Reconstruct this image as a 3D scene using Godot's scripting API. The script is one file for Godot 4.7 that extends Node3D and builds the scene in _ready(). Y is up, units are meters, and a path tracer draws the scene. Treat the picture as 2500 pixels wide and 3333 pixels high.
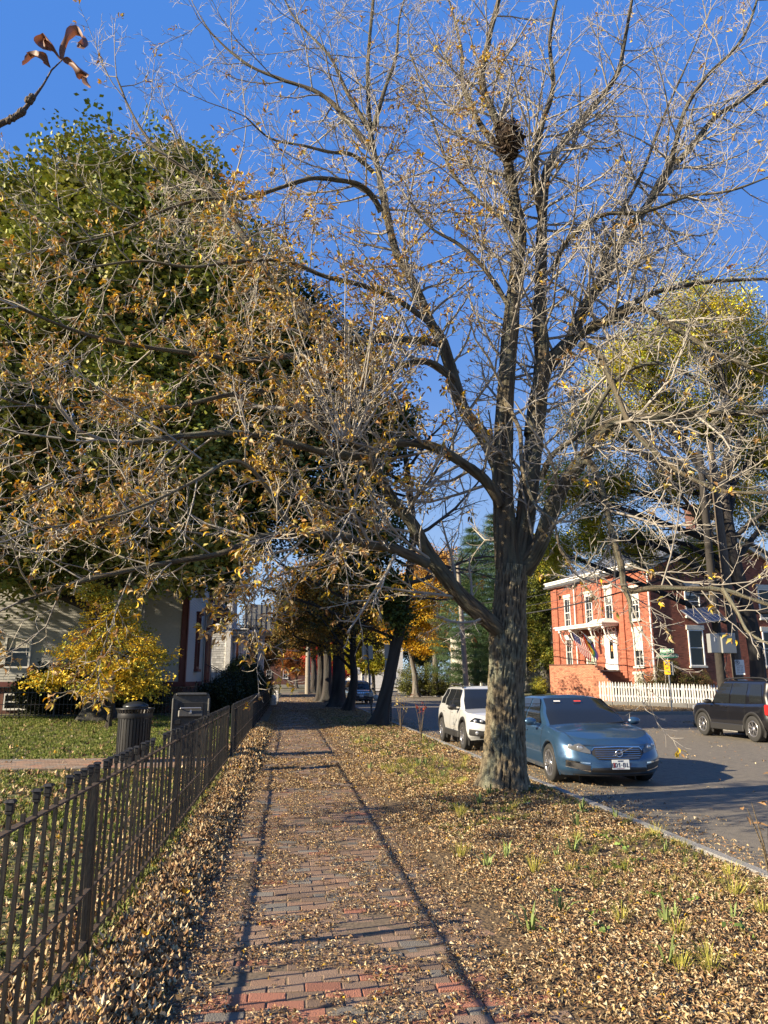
extends Node3D

# ---------------------------------------------------------------- mesh builder
class MB:
	var v := PackedVector3Array()
	var n := PackedVector3Array()
	var c := PackedColorArray()
	var ix := PackedInt32Array()
	var col := Color(1, 1, 1)
	func vert(p: Vector3, nn: Vector3) -> int:
		v.append(p)
		n.append(nn)
		c.append(col)
		return v.size() - 1
	# a, b, c clockwise seen from outside
	func tri(a: Vector3, b: Vector3, d: Vector3) -> void:
		var nn := (d - a).cross(b - a).normalized()
		var i := vert(a, nn)
		vert(b, nn)
		vert(d, nn)
		ix.append_array([i, i + 1, i + 2])
	func quad(a: Vector3, b: Vector3, d: Vector3, e: Vector3) -> void:
		var nn := (d - a).cross(b - e).normalized()
		var i := vert(a, nn)
		vert(b, nn)
		vert(d, nn)
		vert(e, nn)
		ix.append_array([i, i + 1, i + 2, i, i + 2, i + 3])
	func hexa(p: Array) -> void: # p: bottom 0..3 (counter-clockwise seen from above), top 4..7
		quad(p[4], p[7], p[6], p[5])
		quad(p[0], p[1], p[2], p[3])
		for k in 4:
			var j := (k + 1) % 4
			quad(p[k], p[4 + k], p[4 + j], p[j])
	func box(at: Vector3, s: Vector3, b := Basis()) -> void:
		var h := s * 0.5
		var p := []
		for y in [-1, 1]:
			for q in [[-1, 1], [1, 1], [1, -1], [-1, -1]]:
				p.append(at + b * Vector3(q[0] * h.x, y * h.y, q[1] * h.z))
		hexa(p)
	func taper(at: Vector3, s: Vector3, top: Vector2, b := Basis()) -> void: # box whose top is scaled
		var h := s * 0.5
		var p := []
		for y in [-1, 1]:
			for q in [[-1, 1], [1, 1], [1, -1], [-1, -1]]:
				var kx: float = top.x if y > 0 else 1.0
				var kz: float = top.y if y > 0 else 1.0
				p.append(at + b * Vector3(q[0] * h.x * kx, y * h.y, q[1] * h.z * kz))
		hexa(p)
	func cbox(at: Vector3, s: Vector3, bev: float, b := Basis()) -> void: # box with chamfered edges
		var h := s * 0.5
		var e := minf(bev, minf(h.x, minf(h.y, h.z)) * 0.9)
		var ax := [Vector3(1, 0, 0), Vector3(0, 1, 0), Vector3(0, 0, 1)]
		for k in 3:
			var u: Vector3 = ax[(k + 1) % 3]
			var w: Vector3 = ax[(k + 2) % 3]
			var m: Vector3 = ax[k]
			var hu: float = h[(k + 1) % 3] - e
			var hw: float = h[(k + 2) % 3] - e
			for sg in [-1.0, 1.0]:
				var o: Vector3 = m * h[k] * sg
				var q := [o + u * hu + w * hw, o + u * hu - w * hw, o - u * hu - w * hw, o - u * hu + w * hw]
				face(q, at, b, m * sg)
			for su in [-1.0, 1.0]:
				for sw in [-1.0, 1.0]:
					var q2 := []
					for t in [-1.0, 1.0]:
						q2.append(m * (h[k] - e) * t + u * su * h[(k + 1) % 3] + w * sw * hw)
					for t in [1.0, -1.0]:
						q2.append(m * (h[k] - e) * t + u * su * hu + w * sw * h[(k + 2) % 3])
					face(q2, at, b, u * su + w * sw)
		for sx in [-1.0, 1.0]:
			for sy in [-1.0, 1.0]:
				for sz in [-1.0, 1.0]:
					var s3 := Vector3(sx, sy, sz)
					face([s3 * Vector3(h.x, h.y - e, h.z - e), s3 * Vector3(h.x - e, h.y, h.z - e), s3 * Vector3(h.x - e, h.y - e, h.z)], at, b, s3)
	func face(q: Array, at: Vector3, b: Basis, out: Vector3) -> void: # polygon turned to face «out»
		var nn: Vector3 = (q[2] - q[0]).cross(q[1] - q[0])
		if nn.dot(out) < 0.0:
			q.reverse()
		if q.size() == 3:
			tri(at + b * q[0], at + b * q[1], at + b * q[2])
		else:
			quad(at + b * q[0], at + b * q[1], at + b * q[2], at + b * q[3])
	func tube(pts: PackedVector3Array, rad: PackedFloat32Array, sides: int, capped := false) -> void:
		var m := pts.size()
		var d := (pts[1] - pts[0]).normalized()
		var side := d.cross(Vector3(0.31, 0.83, 0.47)).normalized()
		var first := v.size()
		for i in m:
			if i < m - 1:
				d = (pts[i + 1] - pts[maxi(i - 1, 0)]).normalized()
			else:
				d = (pts[i] - pts[i - 1]).normalized()
			side = (side - d * side.dot(d)).normalized()
			var up := d.cross(side)
			for k in sides:
				var a := TAU * k / sides
				var nn := side * cos(a) + up * sin(a)
				v.append(pts[i] + nn * rad[i])
				n.append(nn)
				c.append(col)
		for i in m - 1:
			for k in sides:
				var a0 := first + i * sides + k
				var a1 := first + i * sides + (k + 1) % sides
				ix.append_array([a0, a1 + sides, a1, a0, a0 + sides, a1 + sides])
		if capped:
			for e in 2:
				var o := first if e == 0 else first + (m - 1) * sides
				var cen := vert(pts[0] if e == 0 else pts[m - 1], -(pts[1] - pts[0]).normalized() if e == 0 else d)
				for k in sides:
					if e == 0:
						ix.append_array([cen, o + k, o + (k + 1) % sides])
					else:
						ix.append_array([cen, o + (k + 1) % sides, o + k])
	func rod(a: Vector3, b: Vector3, r: float, sides := 6) -> void:
		tube(PackedVector3Array([a, b]), PackedFloat32Array([r, r]), sides, true)
	# rows of points, all of one length; outside is on the side of (next row) x (next point)
	func sheet(rows: Array, flip := false, close := false) -> void:
		var first := v.size()
		var w: int = rows[0].size()
		var h := rows.size()
		for r in h:
			for k in w:
				var rn: Vector3 = rows[mini(r + 1, h - 1)][k] - rows[maxi(r - 1, 0)][k]
				var k1 := (k + 1) % w if close else mini(k + 1, w - 1)
				var k0 := (k - 1 + w) % w if close else maxi(k - 1, 0)
				var kn: Vector3 = rows[r][k1] - rows[r][k0]
				var nn := kn.cross(rn)
				if nn.length() < 1e-10:
					nn = Vector3.UP
				vert(rows[r][k], (-nn if flip else nn).normalized())
		for r in h - 1:
			for k in (w if close else w - 1):
				var a := first + r * w + k
				var b := first + r * w + (k + 1) % w
				if flip:
					ix.append_array([a, b, b + w, a, b + w, a + w])
				else:
					ix.append_array([a, b + w, b, a, a + w, b + w])
	func lathe(prof: Array, sides: int, at := Vector3.ZERO, b := Basis()) -> void: # prof: [r, y] from bottom to top
		var rows := []
		for q in prof:
			var row := []
			for k in sides:
				var a := TAU * k / sides
				row.append(at + b * Vector3(cos(a) * q[0], q[1], sin(a) * q[0]))
			rows.append(row)
		sheet(rows, true, true)
	func blob(at: Vector3, s: Vector3, b := Basis(), nu := 12, nv := 8) -> void:
		var rows := []
		for j in nv + 1:
			var t := -PI / 2 + PI * j / nv
			var row := []
			for k in nu:
				var a := TAU * k / nu
				row.append(at + b * (Vector3(cos(a) * cos(t), sin(t), sin(a) * cos(t)) * s))
			rows.append(row)
		sheet(rows, true, true)
	func mesh() -> ArrayMesh:
		var m := ArrayMesh.new()
		if v.is_empty():
			return m
		var a := []
		a.resize(Mesh.ARRAY_MAX)
		a[Mesh.ARRAY_VERTEX] = v
		a[Mesh.ARRAY_NORMAL] = n
		a[Mesh.ARRAY_COLOR] = c
		a[Mesh.ARRAY_INDEX] = ix
		m.add_surface_from_arrays(Mesh.PRIMITIVE_TRIANGLES, a)
		return m

# ---------------------------------------------------------------- nodes
var used := {}
var M := {}
var rng := RandomNumberGenerator.new()

func numbered(s: String) -> String:
	used[s] = used.get(s, -1) + 1
	return s if used[s] == 0 else "%s_%03d" % [s, used[s]]

func thing(called: String, label: String, category: String, at := Vector3.ZERO, turn := 0.0, group := "") -> Node3D:
	var o := Node3D.new()
	o.name = numbered(called)
	add_child(o)
	o.position = at
	o.rotation.y = turn
	tag(o, label, category, group)
	return o

func tag(o: Node3D, label: String, category: String, group := "") -> Node3D:
	o.set_meta("label", label)
	o.set_meta("category", category)
	if group:
		o.set_meta("group", group)
	return o

func part(called: String, m, mat: Material, parent: Node3D = self, at := Vector3.ZERO) -> MeshInstance3D:
	var o := MeshInstance3D.new()
	o.name = numbered(called) if parent == self else called
	o.mesh = m.mesh() if m is MB else m
	o.material_override = mat
	parent.add_child(o, true)
	o.position = at
	return o

func struct(called: String, m, mat: Material, label := "", parent: Node3D = self) -> MeshInstance3D:
	var o := part(called, m, mat, parent)
	if parent == self:
		o.set_meta("kind", "structure")
		if label:
			o.set_meta("label", label)
	return o

func copies(called: String, m: Mesh, mat: Material, where: Array, tint: Array, parent: Node3D = self) -> MultiMeshInstance3D:
	var mm := MultiMesh.new()
	mm.transform_format = MultiMesh.TRANSFORM_3D
	mm.use_colors = tint.size() > 0
	mm.mesh = m
	mm.instance_count = where.size()
	for i in where.size():
		mm.set_instance_transform(i, where[i])
	if tint.size() > 0:
		for i in where.size():
			mm.set_instance_color(i, tint[i])
	var o := MultiMeshInstance3D.new()
	o.name = numbered(called) if parent == self else called
	o.multimesh = mm
	o.material_override = mat
	parent.add_child(o, true)
	o.set_meta("kind", "stuff")
	return o

func dup(root: Node3D, at: Vector3, turn: float, label := "") -> Node3D:
	var r: Node3D = root.duplicate()
	r.name = numbered(String(root.name).rstrip("0123456789").trim_suffix("_"))
	add_child(r)
	r.position = at
	r.rotation.y = turn
	if label:
		r.set_meta("label", label)
	return r

# ---------------------------------------------------------------- materials
func lin(r: float, g: float, b: float) -> Color:
	return Color(r, g, b).linear_to_srgb()

func mat(r: float, g: float, b: float, rough := 0.7, metal := 0.0) -> StandardMaterial3D:
	var m := StandardMaterial3D.new()
	m.albedo_color = lin(r, g, b)
	m.roughness = rough
	m.metallic = metal
	return m

func vmat(rough := 0.8) -> StandardMaterial3D: # colours come from the vertices and the copies
	var m := StandardMaterial3D.new()
	m.vertex_color_use_as_albedo = true
	m.roughness = rough
	return m

func noise(freq: float, kind := FastNoiseLite.TYPE_SIMPLEX_SMOOTH, seed_ := 1, oct := 4) -> FastNoiseLite:
	var f := FastNoiseLite.new()
	f.noise_type = kind
	f.seed = seed_
	f.frequency = freq
	f.fractal_octaves = oct
	return f

func ntex(freq: float, cols: Array, size := 512, seed_ := 1, kind := FastNoiseLite.TYPE_SIMPLEX_SMOOTH, oct := 5) -> NoiseTexture2D:
	var t := NoiseTexture2D.new()
	t.width = size
	t.height = size
	t.seamless = true
	t.noise = noise(freq, kind, seed_, oct)
	if cols.size() > 0:
		var g := Gradient.new()
		var off := PackedFloat32Array()
		var cc := PackedColorArray()
		for q in cols:
			off.append(q[0])
			cc.append(lin(q[1], q[2], q[3]))
		g.offsets = off
		g.colors = cc
		t.color_ramp = g
	return t

func tri(m: StandardMaterial3D, s: Vector3, world := true) -> StandardMaterial3D:
	m.uv1_triplanar = true
	m.uv1_world_triplanar = world
	m.uv1_scale = s
	return m

func bump(m: StandardMaterial3D, t: Texture2D, cm: float) -> StandardMaterial3D:
	m.heightmap_enabled = true
	m.heightmap_texture = t
	m.heightmap_scale = cm
	return m

func leafmat(r := 0.5, g := 0.5, b := 0.5, k := 0.25) -> StandardMaterial3D:
	var m := vmat(0.6)
	m.backlight_enabled = true
	m.backlight = lin(r * k, g * k, b * k)
	m.metallic_specular = 0.35
	return m

func text(s: String, size: float, mat_: Material, parent: Node3D, at: Vector3, turn := Vector3.ZERO, bold := false, called := "lettering") -> MeshInstance3D:
	var t := TextMesh.new()
	var f := SystemFont.new()
	f.font_names = PackedStringArray(["Droid Sans"])
	if bold:
		f.font_weight = 700
	t.font = f
	t.text = s
	t.font_size = 32
	t.pixel_size = size / 24.0
	t.depth = 0.002
	t.curve_step = 2.0
	var o := part(called, t, mat_, parent, at)
	o.rotation = turn
	return o

func materials() -> void:
	M.white = mat(0.72, 0.71, 0.68, 0.55)
	M.white_worn = tri(mat(1, 1, 1, 0.65), Vector3.ONE * 0.9)
	M.white_worn.albedo_texture = ntex(0.03, [[0.0, 0.42, 0.4, 0.36], [0.45, 0.68, 0.67, 0.64], [1.0, 0.78, 0.77, 0.75]], 256, 5)
	M.black_paint = tri(mat(1, 1, 1, 0.5), Vector3.ONE * 3.0)
	M.black_paint.albedo_texture = ntex(0.03, [[0.0, 0.012, 0.012, 0.013], [0.55, 0.022, 0.021, 0.021], [0.75, 0.05, 0.042, 0.034], [1.0, 0.10, 0.05, 0.025]], 256, 9)
	M.fence = vmat(0.5)
	bump(tri(M.fence, Vector3.ONE * 9.0), ntex(0.05, [], 256, 4), 0.12)
	M.bin_black = mat(0.011, 0.011, 0.012, 0.42)
	M.rusty = tri(mat(1, 1, 1, 0.7), Vector3.ONE * 5.0)
	M.rusty.albedo_texture = ntex(0.03, [[0.0, 0.018, 0.017, 0.016], [0.5, 0.04, 0.031, 0.022], [0.75, 0.11, 0.055, 0.027], [1.0, 0.075, 0.065, 0.03]], 256, 19)
	M.metal = mat(0.45, 0.45, 0.45, 0.4, 0.8)
	M.chrome = mat(0.75, 0.75, 0.76, 0.12, 1.0)
	M.rim = mat(0.5, 0.5, 0.52, 0.3, 0.9)
	M.rubber = mat(0.02, 0.02, 0.02, 0.75)
	M.plastic = mat(0.018, 0.018, 0.019, 0.55)
	M.glass = mat(0.012, 0.014, 0.016, 0.04)
	M.glass.metallic_specular = 0.45
	M.lamp = mat(0.45, 0.46, 0.48, 0.08, 0.6)
	M.lamp_dark = mat(0.12, 0.125, 0.13, 0.08, 0.3)
	M.amber = mat(0.75, 0.22, 0.03, 0.15)
	M.red_lamp = mat(0.4, 0.02, 0.02, 0.15)
	M.plate = mat(0.7, 0.72, 0.72, 0.4)
	M.ink = mat(0.02, 0.025, 0.06, 0.5)
	M.granite = tri(mat(1, 1, 1, 0.8), Vector3.ONE * 2.0)
	M.granite.albedo_texture = ntex(0.09, [[0.0, 0.10, 0.10, 0.095], [0.5, 0.22, 0.215, 0.2], [1.0, 0.36, 0.35, 0.33]], 256, 3)
	bump(M.granite, ntex(0.06, [], 256, 6), 0.6)
	M.asphalt = tri(mat(1, 1, 1, 0.82), Vector3.ONE * 0.7)
	M.asphalt.albedo_texture = ntex(0.16, [[0.0, 0.07, 0.063, 0.052], [0.5, 0.165, 0.148, 0.12], [0.8, 0.27, 0.24, 0.19], [1.0, 0.42, 0.37, 0.30]], 1024, 11)
	bump(M.asphalt, ntex(0.2, [], 512, 12), 0.8)
	M.asphalt.detail_enabled = true
	M.asphalt.detail_blend_mode = BaseMaterial3D.BLEND_MODE_MUL
	M.asphalt.detail_albedo = ntex(0.012, [[0.0, 0.55, 0.55, 0.55], [0.5, 0.85, 0.84, 0.82], [1.0, 1.0, 0.98, 0.95]], 512, 13)
	M.soil = tri(mat(1, 1, 1, 0.95), Vector3.ONE * 1.3)
	M.soil.albedo_texture = ntex(0.05, [[0.0, 0.025, 0.017, 0.009], [0.5, 0.09, 0.06, 0.03], [1.0, 0.24, 0.16, 0.08]], 512, 21)
	bump(M.soil, ntex(0.06, [], 256, 22), 1.5)
	M.turf = tri(mat(1, 1, 1, 0.95), Vector3.ONE * 0.5)
	M.turf.albedo_texture = ntex(0.04, [[0.0, 0.03, 0.035, 0.012], [0.45, 0.06, 0.075, 0.022], [0.65, 0.13, 0.105, 0.045], [1.0, 0.22, 0.165, 0.075]], 512, 23)
	bump(M.turf, ntex(0.08, [], 256, 24), 1.5)
	M.far_ground = tri(mat(1, 1, 1, 0.95), Vector3.ONE * 0.1)
	M.far_ground.albedo_texture = ntex(0.03, [[0.0, 0.05, 0.05, 0.02], [0.5, 0.10, 0.085, 0.04], [1.0, 0.17, 0.13, 0.06]], 256, 25)
	M.brick = vmat(0.85)
	bump(tri(M.brick, Vector3.ONE * 6.0), ntex(0.06, [], 256, 31), 0.5)
	M.joint = tri(mat(1, 1, 1, 0.95), Vector3.ONE * 2.0)
	M.joint.albedo_texture = ntex(0.06, [[0.0, 0.06, 0.045, 0.032], [1.0, 0.20, 0.15, 0.095]], 256, 33)
	M.mortar = tri(mat(1, 1, 1, 0.9), Vector3.ONE * 1.5)
	M.mortar.albedo_texture = ntex(0.05, [[0.0, 0.26, 0.17, 0.13], [1.0, 0.42, 0.31, 0.25]], 256, 34)
	M.stone_trim = tri(mat(1, 1, 1, 0.8), Vector3.ONE * 1.0)
	M.stone_trim.albedo_texture = ntex(0.04, [[0.0, 0.42, 0.40, 0.34], [1.0, 0.68, 0.66, 0.58]], 256, 35)
	M.slate = tri(mat(1, 1, 1, 0.6), Vector3.ONE * 1.0)
	M.slate.albedo_texture = ntex(0.05, [[0.0, 0.055, 0.06, 0.068], [1.0, 0.15, 0.155, 0.165]], 256, 36)
	M.bark = vmat(0.92)
	bump(tri(M.bark, Vector3(5.0, 1.1, 5.0)), ntex(0.05, [], 512, 41), 3.0)
	M.twig = vmat(0.75)
	M.leaf = leafmat(0.6, 0.5, 0.3, 0.35)
	M.green_leaf = leafmat(0.42, 0.5, 0.12, 0.4)
	M.gold_leaf = leafmat(0.9, 0.6, 0.1, 0.45)
	M.dry_leaf = vmat(0.72)
	M.dry_leaf.metallic_specular = 0.3
	M.grass = leafmat(0.4, 0.5, 0.1, 0.25)
	M.wood_pole = tri(mat(1, 1, 1, 0.9), Vector3(4.0, 0.35, 4.0))
	M.wood_pole.albedo_texture = ntex(0.05, [[0.0, 0.04, 0.032, 0.025], [0.5, 0.10, 0.08, 0.06], [1.0, 0.17, 0.14, 0.11]], 256, 51)
	bump(M.wood_pole, ntex(0.07, [], 256, 52), 1.0)
	M.tar_pole = tri(mat(1, 1, 1, 0.9), Vector3(4.0, 0.35, 4.0))
	M.tar_pole.albedo_texture = ntex(0.05, [[0.0, 0.012, 0.011, 0.010], [1.0, 0.05, 0.042, 0.034]], 256, 54)
	M.pale_pole = tri(mat(1, 1, 1, 0.9), Vector3(4.0, 0.35, 4.0))
	M.pale_pole.albedo_texture = ntex(0.05, [[0.0, 0.16, 0.14, 0.11], [1.0, 0.36, 0.32, 0.26]], 256, 53)
	M.siding = tri(mat(1, 1, 1, 0.7), Vector3(0.5, 3.0, 0.5))
	M.siding.albedo_texture = ntex(0.04, [[0.0, 0.36, 0.36, 0.335], [1.0, 0.50, 0.495, 0.46]], 256, 55)
	M.trim_red = mat(0.13, 0.035, 0.03, 0.55)
	M.shingle = vmat(0.85)
	M.wire = mat(0.03, 0.03, 0.032, 0.6)
	M.yellow = mat(0.75, 0.45, 0.02, 0.5)
	M.sign_green = mat(0.015, 0.20, 0.10, 0.4)
	M.sign_back = mat(0.28, 0.29, 0.29, 0.45, 0.4)
	M.solar = mat(0.02, 0.035, 0.09, 0.12)
	M.box_grey = mat(0.28, 0.285, 0.27, 0.45, 0.3)
	M.bin_grey = tri(mat(1, 1, 1, 0.5), Vector3.ONE * 1.5)
	M.bin_grey.albedo_texture = ntex(0.03, [[0.0, 0.035, 0.035, 0.033], [0.7, 0.055, 0.055, 0.052], [1.0, 0.10, 0.097, 0.088]], 256, 57)

# ---------------------------------------------------------------- small natural pieces
func leaf_mesh(l: float, w: float, fold: float, curl: float, twist: float, seg := 4) -> ArrayMesh:
	# a leaflet folded along its midrib and curled along its length, lying near y = 0
	var b := MB.new()
	var rows := []
	for i in seg + 1:
		var t := float(i) / seg
		var a := curl * (t - 0.5)
		var z := l * (t - 0.5) if absf(curl) < 0.05 else l / curl * sin(a)
		var y := 0.0 if absf(curl) < 0.05 else l / curl * (cos(curl * 0.5) - cos(a)) * -1.0
		var hw := w * 0.5 * sin(PI * clampf(t * 0.93 + 0.04, 0, 1)) * (1.0 + 0.25 * sin(t * 9.0 + l * 90.0))
		var tw := twist * (t - 0.5)
		var row := []
		for s in [-1.0, 0.0, 1.0]:
			var p := Vector3(s * hw * cos(fold), absf(s) * hw * sin(fold), 0).rotated(Vector3(0, 0, 1), tw)
			row.append(Vector3(p.x, p.y + y, z))
		rows.append(row)
	b.sheet(rows)
	return b.mesh()

func lobed_leaf_mesh(l: float, curl: float) -> ArrayMesh: # a curled maple leaf: five lobes round the stalk
	var b := MB.new()
	var n := 15
	var ring := []
	for i in n:
		var a := TAU * i / n - PI / 2
		var rr: float = l * 0.5 * [1.0, 0.55, 0.9][i % 3] * (0.75 if i < 2 or i > 12 else 1.0)
		var p := Vector3(cos(a) * rr, 0, sin(a) * rr)
		p.y = curl * (p.x * p.x + 0.5 * p.z * p.z) / l + 0.18 * l * sin(a * 3.0 + l * 40.0) * curl * 0.4
		ring.append(p)
	for i in n:
		b.tri(Vector3.ZERO, ring[i], ring[(i + 1) % n])
	return b.mesh()

func tuft_mesh(h: float, blades: int, spread: float, w: float, sd: int) -> ArrayMesh:
	var b := MB.new()
	var r := RandomNumberGenerator.new()
	r.seed = sd
	for i in blades:
		var a := r.randf() * TAU
		var o := Vector3(cos(a), 0, sin(a)) * r.randf() * spread * 0.3
		var d := Vector3(cos(a), 0, sin(a))
		var s := d.cross(Vector3.UP) * w
		var hh := h * r.randf_range(0.5, 1.0)
		var lean := spread * r.randf_range(0.2, 1.0)
		var k := r.randf_range(0.75, 1.25)
		b.col = Color(k, k, k)
		var m := o + d * lean * 0.4 + Vector3.UP * hh * 0.65
		var e := o + d * lean + Vector3.UP * hh * r.randf_range(0.6, 1.0)
		b.quad(o - s, m - s * 0.8, m + s * 0.8, o + s)
		b.tri(m - s * 0.8, e, m + s * 0.8)
	return b.mesh()

func cluster_mesh(count: int, rad: float, size: float, narrow: float, sd: int, flat := 0.7) -> ArrayMesh:
	# a spray of leaf-sized faces: each is folded along its midrib
	var b := MB.new()
	var r := RandomNumberGenerator.new()
	r.seed = sd
	for i in count:
		var p := Vector3(r.randfn(), r.randfn() * flat, r.randfn()) * rad * 0.5
		var d := Vector3(r.randfn(), r.randfn() * 0.6 - 0.5, r.randfn()).normalized()
		var s := d.cross(Vector3(r.randfn() * 0.5, 1, r.randfn() * 0.5)).normalized()
		var u := s.cross(d)
		var l := size * r.randf_range(0.7, 1.25)
		var w := l * narrow * 0.5
		var k := r.randf_range(0.7, 1.3)
		b.col = Color(k * r.randf_range(0.9, 1.1), k, k * r.randf_range(0.85, 1.1))
		var m := p + d * l * 0.45 - u * w * 0.35
		b.tri(p, m + s * w + u * w * 0.35, p + d * l)
		b.tri(p, p + d * l, m - s * w + u * w * 0.35)
	return b.mesh()

func turned(r: RandomNumberGenerator, tilt: float, scale_: float) -> Basis:
	var b := Basis(Vector3.UP, r.randf() * TAU)
	var ax := Vector3(r.randfn(), 0, r.randfn()).normalized()
	return (Basis(ax, r.randfn() * tilt) * b).scaled(Vector3.ONE * scale_)

# ---------------------------------------------------------------- growing wood
var tips := [] # [point, direction] of the last shoots

func spline(p: Array, per := 4) -> PackedVector3Array:
	var o := PackedVector3Array()
	var n := p.size()
	for i in n - 1:
		var a: Vector3 = p[maxi(i - 1, 0)]
		var d: Vector3 = p[mini(i + 2, n - 1)]
		for k in per:
			o.append((p[i] as Vector3).cubic_interpolate(p[i + 1], a, d, float(k) / per))
	o.append(p[n - 1])
	return o

func shoot(b: MB, r: RandomNumberGenerator, p: Vector3, d: Vector3, length: float, rad: float, level: int, o: Dictionary) -> void:
	# one branch with its side shoots; «o»: rise, wander, levels, gap, ratio, cols
	var seg := 6 if level == 0 else 4 if level == 1 else 3
	var pts := PackedVector3Array([p])
	var rr := PackedFloat32Array([rad])
	var dir := d
	for i in seg:
		dir = (dir + Vector3(r.randfn(), r.randfn(), r.randfn()) * o.wander + Vector3.UP * o.rise * (2.8 * float(i) / seg - 0.5)).normalized()
		p += dir * length / seg
		pts.append(p)
		rr.append(lerpf(rad, rad * o.thin, float(i + 1) / seg))
	var cc: Array = o.cols
	b.col = (cc[0] as Color).lerp(cc[1], r.randf()) if level < o.levels - 1 else (cc[1] as Color).lerp(cc[2], r.randf())
	b.tube(pts, rr, 5 if rad > 0.018 else 4 if rad > 0.007 else 3)
	if level >= o.levels:
		tips.append([p, dir])
		return
	tips.append([p, dir])
	var n := int(length / (o.gap * pow(0.55, level))) + 1
	var a := r.randf() * TAU
	for i in n:
		var t := (i + r.randf_range(0.2, 0.8)) / n * 0.85 + 0.12
		var f := t * seg
		var k := mini(int(f), seg - 1)
		var q := pts[k].lerp(pts[k + 1], f - k)
		var ax := (pts[k + 1] - pts[k]).normalized()
		var s := ax.cross(Vector3(0.2, 1, 0.3)).normalized().rotated(ax, a)
		a += 2.4 + r.randfn() * 0.4
		var nd := (ax * r.randf_range(0.6, 1.1) + s * r.randf_range(0.6, 1.0)).normalized()
		var nl: float = length * o.ratio * (1.0 - 0.5 * t) * r.randf_range(0.55, 1.25)
		shoot(b, r, q, nd, nl, maxf(lerpf(rad, rad * o.thin, t) * 0.55, o.least), level + 1, o)

func furrowed(b: MB, pts: PackedVector3Array, rad: PackedFloat32Array, sides: int, depth: float, f: FastNoiseLite, dark: Color, light: Color, flare := 0.0) -> void:
	# a trunk whose bark has real ridges: the radius follows a stretched ridged noise
	var m := pts.size()
	var rows := []
	var cols := []
	var side := Vector3(1, 0, 0)
	var run := 0.0
	for i in m:
		var d := (pts[mini(i + 1, m - 1)] - pts[maxi(i - 1, 0)]).normalized()
		side = (side - d * side.dot(d)).normalized()
		var up := d.cross(side)
		if i > 0:
			run += pts[i].distance_to(pts[i - 1])
		var row := []
		for k in sides:
			var a := TAU * k / sides
			var h := f.get_noise_3d(cos(a) * rad[i] * 19.0, run * 2.6, sin(a) * rad[i] * 19.0)
			var fl := flare * (exp(-run * 4.0) * (1.0 + 0.6 * sin(a * 5.0 + 0.7)) + 0.35 * exp(-run * 1.3))
			row.append(pts[i] + (side * cos(a) + up * sin(a)) * (rad[i] + h * depth + fl))
			var pat := drift.get_noise_3d(pts[i].x * 3.0 + cos(a) * 1.2, pts[i].y * 2.2, pts[i].z * 3.0 + sin(a) * 1.2)
			cols.append(dark.lerp(light.lerp(Color(light.g * 0.95, light.g * 0.98, light.b * 1.1), clampf(pat * 2.5 + 0.3, 0, 1)), clampf(h * 0.9 + 0.45 + pat * 0.35, 0, 1)))
		rows.append(row)
	var at := b.v.size()
	b.sheet(rows, false, true)
	for i in cols.size():
		b.c[at + i] = cols[i]

# ---------------------------------------------------------------- the place
var bumps := noise(0.9, FastNoiseLite.TYPE_SIMPLEX_SMOOTH, 77, 3)
var drift := noise(0.55, FastNoiseLite.TYPE_SIMPLEX_SMOOTH, 78, 3)

func _ready() -> void:
	var cam := Camera3D.new()
	cam.name = "camera"
	add_child(cam)
	cam.position = Vector3(0, 1.65, 0)
	cam.rotation = Vector3(deg_to_rad(12.805), deg_to_rad(-7.179), 0)
	cam.fov = 69.55
	cam.near = 0.05
	cam.far = 800.0
	var env := Environment.new()
	env.background_mode = Environment.BG_SKY
	var sm := ProceduralSkyMaterial.new()
	sm.sky_top_color = lin(0.046, 0.145, 0.42)
	sm.sky_horizon_color = lin(0.37, 0.49, 0.57)
	sm.sky_curve = 0.14
	sm.ground_bottom_color = lin(0.10, 0.09, 0.07)
	sm.ground_horizon_color = lin(0.30, 0.34, 0.38)
	sm.sun_angle_max = 25.0
	sm.sun_curve = 0.12
	var sky := Sky.new()
	sky.sky_material = sm
	env.sky = sky
	env.background_energy_multiplier = 0.66
	env.tonemap_mode = Environment.TONE_MAPPER_LINEAR
	env.tonemap_exposure = 2.75
	env.sdfgi_enabled = true
	env.ssao_enabled = true
	env.ssil_enabled = true
	var we := WorldEnvironment.new()
	we.name = "world_environment"
	we.environment = env
	add_child(we)
	var sun := DirectionalLight3D.new()
	sun.name = "sun"
	add_child(sun)
	sun.light_energy = 1.6
	sun.light_color = Color(1.0, 0.925, 0.80)
	sun.light_angular_distance = 0.5
	sun.shadow_enabled = true
	sun.look_at_from_position(Vector3.ZERO, Vector3(0.98, -0.458, -0.22), Vector3.UP)
	rng.seed = 4
	materials()
	ground()
	pavement()
	kerbs()
	grey_house()
	shingle_house()
	brick_house()
	far_buildings()
	iron_fences()
	ash_tree()
	left_trees()
	verge_trees()
	right_trees()
	overhanging_branch()
	shrubs()
	poles_and_signs()
	litter_bins()
	vehicles()
	litter()
	plants()

func verge_h(x: float, z: float) -> float:
	var e := clampf((x - 1.25) / 0.4, 0, 1) * clampf((4.05 - x) / 0.3, 0, 1)
	var root := exp(-Vector2(x - 3.15, z + 11.08).length_squared() / 0.5)
	return e * (0.03 + 0.05 * bumps.get_noise_2d(x * 1.3, z * 1.3) + 0.10 * root)

func lawn_h(x: float, z: float) -> float:
	return -0.02 + 0.03 * bumps.get_noise_2d(x, z) + 0.3 * smoothstep(-20.0, -31.0, z)

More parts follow.
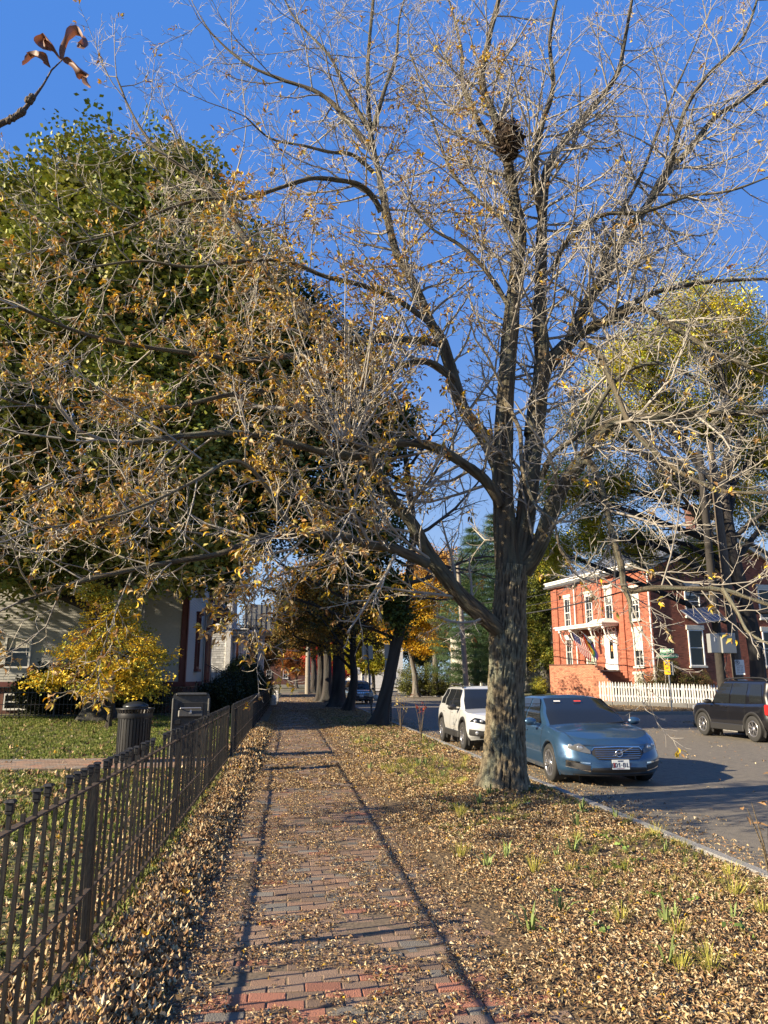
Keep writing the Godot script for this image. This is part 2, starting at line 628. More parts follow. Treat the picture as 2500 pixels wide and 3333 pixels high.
func field(x0: float, x1: float, z0: float, z1: float, nx: int, nz: int, h: Callable) -> MB:
	var b := MB.new()
	var rows := []
	for j in nz + 1:
		var row := []
		for i in nx + 1:
			var x := lerpf(x0, x1, float(i) / nx)
			var z := lerpf(z0, z1, float(j) / nz)
			row.append(Vector3(x, h.call(x, z), z))
		rows.append(row)
	b.sheet(rows, z1 > z0)
	return b

func slab(x0: float, x1: float, z0: float, z1: float, y: float, thick := 0.1) -> MB:
	var b := MB.new()
	b.box(Vector3((x0 + x1) / 2, y - thick / 2, (z0 + z1) / 2), Vector3(absf(x1 - x0), thick, absf(z1 - z0)))
	return b

func ground() -> void:
	struct("ground", slab(-300, 300, -600, 60, -0.25, 0.3), M.far_ground)
	struct("verge", field(1.25, 4.06, 6, -105, 16, 320, verge_h), M.soil)
	struct("fence_strip", field(-1.6, -0.7, 6, -52, 6, 160, func(x, z): return 0.01 + 0.025 * bumps.get_noise_2d(x * 2.0, z * 2.0)), M.soil)
	struct("lawn", field(-40, -1.5, 6, -34, 60, 60, lawn_h), M.turf)
	var road := slab(4.15, 15.5, -220, 20, -0.12)
	road.box(Vector3(45.5, -0.17, -32.75), Vector3(60, 0.1, 9.3))
	struct("road", road, M.asphalt)
	struct("far_yard", field(-40, -1.6, -34, -110, 20, 20, func(x, z): return 0.28 - 0.28 * smoothstep(-40.0, -60.0, z)), M.turf)
	struct("right_pavement", slab(15.64, 60, -28.0, 20, 0.0), M.far_ground)
	struct("corner_pavement", field(15.64, 60, -37.5, -39.9, 30, 6, func(x, z): return 0.02 + 0.25 * smoothstep(-37.6, -40.0, z)), M.soil)
	struct("corner_yard", field(15.64, 80, -39.9, -130, 20, 20, func(x, z): return 0.27 + 0.3 * smoothstep(-40.0, -43.0, z)), M.turf)
	# a paved path from the gate across the lawn
	var p := MB.new()
	p.box(Vector3(-11, 0.0, -15.75), Vector3(19.8, 0.1, 1.75))
	struct("lawn_path", p, M.joint)

func brick_tone(r: RandomNumberGenerator, x: float, z: float) -> Color:
	var k := r.randf()
	var red := exp(-pow((z + 4.25) / 0.35, 2.0)) * 0.55 + 0.03
	var c := Color(0.185, 0.125, 0.086)
	if k < red:
		c = Color(0.27, 0.115, 0.072)
	elif k < red + 0.18:
		c = Color(0.145, 0.132, 0.112)
	elif k < red + 0.4:
		c = Color(0.21, 0.13, 0.085)
	return c * r.randf_range(0.75, 1.25)

func pavement() -> void:
	var root := struct("brick_pavement", slab(-0.78, 1.42, 6, -100, -0.0025, 0.1), M.joint)
	var r := RandomNumberGenerator.new()
	r.seed = 8
	var kinds := []
	for k in 4:
		var b := MB.new()
		b.cbox(Vector3.ZERO, Vector3(0.198 - k * 0.002, 0.06, 0.098 - (k % 2) * 0.002), 0.004)
		kinds.append(b.mesh())
	var tints := []
	for k in 10:
		var m: StandardMaterial3D = M.brick.duplicate()
		var c := brick_tone(r, 0, -4.25 if k < 3 else -30.0)
		m.albedo_color = c.linear_to_srgb()
		m.vertex_color_use_as_albedo = false
		tints.append(m)
	var where := []
	var tint := []
	var made := 0
	var row := 0
	var z := -3.2
	while z > -75.0:
		var off := 0.1 if row % 2 else 0.0
		for k in 11:
			var x := -0.78 + 0.1 + off + k * 0.204 - 0.1
			if x > 1.34:
				continue
			var y := -0.028 + r.randf_range(-0.003, 0.004) + 0.012 * bumps.get_noise_2d(x * 1.2, z * 1.2)
			var t := Transform3D(Basis.from_euler(Vector3(r.randfn() * 0.022, r.randfn() * 0.014, r.randfn() * 0.016)), Vector3(x + 0.1, y, z))
			if made < 300:
				var o := MeshInstance3D.new()
				o.name = "brick"
				o.mesh = kinds[made % 4]
				var red: bool = r.randf() < exp(-pow((z + 4.3) / 0.3, 2.0)) * 0.55 + 0.03
				o.material_override = tints[r.randi_range(0, 2) if red else r.randi_range(3, 9)]
				root.add_child(o, true)
				o.transform = t
				made += 1
			else:
				where.append(t)
				tint.append(brick_tone(r, x, z))
		z -= 0.1035
		row += 1
	copies("bricks_beyond", kinds[0], M.brick, where, tint, root)
	# bricks of the lawn path
	where = []
	tint = []
	for i in 95:
		for j in 17:
			where.append(Transform3D(Basis(Vector3.UP, PI / 2), Vector3(-20.6 + i * 0.204 + (j % 2) * 0.1, 0.03, -14.95 - j * 0.1035)))
			tint.append(brick_tone(r, 0, -40.0) * 1.25)
	var lp: Node3D = get_node("lawn_path")
	var lb := MB.new()
	lb.cbox(Vector3.ZERO, Vector3(0.098, 0.06, 0.198), 0.004)
	copies("path_bricks", lb.mesh(), M.brick, where, tint, lp)

func kerbs() -> void:
	var root := Node3D.new()
	root.name = "kerb"
	add_child(root)
	root.set_meta("kind", "structure")
	var z := 5.0
	var r := RandomNumberGenerator.new()
	r.seed = 18
	while z > -100.0:
		var l := r.randf_range(1.5, 2.2)
		var b := MB.new()
		b.cbox(Vector3(4.1 + r.randfn() * 0.006, -0.085, z - l / 2), Vector3(0.13, 0.25, l - 0.012), 0.018)
		part("kerb_stone", b, M.granite, root)
		z -= l
	z = 10.0
	while z > -25.5:
		var b := MB.new()
		b.cbox(Vector3(15.57, -0.11, z - 0.9), Vector3(0.13, 0.25, 1.79), 0.018)
		part("kerb_stone", b, M.granite, root)
		z -= 1.8
	for k in 6:
		var a := PI / 12 * (k + 0.5)
		var b := MB.new()
		b.cbox(Vector3(18.1 - 2.5 * cos(a), -0.11, -25.5 - 2.5 * sin(a)), Vector3(0.13, 0.25, 0.645), 0.018, Basis(Vector3.UP, -a))
		part("kerb_stone", b, M.granite, root)
	for k in 22:
		var b := MB.new()
		b.cbox(Vector3(17.6 + k * 1.8, -0.10, -37.45), Vector3(1.79, 0.25, 0.13), 0.018)
		part("kerb_stone", b, M.granite, root)
	z = -39.5
	while z > -130.0:
		var b := MB.new()
		b.cbox(Vector3(15.57, -0.11, z - 1.2), Vector3(0.13, 0.25, 2.39), 0.018)
		part("kerb_stone", b, M.granite, root)
		z -= 2.4

# ---------------------------------------------------------------- iron fences
func iron_fences() -> void:
	var x := -1.15
	var r := RandomNumberGenerator.new()
	r.seed = 31
	var tones := []
	for k in 5:
		var m: StandardMaterial3D = M.fence.duplicate()
		m.vertex_color_use_as_albedo = false
		m.albedo_texture = ntex(0.02, [[0.0, 0.006, 0.006, 0.0065], [0.6 - 0.05 * k, 0.0095, 0.0095, 0.0095], [0.82 - 0.05 * k, 0.02, 0.017, 0.0135], [1.0, 0.08, 0.038, 0.02]], 256, 60 + k)
		m.uv1_scale = Vector3(3, 1.2, 3)
		tones.append(m)
	var bar := MB.new()
	bar.box(Vector3(0, 0.575, 0), Vector3(0.0175, 1.05, 0.0175))
	var bar_m := bar.mesh()
	var stub := MB.new()
	stub.box(Vector3(0, 0.56, 0), Vector3(0.0175, 1.02, 0.0175))
	var cap := MB.new()
	cap.cbox(Vector3(0, 0.012, 0), Vector3(0.030, 0.012, 0.030), 0.002)
	cap.cbox(Vector3(0, 0.036, 0), Vector3(0.032, 0.036, 0.032), 0.004)
	cap.taper(Vector3(0, 0.060, 0), Vector3(0.046, 0.012, 0.046), Vector2(0.65, 0.65))
	var cap_m := cap.mesh()
	var post := MB.new()
	post.cbox(Vector3(0, 0.56, 0), Vector3(0.05, 1.14, 0.05), 0.004)
	var post_m := post.mesh()
	var spans := [[-1.6, -15.2, "dark iron picket fence with square caps between brick pavement and lawn, before the gate gap"], [-16.35, -48.2, "dark iron picket fence running on beyond the gate gap towards the grey shingled house"]]
	for s in spans:
		var f := thing("iron_fence", s[2], "fence", Vector3(x, 0, s[0]), 0, "iron fences along the pavement")
		var length: float = s[0] - s[1]
		for y in [1.03, 0.435, 0.15]:
			var rail := MB.new()
			rail.cbox(Vector3(0, y, -length / 2), Vector3(0.036 if y < 1 else 0.04, 0.011, length), 0.002)
			part("rail", rail, M.rusty, f)
		var nposts := int(round(length / 3.33))
		for k in nposts + 1:
			var p := part("post", post_m, tones[0], f, Vector3(0, 0, -length * k / nposts))
			p.rotation.z = r.randfn() * 0.012
		var n := int(length / 0.163)
		for k in n:
			var zz := -length * (k + 0.5) / n
			if absf(fposmod(zz + length / nposts / 2, length / nposts) - length / nposts / 2) < 0.03:
				continue
			var broken := r.randf() < 0.12
			var o := part("bar", stub.mesh() if broken else bar_m, tones[r.randi_range(0, 4)], f, Vector3(0, 0, zz))
			o.rotation = Vector3(r.randfn() * 0.006, r.randfn() * 0.05, r.randfn() * 0.006)
			if not broken:
				part("cap", cap_m, tones[r.randi_range(0, 1)], o, Vector3(0, 1.09, 0))
	var panel := MB.new()
	panel.box(Vector3(0, 0, 0), Vector3(0.006, 0.62, 0.34))
	var g := thing("notice_board", "small dark notice board hanging on the iron fence beside the gate gap", "notice board", Vector3(x + 0.035, 0.66, -14.55))
	part("board", panel, M.plastic, g)
	var fr := MB.new()
	for q in [[0.31, 0.0], [-0.31, 0.0]]:
		fr.box(Vector3(0.004, q[0], 0), Vector3(0.012, 0.03, 0.37))
	for q in [0.17, -0.17]:
		fr.box(Vector3(0.004, 0, q), Vector3(0.012, 0.6, 0.03))
	part("frame", fr, M.black_paint, g)
	# spear-topped fence at the back of the lawn
	var bf := thing("spear_fence", "low black iron fence with spear tops before the grey clapboard house", "fence", Vector3(-13.5, 0.27, -29.0))
	var bb := MB.new()
	bb.rod(Vector3(0, 0, 0), Vector3(0, 1.0, 0), 0.012, 6)
	bb.lathe([[0.012, 1.0], [0.03, 1.03], [0.0, 1.13]], 6)
	var bbm := bb.mesh()
	for k in 125:
		part("bar", bbm, M.black_paint, bf, Vector3(-7.5 + k * 0.14, 0, 0))
	for k in 8:
		var bp := MB.new()
		bp.cbox(Vector3(0, 0.6, 0), Vector3(0.06, 1.2, 0.06), 0.005)
		bp.lathe([[0.03, 1.2], [0.05, 1.24], [0.0, 1.34]], 8)
		part("post", bp, M.black_paint, bf, Vector3(-7.43 + k * 2.5, 0, 0.0))
	for y in [0.12, 0.5, 0.92]:
		var rl := MB.new()
		rl.box(Vector3(1.25, y, 0), Vector3(17.6, 0.025, 0.03))
		part("rail", rl, M.black_paint, bf)

# ---------------------------------------------------------------- trees
func ash_tree() -> void:
	var t := thing("ash_tree", "big nearly bare street tree with furrowed trunk and pale twigs beside the blue car", "tree", Vector3.ZERO)
	var f := noise(1.0, FastNoiseLite.TYPE_SIMPLEX, 3, 2)
	f.fractal_type = FastNoiseLite.FRACTAL_RIDGED
	var dark := Color(0.045, 0.036, 0.026)
	var light := Color(0.27, 0.22, 0.14)
	var r := RandomNumberGenerator.new()
	r.seed = 12
	# each limb: radius at its foot, at its end, density of side shoots, its course
	var limbs := [
	[0.285, 0.235, 0.0, [Vector3(3.15, 0.00, -11.08), Vector3(3.20, 0.73, -11.08), Vector3(3.24, 1.43, -11.09), Vector3(3.30, 2.16, -11.09), Vector3(3.36, 2.82, -11.10), Vector3(3.42, 3.39, -11.10)]],
	[0.190, 0.030, 1.0, [Vector3(3.36, 3.34, -11.10), Vector3(3.33, 4.29, -11.14), Vector3(3.35, 5.14, -11.18), Vector3(3.46, 6.31, -11.22), Vector3(3.61, 7.55, -11.27), Vector3(3.75, 8.54, -11.31), Vector3(3.88, 9.42, -11.35), Vector3(3.80, 10.30, -11.39), Vector3(3.72, 11.02, -11.43), Vector3(3.53, 11.93, -11.47), Vector3(3.33, 12.69, -11.52), Vector3(3.49, 13.69, -11.56), Vector3(3.87, 15.22, -11.60)]],
	[0.070, 0.015, 1.0, [Vector3(3.69, 11.17, -11.50), Vector3(3.31, 12.01, -11.75), Vector3(3.07, 13.10, -12.00), Vector3(3.12, 14.23, -12.25), Vector3(2.82, 16.25, -12.50)]],
	[0.130, 0.020, 1.0, [Vector3(3.33, 4.58, -11.10), Vector3(3.25, 5.15, -11.23), Vector3(3.08, 5.62, -11.36), Vector3(2.78, 6.15, -11.49), Vector3(2.49, 7.35, -11.62), Vector3(2.31, 7.78, -11.75), Vector3(2.05, 8.57, -11.88), Vector3(1.73, 9.34, -12.02), Vector3(1.53, 10.46, -12.15), Vector3(1.42, 11.27, -12.28), Vector3(1.33, 11.93, -12.41), Vector3(1.26, 13.00, -12.54), Vector3(1.28, 14.32, -12.67), Vector3(1.45, 16.55, -12.80)]],
	[0.160, 0.020, 1.0, [Vector3(3.53, 3.35, -11.10), Vector3(3.80, 4.83, -11.19), Vector3(4.13, 6.83, -11.28), Vector3(4.17, 7.65, -11.38), Vector3(4.25, 8.43, -11.47), Vector3(4.34, 9.26, -11.56), Vector3(4.46, 10.37, -11.65), Vector3(4.63, 11.17, -11.74), Vector3(5.07, 11.92, -11.83), Vector3(5.67, 12.74, -11.92), Vector3(6.30, 13.69, -12.02), Vector3(6.59, 14.64, -12.11), Vector3(7.03, 16.51, -12.20)]],
	[0.080, 0.015, 1.0, [Vector3(4.29, 9.80, -11.30), Vector3(4.12, 10.53, -11.12), Vector3(4.21, 11.28, -10.94), Vector3(4.42, 12.05, -10.76), Vector3(4.34, 12.92, -10.58), Vector3(4.57, 14.11, -10.40)]],
	[0.150, 0.030, 1.0, [Vector3(3.58, 3.30, -11.10), Vector3(3.83, 3.73, -10.93), Vector3(4.11, 4.50, -10.77), Vector3(4.39, 4.92, -10.60), Vector3(4.56, 5.18, -10.43), Vector3(4.77, 5.45, -10.27), Vector3(5.05, 5.51, -10.10), Vector3(5.69, 5.56, -9.93), Vector3(6.40, 5.56, -9.77), Vector3(7.28, 5.57, -9.60)]],
	[0.140, 0.030, 1.0, [Vector3(3.89, 5.57, -11.20), Vector3(4.12, 6.62, -11.30), Vector3(4.42, 7.11, -11.40), Vector3(4.78, 7.49, -11.50), Vector3(4.97, 7.91, -11.60), Vector3(5.29, 8.48, -11.70), Vector3(5.64, 8.97, -11.80), Vector3(5.95, 9.60, -11.90), Vector3(6.38, 10.24, -12.00), Vector3(6.86, 10.91, -12.10), Vector3(7.29, 11.59, -12.20), Vector3(7.96, 12.40, -12.30), Vector3(8.66, 13.29, -12.40), Vector3(9.37, 13.87, -12.50), Vector3(10.64, 15.03, -12.60)]],
	[0.060, 0.015, 1.0, [Vector3(6.95, 10.98, -11.90), Vector3(7.18, 11.69, -11.72), Vector3(7.41, 12.55, -11.54), Vector3(7.83, 13.22, -11.36), Vector3(8.59, 14.07, -11.18), Vector3(9.01, 15.28, -11.00)]],
	[0.085, 0.020, 1.0, [Vector3(4.86, 7.49, -11.40), Vector3(5.05, 7.62, -11.18), Vector3(5.23, 7.59, -10.95), Vector3(5.57, 7.72, -10.72), Vector3(5.74, 7.57, -10.50), Vector3(6.03, 7.18, -10.28), Vector3(6.29, 6.83, -10.05), Vector3(6.54, 6.51, -9.82), Vector3(7.35, 6.03, -9.60)]],
	[0.070, 0.020, 1.0, [Vector3(5.12, 7.65, -11.40), Vector3(5.52, 7.95, -11.30), Vector3(5.90, 8.15, -11.20), Vector3(6.27, 8.31, -11.10), Vector3(7.00, 8.47, -11.00), Vector3(7.65, 8.52, -10.90), Vector3(8.64, 8.57, -10.80)]],
	[0.060, 0.015, 1.0, [Vector3(4.69, 7.12, -10.90), Vector3(4.83, 6.81, -10.57), Vector3(4.91, 6.05, -10.24), Vector3(4.93, 5.41, -9.91), Vector3(5.06, 4.92, -9.59), Vector3(5.30, 4.46, -9.26), Vector3(5.73, 4.11, -8.93), Vector3(6.29, 4.04, -8.60)]],
	[0.060, 0.020, 0.6, [Vector3(4.31, 4.81, -10.70), Vector3(4.44, 4.95, -10.49), Vector3(4.52, 4.75, -10.28), Vector3(4.57, 4.08, -10.07), Vector3(4.56, 3.55, -9.87), Vector3(4.54, 3.17, -9.66), Vector3(4.46, 2.88, -9.45), Vector3(4.46, 2.79, -9.24), Vector3(4.69, 2.81, -9.03), Vector3(4.98, 2.78, -8.82), Vector3(5.35, 2.75, -8.62), Vector3(5.49, 2.65, -8.41), Vector3(5.81, 2.48, -8.20)]],
	[0.035, 0.008, 0.4, [Vector3(4.21, 2.75, -8.90), Vector3(4.26, 2.61, -8.90), Vector3(4.25, 2.41, -8.90), Vector3(4.28, 2.26, -8.90)]],
	[0.030, 0.010, 0.5, [Vector3(5.16, 2.71, -8.30), Vector3(5.17, 2.43, -8.07), Vector3(5.14, 2.16, -7.83), Vector3(5.33, 1.98, -7.60)]],
	[0.135, 0.040, 0.9, [Vector3(3.22, 2.34, -11.00), Vector3(2.97, 2.51, -10.93), Vector3(2.56, 2.85, -10.87), Vector3(2.32, 3.11, -10.80), Vector3(2.07, 3.42, -10.73), Vector3(1.90, 3.69, -10.67), Vector3(1.74, 3.93, -10.60), Vector3(1.50, 4.18, -10.53), Vector3(1.32, 4.46, -10.47), Vector3(1.16, 4.72, -10.40), Vector3(0.85, 5.05, -10.33), Vector3(0.43, 5.35, -10.27), Vector3(-0.15, 5.48, -10.20)]],
	[0.085, 0.030, 1.0, [Vector3(3.24, 4.35, -11.00), Vector3(2.94, 4.69, -10.82), Vector3(2.55, 4.89, -10.64), Vector3(2.13, 5.05, -10.45), Vector3(1.72, 5.06, -10.27), Vector3(1.32, 4.96, -10.09), Vector3(0.94, 4.72, -9.91), Vector3(0.46, 4.69, -9.73), Vector3(-0.13, 4.76, -9.55), Vector3(-0.73, 4.80, -9.36), Vector3(-1.40, 4.67, -9.18), Vector3(-2.00, 4.50, -9.00)]],
	[0.075, 0.015, 1.3, [Vector3(1.96, 3.30, -10.50), Vector3(1.61, 3.41, -10.31), Vector3(1.29, 3.47, -10.12), Vector3(1.00, 3.46, -9.93), Vector3(0.71, 3.51, -9.74), Vector3(0.19, 3.51, -9.55), Vector3(-0.36, 3.43, -9.35), Vector3(-0.87, 3.17, -9.16), Vector3(-1.42, 3.02, -8.97), Vector3(-1.94, 2.87, -8.78), Vector3(-2.42, 2.70, -8.59), Vector3(-2.92, 2.46, -8.40)]],
	[0.035, 0.010, 1.2, [Vector3(0.19, 3.52, -9.60), Vector3(-0.10, 3.65, -9.31), Vector3(-0.41, 4.09, -9.03), Vector3(-0.74, 4.24, -8.74), Vector3(-1.12, 3.91, -8.46), Vector3(-1.60, 3.54, -8.17), Vector3(-2.03, 3.29, -7.89), Vector3(-2.54, 3.12, -7.60)]],
	[0.070, 0.015, 1.2, [Vector3(2.45, 7.31, -11.55), Vector3(1.90, 7.21, -11.29), Vector3(1.17, 7.05, -11.03), Vector3(0.53, 6.75, -10.77), Vector3(-0.03, 6.47, -10.51), Vector3(-0.76, 6.23, -10.24), Vector3(-1.51, 6.17, -9.98), Vector3(-2.30, 6.14, -9.72), Vector3(-2.92, 6.16, -9.46), Vector3(-3.59, 6.33, -9.20)]],
	[0.060, 0.012, 1.0, [Vector3(0.54, 6.87, -11.00), Vector3(0.03, 7.47, -11.07), Vector3(-0.49, 8.14, -11.15), Vector3(-1.19, 9.24, -11.22), Vector3(-1.74, 9.95, -11.30), Vector3(-2.24, 10.35, -11.38), Vector3(-2.64, 10.73, -11.45), Vector3(-3.06, 11.45, -11.53), Vector3(-3.34, 12.12, -11.60)]],
	[0.055, 0.012, 1.0, [Vector3(1.42, 9.89, -11.70), Vector3(1.25, 10.10, -11.58), Vector3(1.00, 10.23, -11.46), Vector3(0.60, 10.20, -11.34), Vector3(0.17, 10.10, -11.22), Vector3(-0.25, 9.84, -11.10), Vector3(-0.93, 9.44, -10.98), Vector3(-1.61, 9.27, -10.86), Vector3(-2.24, 8.90, -10.74), Vector3(-2.84, 8.39, -10.62), Vector3(-3.59, 8.04, -10.50)]],
	[0.045, 0.010, 1.0, [Vector3(1.31, 10.93, -12.00), Vector3(0.90, 11.10, -11.80), Vector3(0.46, 10.96, -11.60), Vector3(0.01, 10.88, -11.40), Vector3(-0.58, 10.81, -11.20), Vector3(-1.00, 11.03, -11.00)]],
	[0.060, 0.010, 1.0, [Vector3(1.26, 11.54, -12.10), Vector3(0.85, 12.05, -12.11), Vector3(0.53, 12.47, -12.13), Vector3(0.14, 12.74, -12.14), Vector3(-0.51, 12.94, -12.16), Vector3(-1.15, 13.22, -12.17), Vector3(-1.76, 13.77, -12.19), Vector3(-2.04, 14.18, -12.20)]],
	[0.050, 0.010, 1.0, [Vector3(1.24, 12.03, -12.20), Vector3(0.82, 12.96, -12.35), Vector3(0.45, 13.93, -12.50), Vector3(-0.25, 14.89, -12.65), Vector3(-0.66, 15.93, -12.80)]],
	[0.050, 0.010, 1.0, [Vector3(1.33, 12.04, -12.20), Vector3(1.56, 13.09, -12.40), Vector3(1.84, 14.20, -12.60), Vector3(1.94, 15.34, -12.80), Vector3(2.25, 16.73, -13.00)]],
	[0.060, 0.015, 1.2, [Vector3(2.57, 6.43, -11.10), Vector3(2.13, 6.66, -10.93), Vector3(1.60, 6.50, -10.76), Vector3(1.00, 6.09, -10.59), Vector3(0.43, 5.79, -10.42), Vector3(-0.30, 5.78, -10.25), Vector3(-1.07, 5.58, -10.08), Vector3(-1.79, 5.30, -9.91), Vector3(-2.41, 5.34, -9.74), Vector3(-3.13, 5.11, -9.57), Vector3(-3.68, 5.14, -9.40)]],
	[0.050, 0.012, 1.2, [Vector3(2.20, 7.35, -11.00), Vector3(1.62, 7.69, -10.88), Vector3(1.00, 7.85, -10.75), Vector3(0.40, 7.89, -10.62), Vector3(-0.23, 8.04, -10.50), Vector3(-0.93, 7.91, -10.38), Vector3(-1.63, 7.68, -10.25), Vector3(-2.32, 7.65, -10.12), Vector3(-2.97, 7.43, -10.00)]],
	[0.050, 0.012, 1.0, [Vector3(4.91, 7.97, -11.20), Vector3(5.40, 8.85, -11.42), Vector3(5.81, 9.90, -11.63), Vector3(6.58, 11.32, -11.85), Vector3(7.27, 12.85, -12.07), Vector3(8.08, 14.50, -12.28), Vector3(8.77, 15.93, -12.50)]],
	[0.050, 0.012, 1.0, [Vector3(4.43, 8.71, -11.30), Vector3(4.66, 9.19, -11.08), Vector3(5.22, 9.58, -10.87), Vector3(5.90, 9.55, -10.65), Vector3(6.59, 9.76, -10.43), Vector3(7.25, 9.78, -10.22), Vector3(8.04, 10.05, -10.00)]],
	[0.050, 0.012, 1.0, [Vector3(3.92, 4.78, -11.00), Vector3(4.06, 5.13, -10.77), Vector3(4.49, 5.48, -10.54), Vector3(5.01, 6.28, -10.31), Vector3(5.57, 6.47, -10.09), Vector3(6.02, 6.15, -9.86), Vector3(6.53, 5.73, -9.63), Vector3(7.08, 5.10, -9.40)]],
	[0.040, 0.012, 0.8, [Vector3(3.36, 6.11, -11.00), Vector3(3.51, 5.50, -10.73), Vector3(3.44, 4.81, -10.47), Vector3(3.52, 4.17, -10.20), Vector3(3.69, 3.84, -9.93), Vector3(3.70, 3.35, -9.67), Vector3(3.88, 3.10, -9.40)]],
	[0.050, 0.012, 1.0, [Vector3(3.85, 9.39, -11.30), Vector3(3.44, 9.85, -11.40), Vector3(3.08, 10.21, -11.50), Vector3(2.72, 10.76, -11.60), Vector3(2.46, 11.67, -11.70), Vector3(2.26, 12.62, -11.80), Vector3(1.98, 13.67, -11.90)]],
	[0.050, 0.012, 0.8, [Vector3(3.62, 7.94, -11.30), Vector3(3.19, 8.57, -11.23), Vector3(2.74, 8.96, -11.15), Vector3(2.19, 9.22, -11.07), Vector3(1.81, 9.67, -11.00)]]
	]
	var twigs := MB.new()
	var o := {"rise": 0.16, "wander": 0.17, "levels": 3, "gap": 0.34, "ratio": 0.5, "thin": 0.42, "least": 0.0048, "cols": [Color(0.18, 0.165, 0.14), Color(0.31, 0.285, 0.24), Color(0.43, 0.39, 0.325)]}
	tips = []
	for i in limbs.size():
		var q: Array = limbs[i]
		var pts := spline(q[3], 12 if i == 0 else 5)
		var m := pts.size()
		var rr := PackedFloat32Array()
		var b := MB.new()
		for k in m:
			var u := float(k) / (m - 1)
			rr.append(lerpf(q[0], q[1], pow(u, 0.85)) * (1.0 + 0.05 * sin(u * 40.0 + i)))
		if i == 0:
			for k in m:
				rr[k] = lerpf(0.275, 0.225, float(k) / (m - 1)) + (0.03 * exp(-pow((pts[k].y - 2.25) / 0.25, 2.0)))
			var fine := PackedVector3Array()
			var fr := PackedFloat32Array()
			for k in m - 1:
				for e in 5:
					fine.append(pts[k].lerp(pts[k + 1], e / 5.0))
					fr.append(lerpf(rr[k], rr[k + 1], e / 5.0))
			fine[0].y -= 0.1
			furrowed(b, fine, fr, 144, 0.027, f, dark, light, 0.16)
			part("trunk", b, M.bark, t)
		else:
			var sides := 40 if q[0] > 0.1 else 18 if q[0] > 0.05 else 10
			furrowed(b, pts, rr, sides, minf(0.016, q[0] * 0.13), f, dark * 0.9, light * (1.0 if q[0] < 0.05 else 0.62))
			part("limb", b, M.bark, t)
			# side shoots
			var run := 0.0
			var next := 0.35
			var a := r.randf() * TAU
			for k in range(1, m):
				run += pts[k].distance_to(pts[k - 1])
				if run < next or rr[k] > 0.15:
					continue
				next = run + r.randf_range(0.13, 0.28) / q[2] * (0.46 if pts[k].y > 7.0 and pts[k].x > 1.0 else 0.8 if pts[k].y > 7.0 else 1.35 if pts[k].x < 1.0 else 1.0)
				var d := (pts[k] - pts[k - 1]).normalized()
				var s := d.cross(Vector3(0.1, 1, 0.2)).normalized().rotated(d, a)
				a += 2.4 + r.randfn() * 0.5
				var u := float(k) / (m - 1)
				var ll: float = r.randf_range(0.8, 1.9) * (0.55 if q[0] < 0.05 else 1.0)
				if i == 1 and pts[k].y > 9.0 and pts[k].y < 11.5:
					ll *= 1.2
				shoot(twigs, r, pts[k], (d * r.randf_range(0.4, 1.0) + s).normalized(), ll, clampf(rr[k] * 0.42, 0.010, 0.028), 1, o)
			shoot(twigs, r, pts[m - 1], (pts[m - 1] - pts[m - 2]).normalized(), 1.3, q[1], 1, o)
	# a fan of straight water shoots from the low left limb
	var fo := o.duplicate()
	fo.rise = 0.12
	fo.wander = 0.035
	fo.gap = 0.5
	fo.ratio = 0.3
	for k in 16:
		var d := Vector3(-0.5 + k * 0.075 + r.randfn() * 0.05, 1.0, r.randfn() * 0.25).normalized()
		shoot(twigs, r, Vector3(0.55 + k * 0.02, 4.80, -9.4 + r.randfn() * 0.08), d, r.randf_range(1.4, 2.6), r.randf_range(0.011, 0.017), 2, fo)
	# long drooping sprays with upturned ends, low over the lawn side
	for k in 13:
		var px := r.randf_range(-4.5, 1.6)
		var p := Vector3(px, r.randf_range(3.2, 5.2), r.randf_range(-10.0, -8.0))
		shoot(twigs, r, p, Vector3(-0.9 + r.randfn() * 0.3, -0.15 + r.randfn() * 0.25, r.randfn() * 0.4).normalized(), r.randf_range(1.2, 2.4), 0.014, 1, o)
	var tw := part("twigs", twigs, M.twig, t)
	tw.set_meta("kind", "stuff")
	print("ash twig triangles ", twigs.ix.size() / 3, " tips ", tips.size())
	# the last leaves
	var kinds := []
	for k in 4:
		kinds.append(leaf_mesh(0.10 + 0.014 * k, 0.04 + 0.006 * (k % 3), 0.35 + 0.15 * k, 0.8 + 0.5 * k, 0.6 * (k - 1.5), 4))
	var where := [[], [], [], []]
	var tint := [[], [], [], []]
	for tip in tips:
		var p: Vector3 = tip[0]
		# most leaves are left on the low and left half
		var left := clampf((3.2 - p.x) / 3.0, 0, 1)
		var low := clampf((10.5 - p.y) / 5.0, 0, 1)
		var chance := 0.025 + 0.50 * left * low + 0.03 * low
		var patch := drift.get_noise_3d(p.x * 1.4, p.y * 1.4, p.z * 1.4)
		chance *= clampf(0.6 + patch * 2.2, 0.05, 2.0)
		if p.y > 5.5 and p.y < 9.5 and p.x > -1.5 and p.x < 3.0:
			chance = chance * 1.4 + 0.08
		if p.x > 1.7 and p.x < 3.3 and p.y > 8.5 and p.y < 13.0 and patch > -0.05:
			chance += 0.22
		if r.randf() > chance:
			continue
